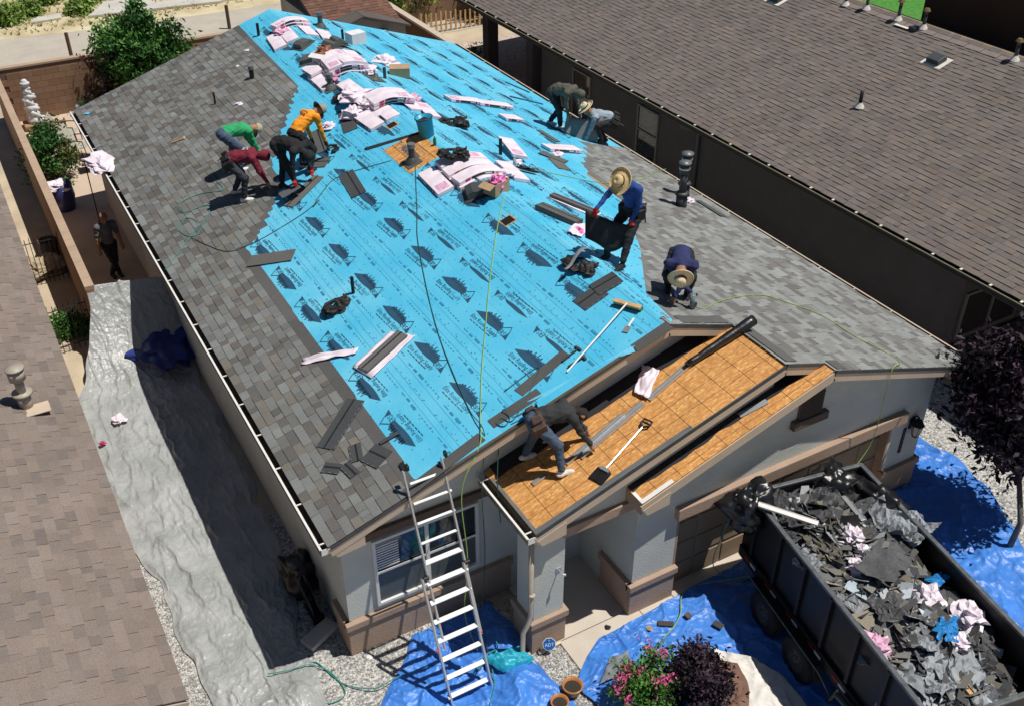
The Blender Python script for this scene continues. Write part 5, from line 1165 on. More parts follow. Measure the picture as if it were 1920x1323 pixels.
pipe((4.859, 17.177, 4.339), .34, .04); pipe((6.658, 17.299, 4.268), .42, .07, M_VENT, True, True); pipe((6.722, 15.813, 4.247), .35, .035); pipe((6.494, 12.538, 4.321), .28, .04, M_DKG)
pipe((4.944, 7.669, 4.367), .42, .065, M_DKG, True, True); pipe((6.879, 7.460, 4.196), .36, .035); pipe((9.187, 6.378, 3.441), .35, .035)
# capped flue pair by the right eave
for (pp, h, lab) in (((10.093, 5.330, 3.145), .98, 0), ((10.742, 6.053, 2.933), .98, 1)):
    p = Vector(pp); q = MB(); q.tube([p-Vector((0, 0, .1)), p+Vector((0, 0, .28))], .12, 16); q.tube([p+Vector((0, 0, .28)), p+Vector((0, 0, .34))], [.16, .11], 16); q.tube([p+Vector((0, 0, .34)), p+Vector((0, 0, h-.2))], .08, 16); q.tube([p+Vector((0, 0, h-.22)), p+Vector((0, 0, h-.02))], .105, 16)
    o = q.build('flue_stack', M_DKG, house, True); MB().lathe([(.13, h), (.135, h+.03), (0, h+.05)], 16, 0, T(p)).build('flue_cap', M_GREY, o, True); MB().lathe([(.112, h-.12), (.118, h-.12), (.118, h-.09), (.112, h-.09)], 16, 0, T(p)).build('flue_band', M_ALU, o)
def hood_vent(label, p, yaw, sl='L', h0=0.0, s=1.0, m=None):
    m = m or M_VENT; M = SM(sl, p, None, .02+h0) @ RZ(yaw); o = thing('roof_vent', label, 'roof vent', M, 'loose roof vents')
    MB().box((0, 0, .006), (.5*s, .5*s, .01)).build('flange', m, o)
    q = MB(); w, d, h = .18*s, .2*s, .14*s
    q.add([(-w, -d, .01), (w, -d, .01), (w, d, .01), (-w, d, .01), (-w, -d*.95, h*.55), (w, -d*.95, h*.55), (w*.85, d*.3, h), (-w*.85, d*.3, h), (w*.85, d*.9, h*.8), (-w*.85, d*.9, h*.8)], [(0, 1, 5, 4), (4, 5, 6, 7), (7, 6, 8, 9), (1, 2, 8, 6, 5), (0, 4, 7, 9, 3), (2, 3, 9, 8)]); q.build('hood', m, o, bevel=.012)
hood_vent('grey roof vent alone left of the ridge behind the open white box', (5.439, 15.278, 4.529), 20); hood_vent('grey roof vent tilted in front of the open box', (5.241, 14.298, 4.464), 60); hood_vent('grey roof vent on the ridge behind the big stack', (6.406, 15.372, 4.350), 5, 'R', .05); hood_vent('second grey roof vent left of the white box', (6.006, 14.843, 4.481), 40, 'R', .05)
hood_vent('dark rounded roof vent in front of the cardboard box', (5.324, 5.568, 4.491), -20, 'L', 0, 1.05, M_DKG)
def carton(label, p, yaw, size, m, sl='L', h0=0, open_=False, fill=None):
    M = T(Vector(p)+Vector((0, 0, h0))) @ RZ(yaw); o = thing('carton', label, 'box', M, 'cardboard boxes on the roof'); x, y, z = size; t = .012
    q = MB(); q.b2((-x/2, -y/2, 0), (x/2, y/2, t)); q.b2((-x/2, -y/2, t), (-x/2+t, y/2, z)); q.b2((x/2-t, -y/2, t), (x/2, y/2, z)); q.b2((-x/2+t, -y/2, t), (x/2-t, -y/2+t, z)); q.b2((-x/2+t, y/2-t, t), (x/2-t, y/2, z)); q.build('box_body', m, o)
    if not open_: MB().b2((-x/2, -y/2, z), (x/2, y/2, z+.006)).build('lid', m, o)
    else:
        for sx, rot in ((1, 50), (-1, -35)): MB().b2((0, -y/2, 0), (sx*.16, y/2, .005), 0, T((sx*x/2, 0, z)) @ RY(rot*.6)).build('flap', m, o)
    if fill: crumple(min(x, y)*.48, 14, .7, .9, 77, T((0, 0, z*.45))).build('contents', fill, o)
carton('closed white box on the big tall ridge stack', (6.683, 14.754, 4.260), 10, (.42, .34, .26), M_CARDW, 'R', .3); carton('closed brown cardboard box on the right slope behind the pipe boots', (7.114, 13.059, 4.119), -25, (.5, .36, .24), M_CARD, 'R')
carton('open cardboard box full of pink wrapper', (5.580, 5.280, 4.575), 20, (.4, .3, .24), M_CARD, 'L', 0, True, M_PINK); carton('open white box with scraps left of the big tall stack', (5.415, 13.743, 4.520), 35, (.42, .4, .3), M_CARDW, 'L', 0, True, mat('brown_scrap', (.3, .12, .07), .8, .4, 9))
for i, (p, lab) in enumerate((((6.176, 13.021, 4.425), 'rear'), ((6.130, 12.612, 4.441), 'middle'), ((6.141, 12.281, 4.437), 'front'))):
    o = thing('pipe_boot', lab+' of the three grey pipe boots in a row right of the ridge', 'pipe boot', SM('R', p, None, .02), 'grey pipe boots'); MB().b2((-.2, -.2, 0), (.2, .2, .012)).build('flange', M_VENT, o); MB().lathe([(.12, .01), (.06, .06), (.035, .13), (.0, .13)], 12).build('cone', M_VENT, o, True)
o = thing('pipe_boot', 'round black collar flashing alone left of the ridge', 'pipe boot', SM('L', (4.969, 11.606, 4.375), None, .02)); MB().b2((-.2, -.16, 0), (.2, .16, .012)).build('flange', M_VENT, o); q = MB(); q.tube([(.13*cos(i*.5236), .13*sin(i*.5236), .06) for i in range(13)], .04, 8); q.build('collar', M_BLK, o, True)
# bucket
bk = thing('bucket', 'blue plastic bucket with black lid ring beside the bare board patch', 'bucket', T((5.598, 8.287, 4.580)) @ RX(-3) @ RY(-8)); M_BKT = mat('blue_bucket', (.02, .33, .52), .4, .06)
MB().lathe([(.0, .0), (.15, .0), (.175, .40), (.18, .40), (.185, .43), (.16, .43), (.155, .3), (0, .28)], 22).build('pail', M_BKT, bk, True); q = MB(); q.tube([(.182*cos(i*.3142), .182*sin(i*.3142), .42) for i in range(21)], .014, 6); q.build('rim', M_BLK, bk, True); crumple(.13, 12, .6, .4, 5, T((0, 0, .3))).build('contents', M_BLK, bk)
q = MB(); q.tube([(.18, 0, .38), (.16, .06, .28), (.1, .16, .22), (0, .185, .2)], .006, 5); q.build('handle', M_BLK, bk)
# tool belts / bags lying about
def tool_bag(label, p, yaw, s=1.0, sl='L', strap=False, h0=0):
    o = thing('tool_belt', label, 'tool belt', T(Vector(p)+Vector((0, 0, h0))) @ RZ(yaw), 'tool belts left on the roof')
    for i, (x, y, sx, sy, sz) in enumerate(((-.16, 0, .2, .2, .17), (.14, .03, .22, .2, .2), (.0, -.1, .15, .13, .12), (.26, -.05, .12, .16, .13))):
        q = crumple(.105, 12, .45, 1.0, i+int(yaw)); ob = q.build('pouch', M_LEATH, o); ob.matrix_local = T((x*s, y*s, 0)) @ Matrix.Diagonal((sx*6.2*s, sy*6.6*s, sz*4.4*s, 1))
    q = MB(); q.tube([(-.25*s, .1, .03), (-.1*s, .2, .05), (.12*s, .2, .06), (.3*s, .08, .05)], .028, 6); q.build('belt', M_LEATH, o, True)
    q = MB(); q.tube([(.1*s, -.02, .13*s), (.25*s, .1, .12*s)], .014, 6); q.box((.26*s, .11, .12*s), (.03, .1, .03)); q.build('hammer', M_LEAB, o)
    if strap: MB().grid(lambda a, c: (-.04+.09*c*(1-.4*a), .4-.75*a, .12+.2*sin(pi*min(1, a*1.2))), 10, 2).build('strap', M_FELTG, o, True, solid=.008)
tool_bag('black tool belt on blue paper left of the pipe stub', (2.047, 4.675, 3.419), 15); tool_bag('black tool belt piled on the pink and white bundles', (5.428, 6.797, 4.525), -30, 1.05, h0=.22); tool_bag('black tool bag on the right slope behind the bucket', (6.668, 9.269, 4.265), -35, 1.15, 'R'); tool_bag('black tool belt with grey straps near the standing roofer', (5.429, 2.199, 4.525), -70, 1.1, 'L', True)
tool_bag('small hose fitting and pouch on blue paper right of the orange sleeve', (4.062, 9.646, 4.078), 30, .45)
# broom, hammers, brush, bottles
br = thing('push_broom', 'push broom with green bristles and white handle near the front gable', 'broom', T((5.448, 0.808, 4.531)))
a, b, h = Vector((5.319, 0.990, 4.559)), Vector((5.499, 0.533, 4.618)), Vector((4.030, 0.299, 4.098)); og = Vector((5.448, 0.808, 4.531)); M = basis((a+b)/2-og, b-a, NL)
MB().box((0, 0, .02), ((b-a).length, .075, .045), 0, M).build('head', M_WOODL, br, bevel=.006); MB().box((0, .02, -.03), ((b-a).length*.98, .08, .06), 0, M).build('bristles', mat('green_bristle', (.02, .10, .05), .9, .3, 30), br); MB().tube([(a+b)/2-og+NL*.04, h-og], .014, 8).build('handle', M_WHT, br)
def hammer(label, a, b, sl='L', m=M_DKG, hm=M_BLK):
    a, b = Vector(a), Vector(b); o = thing('hammer', label, 'hammer', SM(sl, a, b, .03), 'hammers'); l = (b-a).length/2; MB().tube([(-l, 0, 0), (l, 0, 0)], [.018, .012], 8).build('handle', hm, o); MB().box((l, 0, .0), (.035, .14, .035)).build('head', m, o, bevel=.008)
hammer('hammer lying across the starter strip, upper of two', (4.103, 0.537, 4.092), (4.415, 0.584, 4.194)); hammer('hammer lying just below the other by the broom handle', (4.106, 0.375, 4.093), (4.374, 0.370, 4.180))
hammer('wooden handled tool on the finished shingles left of the green roofer', (1.474, 13.805, 3.232), (1.761, 13.721, 3.326), 'L', M_WOODL, M_WOODL)
o = thing('utility_scraper', 'white handled scraper on blue paper beside the broom', 'scraper', SM('L', (5.327, 0.472, 4.492), (5.083, 0.339, 4.412), .02)); MB().tube([(-.16, 0, .01), (.02, 0, .01)], .018, 8).build('handle', M_WHT, o); MB().box((.08, 0, .006), (.12, .1, .006)).build('blade', M_STEEL, o)
o = thing('scrub_brush', 'black bristle brush lying on the right slope', 'brush', SM('R', (6.808, 6.507, 4.219), (7.028, 6.389, 4.147), .02)); MB().prism([(-.24, 0), (-.12, .07), (.12, .07), (.24, 0), (.12, -.06), (-.12, -.06)], .04, .07).build('back', M_BLK, o)
for i in range(34): MB().tube([(rnd(-.2, .2), rnd(-.05, .05), .06), (rnd(-.22, .22), rnd(-.07, .07), rnd(.1, .13))], .006, 4).build('bristle', M_BLK, o)
def bottle(label, p, m, h=.22): o = thing('bottle', label, 'bottle', T(p), 'bottles on the roof'); MB().lathe([(0, 0), (.034, 0), (.034, h*.65), (.014, h*.85), (.014, h*.93)], 12).build('bottle_body', m, o, True); MB().lathe([(.016, h*.92), (.016, h), (0, h)], 10).build('cap', M_WHT, o)
M_PET = mat('clear_plastic', (.5, .58, .6), .2, .1); bottle('green can standing on the bare board patch', (5.536, 7.808, 4.560), mat('green_can', (.03, .22, .06), .4, .2)); bottle('clear bottle under the tilted bundle', (6.804, 6.741, 4.220), M_PET, .25)
# ---- things held
def nailgun(label, p, yaw, m):
    o = thing('nail_gun', label, 'nail gun', T(p) @ RZ(yaw)); MB().tube([(0, 0, .02), (0, 0, .26)], [.035, .05], 10).build('cylinder', m, o, True); MB().tube([(.0, 0, .2), (.16, 0, .18)], .024, 8).build('grip', M_BLK, o, True); MB().box((.06, 0, .05), (.16, .07, .07), 0, RY(15)).build('magazine', M_BLK, o, bevel=.01); MB().tube([(0, 0, -.03), (0, 0, .03)], .018, 8).build('nose', M_DKG, o)
nailgun('grey blue nail gun in the hand of the kneeling roofer', J['navy']['hand1']+Vector((-.02, -.06, -.2)), 30, mat('gun_blue', (.16, .23, .27), .4, .1))
def felt_sheet(name, label, pts, m, sag=.12, nu=12, nv=6, cat='felt sheet'):
    p = [Vector(x) for x in pts]; o = p[0]
    def fn(a, c): q_ = (p[0]*(1-a)*(1-c)+p[1]*a*(1-c)+p[2]*a*c+p[3]*(1-a)*c)-o; return q_+Vector((.5, -.5, -1)).normalized()*(sag*sin(pi*a))*(.4+.6*c)+Vector((.03*sin(a*9), .03*cos(a*7), 0))*c
    t = tag(MB().grid(fn, nu, nv).build(name, m, None, True, solid=.004), label, cat); t.location = o; return t
h0, h1 = J['blue']['hand1'], J['blue']['hand0']
felt_sheet('held_felt', 'curved black felt sheet held by the blue shirted roofer', (h0+Vector((-.12, .12, .02)), h1+Vector((.02, -.06, -.02)), h1+Vector((-.12, -.02, -.4)), h0+Vector((-.16, .0, -.46))), M_FELT, .16)
e0 = J['olive']['hand0']
felt_sheet('held_shingle_sheet', 'curved grey shingle strip held between the two eave roofers', (e0+Vector((-.35, .05, .02)), e0+Vector((.25, -.62, .05)), onR(10.55, 9.25), onR(9.9, 9.75)), mat('shingle_back', (.2, .2, .2), .8, .1), .16, cat='shingle')
s0 = Vector(J['black']['hand1'])
loose('long shingle held upright by the red glove', 'L', (2.573, 8.767, 3.591), s0+Vector((0, 0, -.02)), .25, .05, (.09, .09, .09), band=False)
# ---- on the entry slope
def flashing(label, a, b, w=.13, sl='E', m=M_STEEL):
    a, b = Vector(a), Vector(b); M = SM(sl, a, b, .014); l = (b-a).length; o = thing('metal_flashing', label, 'flashing', M, 'drip edge lengths')
    MB().box((0, 0, .003), (l, w, .004)).build('leg', m, o); MB().box((0, -w/2, .02), (l, .004, .035)).build('lip', M_ALU, o); MB().box((0, w*.2, .011), (l, .012, .012)).build('rib', m, o)
flashing('upper long grey metal drip edge lying on the bare boards', (3.775, -0.514, 3.134), (5.021, -0.321, 3.541)); flashing('lower long metal drip edge with bright lip on the bare boards', (3.564, -0.469, 3.065), (4.687, -0.291, 3.432), .1)
flashing('far grey metal drip edge running up under the black roll', (5.119, -0.318, 3.573), (6.054, -0.174, 3.879), .12); flashing('short cut piece of drip edge by the white shoe', (3.015, -0.443, 2.885), (3.222, -0.431, 2.953), .09)
ro = thing('plastic_roll', 'shiny black plastic roll lying on the bare boards at the entry ridge', 'plastic roll', T((5.918, -0.224, 3.835))); og = Vector((5.918, -0.224, 3.835)); p1 = Vector((7.158, -0.245, 4.240))-og
q = MB(); pts = [p1*(i/14)+NL*(.07+.03*(i/14)+.004*sin(i*2.1)) for i in range(15)]; q.tube(pts, [.05+.003*i+.004*sin(i*1.7) for i in range(15)], 14); q.build('roll', M_FILM, ro, True)
q = MB(); q.tube([p1*.3*0+NL*.07-p1*.012, NL*.07], .05, 12); q.build('roll_core', M_BLK, ro)
wrapper_sheet('pink_wrapper', 'pale pink wrapper lying over the drip edges on the bare boards', 'E', ((5.041, -0.081, 3.548), (5.112, -0.341, 3.571), (5.564, -0.003, 3.719), (5.444, 0.291, 3.679)), 31, amp=.12)
sv = thing('roofing_shovel', 'roofing shovel with D handle lying on the bare boards', 'shovel', T((3.839, -1.012, 3.155))); og = Vector((3.839, -1.012, 3.155)); hp = Vector((4.734, -0.736, 3.447))-og; bp = Vector((3.942, -0.980, 3.188))-og; M = basis(bp-hp.normalized()*.13+NL*.03, hp, NL)
MB().prism([(-.13, -.13), (.08, -.13), (.13, -.06), (.13, .06), (.08, .13), (-.13, .13)], -.004, .004, 0, M).build('blade', M_BLKM, sv); MB().box((.09, 0, .015), (.05, .16, .03), 0, M).build('step', M_STEEL, sv); MB().tube([bp+NL*.035, hp+NL*.05], .016, 8).build('shaft', M_ALU, sv)
d = hp.normalized(); s_ = d.cross(NL).normalized(); q = MB(); q.tube([hp+NL*.05, hp+d*.06+s_*.07+NL*.05, hp+d*.15+s_*.075+NL*.05, hp+d*.15-s_*.075+NL*.05, hp+d*.06-s_*.07+NL*.05, hp+NL*.05], .017, 8); q.build('grip', M_BLK, sv, True)
loose('small grey scrap by the dark shirted roofer hand', 'E', (4.196, 0.249, 3.272), (4.335, 0.165, 3.317), .14, .014, (.3, .3, .3), band=False); loose('grey felt scrap lying on the narrow garage boards', 'N', (6.224, -1.149, 3.390), (6.683, -1.219, 3.540), .1, .014, (.26, .28, .3), band=False)
# ---- hoses and ropes
def rope(label, pts, r, m, name='air_hose', lift=.02):
    P = [Vector(p) for p in pts]; out = []
    for i in range(len(P)-1):
        p0, p1_, p2, p3 = P[max(0, i-1)], P[i], P[i+1], P[min(len(P)-1, i+2)]
        for t in np.linspace(0, 1, 7)[:-1]: out.append(.5*((2*p1_)+(-p0+p2)*t+(2*p0-5*p1_+4*p2-p3)*t*t+(-p0+3*p1_-3*p2+p3)*t**3)+Vector((0, 0, lift)))
    out.append(P[-1]+Vector((0, 0, lift))); o = MB().tube([x-P[0] for x in out], r, 6).build(name, m, None, True); o.location = P[0]; return tag(o, label, 'hose', 'air hoses')
rope('lime green hose running from the ridge down past the ladder to the ground', [(5.596, 5.001, 4.580), (5.123, 4.389, 4.425), (4.309, 3.197, 4.159), (3.612, 2.096, 3.931), (3.111, 1.291, 3.767), (2.674, 0.525, 3.624), (2.399, 0.028, 3.535), (2.02, -.1, 2.9), (1.98, -.3, 1.7), (1.85, -.4, .7), (1.9, -.7, .12)], .008, M_ROPEY)
rope('thin dark hose running down the blue paper to the gable edge', [(4.946, 7.520, 4.367), (4.253, 5.995, 4.141), (3.898, 5.230, 4.025), (3.407, 3.859, 3.864), (3.053, 2.725, 3.748), (2.816, 1.773, 3.671), (2.608, 0.741, 3.603), (2.547, 0.156, 3.583), (2.35, -.1, 2.85), (2.3, -.25, 1.6), (2.1, -.5, .6), (2.0, -.9, .1)], .008, M_ROPED)
rope('teal hose looping over the finished shingles to the maroon roofer', [(-0.062, 8.774, 2.730), (0.467, 9.253, 2.903), (0.923, 9.741, 3.052), (0.801, 10.229, 3.012), (0.560, 9.876, 2.933), (0.791, 9.371, 3.009), (1.332, 10.193, 3.186), (0.815, 10.493, 3.017), (0.877, 10.934, 3.037), (1.346, 10.851, 3.190), (1.742, 10.534, 3.320), (1.734, 11.314, 3.317), (1.894, 11.672, 3.369)], .008, M_ROPET)
rope('thin hose hanging over the left eave', [(0.678, 9.381, 2.972), (1.041, 8.291, 3.090), (1.411, 8.032, 3.211), (1.904, 7.972, 3.372), (2.676, 8.032, 3.625), (3.085, 8.178, 3.759), (2.899, 8.065, 3.698), (3.308, 8.443, 3.832), (3.731, 8.597, 3.970), (4.682, 8.124, 4.281)], .007, M_ROPED)
rope('green hose crossing the right slope to the kneeling roofer', [(6.609, 0.612, 4.284), (6.733, 0.487, 4.243), (7.223, 0.730, 4.083), (7.897, 0.955, 3.863), (8.546, 1.048, 3.651), (8.927, 0.762, 3.526), (9.281, 0.316, 3.410), (9.322, -0.409, 3.397), (9.480, -0.992, 3.345), (9.438, -1.341, 3.359), (9.05, -1.5, 3.4), (9.1, -1.45, 2.0), (8.7, -1.5, 1.5)], .007, M_ROPEY)
rope('lime rope curving on the far right shingles', [(6.918, 6.742, 4.183), (7.747, 6.510, 3.912), (8.684, 6.290, 3.605), (10.022, 6.760, 3.168), (11.030, 7.497, 2.838), (11.591, 7.812, 2.655)], .007, M_ROPEY)
rope('short hose coil lying on the front rake starter', [(3.168, 0.681, 3.786), (3.779, 0.730, 3.986), (3.564, 0.490, 3.915), (3.316, 0.298, 3.834), (2.966, 0.079, 3.720), (2.878, 0.242, 3.691), (2.771, 0.209, 3.656), (2.831, 0.076, 3.676), (2.963, 0.154, 3.719), (2.929, 0.334, 3.708), (2.6, -.12, 2.95), (2.55, -.3, 2.2)], .008, M_ROPED)

# ============================================================ tarps
def ridge(p, o=2): return 1-abs(noise.fractal(Vector(p), 1.0, 2.0, o))*1.9
def tarp(name, label, rows, m, nu=120, nv=60, amp=(.05, .03, .014), sc=(1.1, 2.6, 7.0), aniso=(1, .45), humps=(), seed=0, base=.015, edge=.16, cat='tarp', smooth=True, long=False):
    """rows: list of (left, right) 3-D edge points from one end to the other"""
    Ls = np.array([r[0] if len(r[0]) == 3 else tuple(r[0])+(0,) for r in rows], float); Rs = np.array([r[1] if len(r[1]) == 3 else tuple(r[1])+(0,) for r in rows], float)
    tt = np.linspace(0, 1, len(rows)); g = np.linspace(0, 1, nu+1)
    def sm(A):
        out = np.stack([np.interp(g, tt, A[:, i]) for i in range(3)], 1); k = max(3, nu//len(rows)//2)
        ker = np.ones(2*k+1)/(2*k+1); pad = np.concatenate([np.repeat(out[:1], k, 0)*1, out, np.repeat(out[-1:], k, 0)]); return np.stack([np.convolve(pad[:, i], ker, 'valid') for i in range(3)], 1)
    L_s, R_s = sm(Ls), sm(Rs); b = MB(); vs = []; o = Vector(L_s[nu//2])
    for i in range(nu+1):
        for j in range(nv+1):
            t = j/nv; p = L_s[i]*(1-t)+R_s[i]*t; e = min(1, min(t, 1-t)/.05, min(i, nu-i)/4)
            wob = edge*noise.noise(Vector((p[0]*1.7, p[1]*1.7, seed+5)))*(1-min(1, min(t, 1-t)/.12))
            q = (p[0]*aniso[0], p[1]*aniso[1], seed)
            wx, wy = p[0]+.12*noise.noise(Vector((p[0]*3, p[1]*3, seed))), p[1]+.12*noise.noise(Vector((p[0]*3, p[1]*3, seed+4)))
            lf = ridge((wx*sc[0]*1.1*aniso[0], wy*sc[0]*aniso[1], seed)); h = amp[0]*max(0, lf-.2)**1.6
            for s_, k_, a_ in ((sc[1]*.8, 7, amp[1]), (sc[1]*2.0, 6, amp[1]*.5), (sc[2], 4, amp[2]*.4)):
                vd = noise.voronoi(Vector((wx*s_, wy*s_*max(.3, min(1, aniso[1]*2.3)), seed)))[0]; g_ = .4+.6*max(0, noise.noise(Vector((wx*1.3, wy*1.3, s_+seed)))+.5)
                h += a_*g_*max(0, 1-(vd[1]-vd[0])*k_)+a_*.5*(vd[0]-.3)
            if long:
                dg = wx*.95+wy*.1; h = amp[0]*max(0, ridge((dg*1.3, wy*.16, seed))-.4)
                for fx, fy, kk_, aa_, o_ in ((2.6, .35, 7, .055, 1), (4.3, .6, 6, .035, 5), (3.2, 2.2, 8, .022, 9), (7.5, 5.5, 5, .02, 13), (14, 10, 4, .011, 17)):
                    n_1 = noise.noise(Vector((wx*fx, wy*fy, seed+o_))); m_1 = max(0, min(1, .55+1.2*noise.noise(Vector((p[0]*1.1, p[1]*.8, seed+o_+30)))))
                    h += aa_*m_1*max(0, 1-abs(n_1)*kk_)
            for (hx, hy, hr, hh) in humps: h += hh*math.exp(-((p[0]-hx)**2+(p[1]-hy)**2)/(hr*hr))
            vs.append((p[0]+wob-o.x, p[1]+wob*.7-o.y, p[2]+base+h*(.25+.75*e)-o.z))
    fs = [(i*(nv+1)+j, (i+1)*(nv+1)+j, (i+1)*(nv+1)+j+1, i*(nv+1)+j+1) for i in range(nu) for j in range(nv)]
    b.add(vs, fs); t = tag(b.build(name, m, None, smooth), label, cat); t.location = o; return t
tarp('silver_tarp', 'long crumpled silver tarp covering the ground along the left wall', [((-1.36, 10.95, 1.7), (.2, 10.9, 1.55)), ((-1.5, 10.55, 1.1), (.2, 10.4, .8)), ((-1.9, 9.9, .35), (.2, 9.8, .25)), ((-2.32, 9.0), (.2, 9.0)), ((-2.35, 7.2), (.16, 7.2)), ((-2.3, 5.45), (.1, 5.0)), ((-2.15, 3.3), (.0, 3.3)), ((-2.05, 1.5), (-.22, 1.8)), ((-1.95, .5), (-.45, .6)), ((-1.75, -.35), (-.42, -.2)), ((-1.5, -.75), (-.35, -.75))],
     M_TSIL, 460, 130, (.07, .045, .03), (1.9, 5.5, 13.0), (1, .13), ((-1.2, -.3, .35, .12), (-.8, -.1, .25, .1)), 2, long=True)
tarp('blue_tarp', 'blue tarp on the gravel under the ladder foot', [((1.2, .2), (2.55, .22)), ((.9, -.2), (2.6, -.4)), ((.35, -.62), (2.6, -.95)), ((-.05, -1.1), (2.7, -1.7)), ((-.25, -1.8), (2.8, -2.2)), ((-.3, -2.6), (2.7, -2.8))],
     M_TBLU, 150, 130, (.08, .05, .03), (1.0, 2.4, 8), (1, 1), ((2.2, -1.55, .35, .22), (2.35, -.6, .25, .12), (1.9, -1.9, .3, .15)), 11)
tarp('blue_tarp', 'blue tarp spread over the driveway left of the trailer', [((3.75, -1.36), (7.6, -1.08)), ((3.3, -1.62), (7.6, -1.6)), ((2.98, -1.9), (7.4, -2.6)), ((3.0, -2.5), (7.2, -3.6)), ((3.2, -3.4), (7, -4.8)), ((3.6, -4.6), (6.8, -6))],
     M_TBLU, 170, 150, (.08, .045, .028), (.8, 2.2, 7), (1, .8), ((3.6, -2.1, .3, .1),), 23, base=.045)
tarp('blue_tarp', 'blue tarp right of the trailer in the plum tree shade', [((10.75, .1), (11.95, .0)), ((10.4, -1.0), (12.15, -1.1)), ((9.6, -1.9), (12.0, -2.2)), ((8.8, -3), (11.3, -3.3)), ((8.6, -4.4), (10.5, -4.8)), ((8.3, -6), (9.6, -6.2))],
     M_TBLU, 160, 90, (.08, .05, .03), (.8, 2.2, 7), (1, 1), (), 37, base=.04)
tarp('white_tarp', 'white canvas tarp edge lying behind the flowering shrub', [((4.864, -2.255, 0.000), (5.638, -2.973, 0.000)), ((5.013, -2.575, 0.000), (5.687, -3.468, 0.000)), ((4.983, -3.128, 0.000), (5.609, -4.021, 0.000)), ((4.766, -3.756, 0.000), (5.349, -4.687, 0.000))],
     mat('white_canvas', (.62, .60, .56), .8, .12, 3, .3, 20), 60, 40, (.05, .03, .015), (2, 4, 9), (1, 1), (), 41, base=.15)
tarp('brown_tarp', 'brown tarp folded between the white canvas and the dark purple bush', [((4.693, -2.360, 0.140), (5.234, -2.897, 0.140)), ((4.472, -2.705, 0.200), (5.058, -3.344, 0.200)), ((4.137, -3.214, 0.150), (4.678, -3.829, 0.150))],
     mat('brown_canvas', (.16, .085, .06), .7, .15, 3), 40, 30, (.04, .03, .015), (2, 5, 9), (1, 1), (), 45, base=.06)
o = crumple(.8, 60, .42, .5, 61).build('bundled_tarp', M_TDKB, None, True); o.matrix_world = T((-0.286, 10.419, 0.100)) @ Matrix.Diagonal((.95, 1.6, .8, 1)); tag(o, 'dark navy tarp bundled on the silver tarp in the shade', 'tarp')
o = crumple(.16, 16, .6, .5, 62).build('tarp_corner', mat('bright_blue_scrap', (.03, .2, .6), .4, .1)); o.location = (-0.886, 11.051, 0.100); tag(o, 'bright blue tarp corner catching the sun beside the navy bundle', 'tarp')
# ---- gravel stones (uncountable)
rs = np.random.RandomState(5); q = MB()
OCT = [(1, 0, 0), (0, 1, 0), (-1, 0, 0), (0, -1, 0), (0, 0, .7), (0, 0, -.7)]; OF = [(0, 1, 4), (1, 2, 4), (2, 3, 4), (3, 0, 4)]
SC_ = [(.2, .2, .2), (.36, .35, .34), (.5, .48, .45), (.62, .6, .57), (.3, .27, .24)]
def stones(n, x0, x1, y0, y1, sk=lambda x, y: False):
    for i in range(n):
        x, y = rs.uniform(x0, x1), rs.uniform(y0, y1)
        if sk(x, y): continue
        s_ = rs.uniform(.008, .022); M = T((x, y, .002)) @ Matrix.Rotation(rs.uniform(0, 6.28), 4, 'Z') @ Matrix.Diagonal((s_*rs.uniform(.7, 1.4), s_, s_*rs.uniform(.6, 1.2), 1)); q.add(OCT, OF, 0, M, SC_[rs.randint(5)])
stones(7000, -2.3, 3.1, -3, .3, lambda x, y: x > .3 and y < -.75 and x < 2.4); stones(1500, -2.4, -1.9, .0, 4); stones(1500, 11, 13.3, -5, 1.5); stones(1200, 2.7, 3.15, -3, -1.1)
o = q.build('gravel_stones', mat_col('stone', .9, .15, 60)); o['kind'] = 'stuff'; o['label'] = 'loose pale gravel stones around the house'; o['category'] = 'gravel'
# ============================================================ ladder
ld = thing('ladder', 'tall aluminium extension ladder leaning on the front gable', 'ladder', (1.4, -1.35, 0))
def lp(s, z): 
    b0 = Vector((1.10 if s < 0 else 1.70, -1.38, 0)); t0 = Vector((1.29 if s < 0 else 1.89, .12, 3.52)); return b0+(t0-b0)*(z/3.52)-Vector((1.4, -1.35, 0))
def rail(z0, z1, off, w, d, nm, m, s):
    a, b = lp(s, z0)+Vector((s*off, -off*.6, 0)), lp(s, z1)+Vector((s*off, -off*.6, 0)); M = basis((a+b)/2, b-a, Vector((1, 0, 0))); MB().box((0, 0, 0), ((b-a).length, d, w), 0, M).build(nm, m, ld, bevel=.005)
for s in (-1, 1):
    rail(.9, 3.50, 0, .028, .065, 'rail', M_ALU, s); rail(.02, 2.0, .035, .03, .07, 'outer_rail', M_ALU, s)
    e = lp(s, 3.53); MB().box(e, (.045, .08, .09)).build('end_cap', M_BLK, ld, bevel=.01)
    MB().tube([lp(s, 2.0)+Vector((s*.07, -.03, 0)), lp(s, 2.0)+Vector((-s*.01, -.03, 0))], .035, 10).build('lock_hinge', M_BLK, ld); MB().tube([lp(s, .95)+Vector((s*.08, -.03, 0)), lp(s, .95)+Vector((s*.02, -.03, 0))], .022, 8).build('lock_knob', M_RED, ld)
    MB().box(lp(s, .02)+Vector((s*.035, -.02, .01)), (.08, .12, .06)).build('rubber_foot', M_BLK, ld)
M_STEP = mat('worn_white_step', (.70, .70, .68), .5, .1, 9)
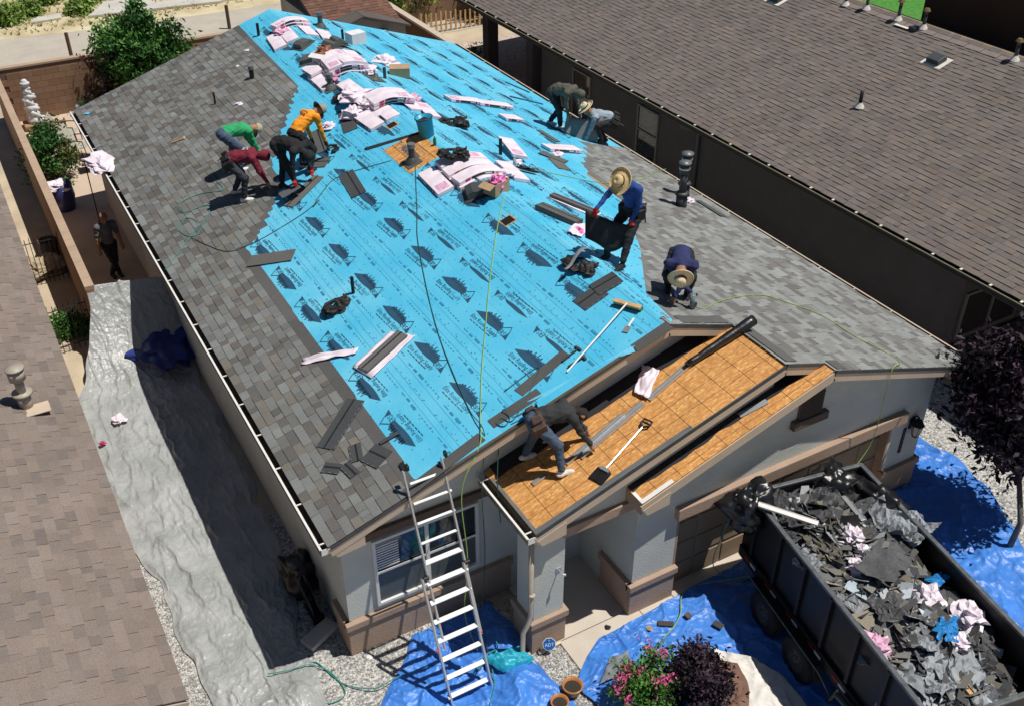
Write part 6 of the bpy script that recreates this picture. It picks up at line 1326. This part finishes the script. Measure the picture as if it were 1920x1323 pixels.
for i in range(12):
    z = .22+i*.28; a, b = lp(-1, z), lp(1, z)
    if z < 2.0: a += Vector((-.03, -.02, 0)); b += Vector((.03, -.02, 0))
    M = basis((a+b)/2, b-a, Vector((0, -.35, 1))); MB().box((0, 0, 0), ((b-a).length, .075 if z < 2.2 else .04, .028), 0, M).build('rung', M_STEP, ld, bevel=.005)
# ============================================================ dump trailer with its load
TM = Matrix(((-.18, .984, 0, 6.8), (-.984, -.18, 0, -1.38), (0, 0, 1, 0), (0, 0, 0, 1)))
TM.translation = Vector((6.44, -1.48, 0))
tr = thing('dump_trailer', 'black dump trailer full of torn roofing parked on the driveway', 'trailer', TM)
TL, TW, Z0, Z1 = 4.45, 2.05, .85, 1.95
MB().b2((0, 0, Z0-.06), (TL, TW, Z0)).build('bed_floor', M_BLKM, tr)
MB().b2((0, 0, Z0), (TL, .035, Z1)).build('side_wall', M_BLKM, tr); MB().b2((0, TW-.035, Z0), (TL, TW, Z1)).build('side_wall', M_BLKM, tr); MB().b2((-.04, 0, Z0), (0, TW, Z1)).build('end_wall', M_BLKM, tr); MB().b2((TL, 0, Z0), (TL+.04, TW, Z1)).build('end_wall', M_BLKM, tr)
M_RAIL = mat('worn_rail', (.10, .11, .12), .4, .3, 9)
for y in (-.03, TW-.045): MB().b2((-.05, y, Z1), (TL+.05, y+.075, Z1+.05)).build('top_rail', M_RAIL, tr, bevel=.008)
for x in (-.07, TL-.02): MB().b2((x, -.02, Z1+.002), (x+.07, TW+.02, Z1+.045)).build('top_rail', M_RAIL, tr, bevel=.008)
for i in range(7):
    MB().b2((.25+i*.66, -.055, Z0+.08), (.32+i*.66, -.001, Z1-.002)).build('side_rib', M_BLKM, tr, bevel=.006)
MB().b2((0, -.07, Z0-.16), (TL, .06, Z0+.06)).build('frame_rail', M_BLKM, tr, bevel=.01); MB().b2((0, TW-.06, Z0-.16), (TL, TW+.07, Z0+.06)).build('frame_rail', M_BLKM, tr, bevel=.01); MB().b2((.3, .3, .45), (TL+1, .42, Z0-.1)).build('chassis_beam', M_BLKM, tr)
M_RW, M_RR = mat('white_reflector', (.55, .57, .6), .4, .1), mat('red_reflector', (.30, .015, .015), .4, .1)
for i in range(7):
    x = .2+i*.62; MB().b2((x, -.078, Z0-.06), (x+.16, -.0705, Z0-.01)).build('reflector', M_RR, tr); MB().b2((x+.165, -.078, Z0-.06), (x+.32, -.0705, Z0-.01)).build('reflector', M_RW, tr)
v, f, w = text_mesh('IRON', .2); MB().add([(x*1.0, y, 0) for x, y, z in v], f, 0, T((3.55, -.0585, Z0+.3)) @ RX(90)).build('lettering', mat('grey_lettering', (.25, .25, .26), .6, .05), tr)
M_TYRE = mat('tyre_rubber', (.015, .015, .016), .8, .2, 9); 
for x in (1.03, 1.985):
    for sd in (-1, 1):
        yc = -.08 if sd < 0 else TW+.08; wh = MB().lathe([(.2, -.1), (.33, -.11), (.365, -.07), (.37, 0), (.365, .07), (.33, .11), (.2, .1)], 28, 0, T((x, yc, .37)) @ RX(90)).build('wheel', M_TYRE, tr, True)
        MB().lathe([(.2, .1), (.19, .06), (.08, .05), (.06, .11), (0, .11)], 20, 0, T((x, yc, .37)) @ RX(90 if sd < 0 else -90)).build('rim', M_DKG, wh, True)
        for k in range(6): a = k*1.047; MB().tube([(x+.11*cos(a), yc+sd*.055, .37+.11*sin(a)), (x+.11*cos(a), yc+sd*.075, .37+.11*sin(a))], .012, 6).build('lug_nut', M_ALU, wh)
for sd in (-1, 1):
    y0, y1 = (-.21, -.075) if sd < 0 else (TW+.075, TW+.21); pts = [(.45, .5), (.6, .74), (.85, .79), (2.2, .79), (2.42, .74), (2.55, .5)]; q = MB()
    for (a, b) in zip(pts[:-1], pts[1:]): q.add([(a[0], y0, a[1]), (b[0], y0, b[1]), (b[0], y1, b[1]), (a[0], y1, a[1])], [(0, 1, 2, 3)])
    q.build('fender', M_BLKM, tr, solid=.012)
MB().tube([(.3, -.1, .62), (.45, -.25, .86), (2.6, -.25, .84), (2.8, -.15, .55)], .012, 6).build('tarp_arm', M_RAIL, tr, True)
q = MB(); q.tube([(2.95, -.16, .75), (3.3, -.16, .8)], .05, 12); q.build('hydraulic_pump', M_DKG, tr)
# the load: heaped shingle scraps (nobody could count them) and the bigger pieces one by one
rs = np.random.RandomState(9); q = MB(); RND = random.Random(4)
def heap(x, y): return Z0+.78+.16*noise.noise(Vector((x*1.1, y*1.3, 4)))+.2*math.exp(-((x-1.2)**2+(y-.9)**2)/.9)-.22*max(0, x-3.0)-.12*abs(y-TW/2)
mb = MB(); mb.grid(lambda a, c: (TL*a, .04+(TW-.08)*c, heap(TL*a, TW*c)-.05), 40, 20); mb.build('load_bed', M_FELT, tr, True)['kind'] = 'stuff'
DC = [(.085, .087, .09), (.05, .05, .054), (.12, .117, .108), (.15, .14, .118), (.18, .16, .125), (.22, .235, .25), (.3, .33, .36), (.065, .06, .055), (.035, .035, .036), (.13, .13, .132)]; DW = [5, 5, 4, 3, 2, 2, 1.2, 4, 4, 4]
def scrap(x, y, z, s, col, tilt):
    n = RND.choice((4, 4, 5, 6)); w, h = s*RND.uniform(.6, 1.3), s*RND.uniform(.4, .9); a0 = RND.uniform(0, 6.28)
    poly = [(w*cos(a0+6.283*i/n)*RND.uniform(.65, 1.1), h*sin(a0+6.283*i/n)*RND.uniform(.65, 1.1)) for i in range(n)]
    M = T((x, y, z)) @ Matrix.Rotation(RND.uniform(0, 6.28), 4, 'Z') @ Matrix.Rotation(RND.gauss(0, tilt), 4, 'X') @ Matrix.Rotation(RND.gauss(0, tilt), 4, 'Y')
    q.prism(poly, -.003, .003, 0, M, col)
for i in range(1500):
    x, y = rs.uniform(.25, TL-.2), rs.uniform(.26, TW-.26); kk = rs.uniform(1.0, 2.0); scrap(x, y, heap(x, y)+rs.uniform(-.03, .1), rs.uniform(.1, .32), tuple(c*kk for c in RND.choices(DC, DW)[0]), .42)
o = q.build('torn_shingle_load', M_DEB); o.matrix_world = TM; o['kind'] = 'stuff'; o['label'] = 'heap of torn grey and brown shingle scraps filling the trailer'; o['category'] = 'debris'
def inT(x, y, dz=0): return TM @ Vector((x, y, heap(x, y)+dz))
def cloth(label, x, y, sx, sy, m, seed, fold=.14, yaw=0, dz=.05, name='felt_scrap', cat='felt'):
    def fn(a, c):
        u, w_ = (a-.5)*sx, (c-.5)*sy; n1 = noise.noise(Vector((a*2.2, c*2.2, seed))); n2 = abs(noise.noise(Vector((a*5, c*3, seed+9)))); n3 = abs(noise.noise(Vector((a*9, c*8, seed+5)))); return (u+n1*.16, w_+n2*.2-.05, fold*(n1*.7-n2*1.1-n3*.5)+.09)
    o = MB().grid(fn, 26, 26).build(name, m, None, False, solid=.004); o.matrix_world = T(inT(x, y, dz)) @ RZ(yaw); return tag(o, label, cat, 'sheets thrown in the trailer')
M_BLUS = mat('blue_scrap', (.02, .22, .55), .5, .1)
M_FELTL, M_FELTH = mat('load_felt', (.075, .076, .08), .75, .35, 5, .2, 40), mat('load_grey_felt', (.29, .31, .335), .7, .15, 5, .2, 30)
# positions in the trailer frame from the photograph: x along the bed from the garage end, y across
cloth('large crumpled grey felt lying near the middle of the load', 3.2, .6, 1.1, 1.0, M_FELTH, 3, .25, 20); cloth('grey felt strip folded beside the bright blue scrap', 2.95, 1.05, .9, .4, M_FELTH, 5, .16, 40); cloth('grey felt rolled over the right side rail', 1.2, 1.9, .6, .9, M_FELTH, 7, .25, 10, .3)
cloth('black felt sheet crumpled against the right wall', 1.4, 1.75, .6, .6, M_FELTL, 9, .2, 0, .15); cloth('black felt sheet at the lower right of the load', 3.5, 1.45, .8, .6, M_FELTL, 11, .22, 60, .1); cloth('dark torn sheet near the garage end', .45, 1.0, .9, .6, M_FELTL, 13, .22, 10, .1); cloth('dark torn sheet left at the garage end of the load', .35, .5, .7, .5, M_FELTL, 15, .2, 70, .1)
cloth('grey torn flap at the left rail of the load', 1.35, .22, .5, .4, M_FELTH, 17, .14, 30); cloth('grey torn flap farther along the left rail', 2.1, .3, .5, .4, M_FELTH, 19, .16, 60); cloth('flat dark board like sheet in the centre of the load', 1.9, 1.1, .8, .55, M_FELTL, 21, .03, 15, .12); cloth('grey felt nearest the bottom end of the trailer', 3.95, .85, .7, .6, M_FELTH, 27, .2, 0)
cloth('bright blue scrap of underlayment in the load', 3.15, 1.25, .42, .25, M_BLUS, 23, .08, 40, .16); cloth('small blue scrap at the right wall of the trailer', 2.25, 1.85, .3, .14, M_BLUS, 25, .06, 10, .1)
for i, (x, y, sx, sy, m_, lab) in enumerate(((.7, .45, .8, .5, M_FELTL, 'black torn underlay by the left rail near the plastic'), (.85, 1.35, .7, .6, M_FELTL, 'black crumpled underlay right of the leaning trim'), (2.45, .75, .7, .5, M_FELTL, 'dark sheet in front of the metal vent flashing'), (2.7, 1.15, .6, .5, M_FELTL, 'dark bent sheet between pink wrappers'), (3.6, 1.0, .8, .6, M_FELTH, 'grey felt folded below the bright blue scrap'), (3.75, .4, .7, .5, M_FELTH, 'grey felt along the lower left rail'), (3.3, 1.75, .6, .4, M_FELTL, 'black sheet in the shade of the right wall'), (1.2, .55, .6, .45, mat('olive_felt', (.11, .10, .08), .8, .2), 'olive brown torn shingle sheet in the upper load'), (1.0, .95, .55, .45, mat('olive_felt_2', (.10, .095, .075), .8, .2), 'olive brown bent shingle sheet beside the twisted wrapper'))):
    cloth(lab, x, y, sx, sy, m_, 200+i*7, .14, i*37, .08)
for i, (x, y, r, lab) in enumerate(((2.55, 1.45, .22, 'largest pink wrapper right of centre in the trailer'), (3.0, 1.75, .2, 'pink wrapper by the right wall of the trailer'), (3.0, .22, .19, 'bright pink wrapper against the left rail'), (1.25, 1.02, .15, 'twisted pink wrapper in the upper middle of the load'), (1.5, 1.0, .09, 'small pink wad beside the green scrap'), (1.75, .75, .13, 'pink wad in front of the flat dark sheet'), (.75, .75, .08, 'small pink ball near the garage end of the load'), (3.3, 1.4, .13, 'pink wad between grey felt and blue scrap'))):
    wad(lab, inT(x, y, .04), r, 90+i, M_WRAP if i not in (2,) else M_PINKP, .8, group='pink wrappers in the trailer')
wad('small green scrap in the middle of the load', inT(1.62, 1.12, .05), .07, 99, mat('green_scrap', (.03, .3, .1), .4, .1))
def stick(label, a, b, w, h, m, name='wood_offcut', cat='wood offcut', g=None):
    a, b = Vector(a), Vector(b); M = basis((a+b)/2, b-a, NZ); o = thing(name, label, cat, M, g); MB().box((0, 0, 0), ((b-a).length, w, h)).build('piece', m, o, bevel=.004); MB().box((0, w*.5, h*.4), ((b-a).length, .006, h*.9)).build('edge', m, o)
stick('long white metal drip edge sticking up over the left rear trailer corner', TM @ Vector((.1, -.3, 2.35)), inT(.95, .5, .08), .09, .03, M_WHT, 'metal_trim', 'metal trim'); stick('white metal trim leaning on the load near the garage end', TM @ Vector((.45, 1.4, 1.98)), inT(1.0, 1.38, .06), .08, .02, M_STEEL, 'metal_trim', 'metal trim')
stick('upright light wood stick in the middle of the load', inT(1.45, 1.35, .02), inT(1.75, 1.3, .12), .045, .03, M_WOODL); stick('white metal strip beside the twisted pink wrapper', inT(1.15, .75, .1), inT(1.4, 1.0, .1), .1, .01, M_WHT, 'metal_trim', 'metal trim'); stick('cardboard tube end near the bottom of the load', inT(3.8, 1.0, .1), inT(4.05, 1.0, .12), .07, .07, M_WOODL, 'cardboard_tube', 'cardboard tube')
o = thing('vent_flashing', 'square metal vent flashing with a hole on the load', 'flashing', T(inT(2.05, .62, .1)) @ RZ(25) @ RX(8)); q = MB(); q.prism([(-.2, -.17), (.2, -.17), (.2, .17), (-.2, .17)], 0, .006); q.build('plate', mat('pale_metal', (.38, .45, .5), .35, .1), o); MB().box((0, 0, .01), (.1, .08, .006)).build('hole', M_HOLE, o)
for (p, sz, lab, sd) in ((TM @ Vector((.1, -.08, 1.85)), (.42, .42, .8), 'black plastic sheet draped over the left rear trailer corner', 3), (TM @ Vector((.1, 1.5, 1.9)), (.5, .4, .6), 'black plastic sheet over the garage end of the trailer', 5), (TM @ Vector((.6, 1.92, 1.85)), (.4, .6, .55), 'black plastic wrapped over the right trailer rail', 7)):
    o = crumple(.9, 26, .55, .6, sd).build('black_plastic', M_FILM, None, True); o.matrix_world = T(Vector(p)-Vector((0, 0, .35))) @ Matrix.Diagonal(sz+(1,)); tag(o, lab, 'plastic sheet', 'black plastic on the trailer')
def tool(name, label, a, b, m, cat): 
    a, b = Vector(a), Vector(b); o = thing(name, label, cat, T(a)); MB().tube([(0, 0, 0), b-a], .018, 8).build('handle', m, o); MB().box(b-a, (.12, .05, .08)).build('head', M_DKG, o)
tool('rake', 'yellow handled tool leaning at the trailer side', (5.997, -4.058, 0.000), (6.066, -4.197, 0.600), mat('yellow_handle', (.5, .38, .05), .5, .1), 'garden tool'); tool('shovel', 'green handled tool leaning at the trailer side', (6.310, -4.234, 0.000), (6.377, -4.435, 0.600), mat('green_handle', (.05, .22, .08), .5, .1), 'garden tool')
# ============================================================ garage front details
la = thing('wall_lantern', 'black coach lantern on the garage pier', 'lamp', (10.43, -1.16, 1.42)); MB().b2((-.06, -.03, .1), (.06, 0, .32)).build('back_plate', M_BLKM, la, bevel=.01); MB().tube([(0, -.02, .34), (0, -.08, .42), (0, -.14, .4)], .014, 6).build('arm', M_BLKM, la, True)
MB().lathe([(.06, .0), (.1, .22), (.105, .24)], 6, 0, T((0, -.14, .02))).build('glass', mat('seeded_glass', (.5, .46, .38), .3, .1), la); MB().lathe([(.13, .24), (.07, .33), (.02, .36), (0, .4)], 6, 0, T((0, -.14, .02))).build('roof_cap', M_BLKM, la); MB().lathe([(0, -.05), (.06, -.02), (.065, .01)], 6, 0, T((0, -.14, .02))).build('base', M_BLKM, la)
for k in range(6): a = k*1.047; MB().tube([(.062*cos(a), -.14+.062*sin(a), .02), (.104*cos(a), -.14+.104*sin(a), .26)], .006, 4).build('frame_bar', M_BLKM, la)
ap = thing('address_plate', 'narrow black house number plate below the lantern', 'plate', (10.30, -1.162, 1.0)); MB().b2((-.035, -.015, 0), (.035, 0, .56)).build('plate', M_BLKM, ap)
for i, (sx, sz) in enumerate(((.028, .05), (.012, .05), (.028, .05), (.022, .05))): MB().b2((-sx/2, -.018, .06+i*.1), (sx/2, -.0155, .06+i*.1+sz)).build('numeral', mat('grey_numeral', (.12, .12, .12), .6, 0), ap)
# security sign
sg = thing('security_sign', 'blue octagonal ADT yard sign in front of the porch column', 'sign', (2.9, -1.2, 0)); M_ADT = mat('sign_blue', (.01, .12, .42), .4, .05)
oc = lambda r: [(r*cos(pi/8+i*pi/4), r*sin(pi/8+i*pi/4)) for i in range(8)]; SGM = T((0, 0, .22)) @ RZ(-22) @ RX(62)
MB().prism(oc(.11), 0, .006, 0, SGM).build('border', M_WHT, sg); MB().prism(oc(.1), .0065, .009, 0, SGM).build('panel', M_ADT, sg); v, f, w = text_mesh('ADT', .15); k = .145/w; MB().add([(x*k-.0725, y*k*1.1-.036, .0105) for x, y, z in v], f, 0, SGM).build('lettering', M_WHT, sg); MB().tube([(0, .02, 0), (0, .01, .3)], .01, 6).build('stake', M_ALU, sg)
# ---- plants and pots at the bottom edge
PINKF = mat('crepe_flower', (.62, .05, .2), .6, .2, 20, c2=(.75, .16, .36))
plant('flowering_shrub', 'green shrub with bright pink flower heads at the bottom edge', 'shrub', (3.65, -2.75, 0), (.05, .05, .5), (.52, .42, .36), 42, 3200, .045, [LG[0], LG[1]], (.02, .3), seed=51, clump=.13, shell=.5, flowers=(PINKF, 34, .05, .14))
plant('purple_bush', 'dark purple leaved bush beside the pink flowers', 'shrub', (4.3, -3.15, 0), (0, .1, .5), (.55, .45, .5), 46, 6500, .042, LP, (.02, .2), seed=53, clump=.15, shell=.45)
def pot(label, p, r, m, tip=0): o = thing('flower_pot', label, 'pot', T(p) @ RX(tip), 'glazed pots'); MB().lathe([(0, .02), (r*.6, 0), (r*.95, r*.7), (r, r*1.25), (r*1.12, r*1.3), (r*1.12, r*1.45), (r*.95, r*1.45), (r*.85, r*.9), (0, r*.8)], 24).build('pot_body', m, o, True); MB().lathe([(r*.86, r*1.1), (0, r*1.12)], 20).build('soil', mat('dark_soil', (.03, .025, .02), .9, .2), o)
pot('upper orange glazed pot by the walkway', (2.812, -2.019, 0.000), .145, M_TERRA); pot('lower orange glazed pot at the bottom edge', (2.505, -2.150, 0.000), .125, M_TERRA); pot('overturned brown pot end at the bottom edge on blue tarp', (2.177, -1.987, 0.000), .12, M_TERRA, 80)
stick('pale wooden board lying across the blue tarp', (2.562, -1.099, 0.120), (2.520, -1.483, 0.060), .08, .03, mat('pale_board', (.6, .5, .4), .8, .08)); stick('white lath lying in front of the porch column', (2.746, -1.151, 0.040), (3.167, -1.136, 0.040), .04, .03, mat('pale_board_2', (.6, .52, .42), .8, .08))
tag(MB().b2((-.3, -.14, 0), (.3, .14, .1)).build('splash_block', M_CONCG, bevel=.02), 'concrete splash block at the front left house corner', 'splash block').matrix_world = T((-0.101, 0.896, 0.000)) @ RZ(25)
hr = thing('hose_reel', 'black hose reel leaning on the shaded left wall', 'hose reel', T((.1, 1.35, 0)) @ RY(-8)); q = MB(); q.lathe([(.05, -.06), (.34, -.07), (.34, -.05), (.1, -.04), (.1, .04), (.34, .05), (.34, .07), (.05, .06)], 24, 0, T((-.1, 0, .5)) @ RY(90)); q.build('reel', M_BLK, hr, True); MB().box((-.1, 0, .08), (.2, .4, .16)).build('stand', M_BLK, hr)
o = thing('trash_bin', 'black folded bin liner standing by the shaded left wall', 'bin', T((.05, 2.1, 0))); crumple(.34, 18, .5, 1.2, 44).build('bag', M_FILM, o, True)
cloth2 = tarp('turquoise_sheet', 'turquoise plastic sheet crumpled on the blue tarp by the ladder', [((1.95, -.9, .12), (2.5, -1.05, .15)), ((1.9, -1.1, .18), (2.45, -1.25, .22)), ((2.0, -1.35, .1), (2.5, -1.4, .12))], mat('turquoise', (.02, .33, .45), .4, .1), 30, 24, (.12, .08, .03), (3, 5, 9), (1, 1), (), 71, base=.1)
cloth3 = tarp('grey_sheet', 'grey felt piece leaning on the tarp by the flowers', [((3.589, -1.855, 0.150), (3.837, -1.924, 0.200)), ((3.170, -2.197, 0.100), (3.671, -2.300, 0.250))], M_FELTG, 16, 12, (.05, .03, .01), (3, 5, 9), (1, 1), (), 77, base=.05)
loose('dark shingle scrap on the driveway tarp nearest the porch', 'G', (4.689, -1.632, 0.090), (4.900, -1.776, 0.090), .1, .02, (.07, .06, .05), band=False, group='scraps on the driveway tarp'); loose('dark shingle scrap on the driveway tarp nearest the trailer', 'G', (5.473, -2.047, 0.090), (5.531, -2.204, 0.090), .12, .02, (.06, .06, .06), band=False, group='scraps on the driveway tarp')
loose('brown curled scrap in the middle of the driveway tarp', 'G', (5.191, -1.687, 0.090), (5.205, -1.796, 0.090), .1, .03, (.1, .08, .06), band=False, group='scraps on the driveway tarp')
rope('lime hose lying on the driveway tarp', [(4.551, -1.934, 0.100), (4.874, -1.808, 0.100), (5.131, -1.638, 0.100), (5.353, -1.373, 0.100), (5.681, -1.290, 0.100), (6.6, -1.6, .12)], .009, M_ROPEY); rope('teal hose coiled on the gravel beside the silver tarp', [(-1.081, 0.503, 0.100), (-0.774, 0.410, 0.100), (-0.445, 0.386, 0.050), (-0.209, 0.104, 0.000), (-0.170, -0.344, 0.000), (-0.477, -0.367, 0.000), (-0.521, -0.036, 0.000), (-0.524, 0.303, 0.000), (-0.345, 0.434, 0.000), (-0.133, -0.143, 0.000), (0.242, -0.508, 0.050), (0.595, -0.510, 0.080), (1.099, -0.584, 0.100)], .009, M_ROPET)
rope('green hose tangle at the ladder foot', [(2.038, -0.203, 0.150), (2.036, -0.569, 0.150), (2.232, -0.558, 0.150), (2.180, -0.829, 0.150), (1.908, -0.899, 0.200), (1.661, -1.104, 0.200), (1.910, -1.016, 0.200), (1.833, -1.379, 0.150), (1.586, -1.665, 0.100)], .01, M_ROPET); rope('thin hose hanging in the trailer shade from the corner plastic', [TM @ Vector((.1, -.25, 2.2)), TM @ Vector((.0, -.4, 1.3)), TM @ Vector((.0, -.5, .5)), (6.449, -1.672, 0.080), (6.122, -1.516, 0.080), (5.935, -1.679, 0.080), (6.169, -2.007, 0.080)], .008, M_ROPET)
# ---- the front eave of the left neighbour keeps its own downspout; small litter
for i, (p, lab) in enumerate((((0.418, 0.123, 0.000), 'white crumb of plaster on the gravel by the wainscot'), ((4.505, -1.638, 0.100), 'tiny brown scrap at the walkway edge'), ((3.969, -1.254, 0.040), 'small dark leaf on the porch slab'))):
    wad(lab, p, .04, 130+i, (M_CARDW, M_CARD, M_FELT)[i], .4, 'litter', 'litter', 'litter')
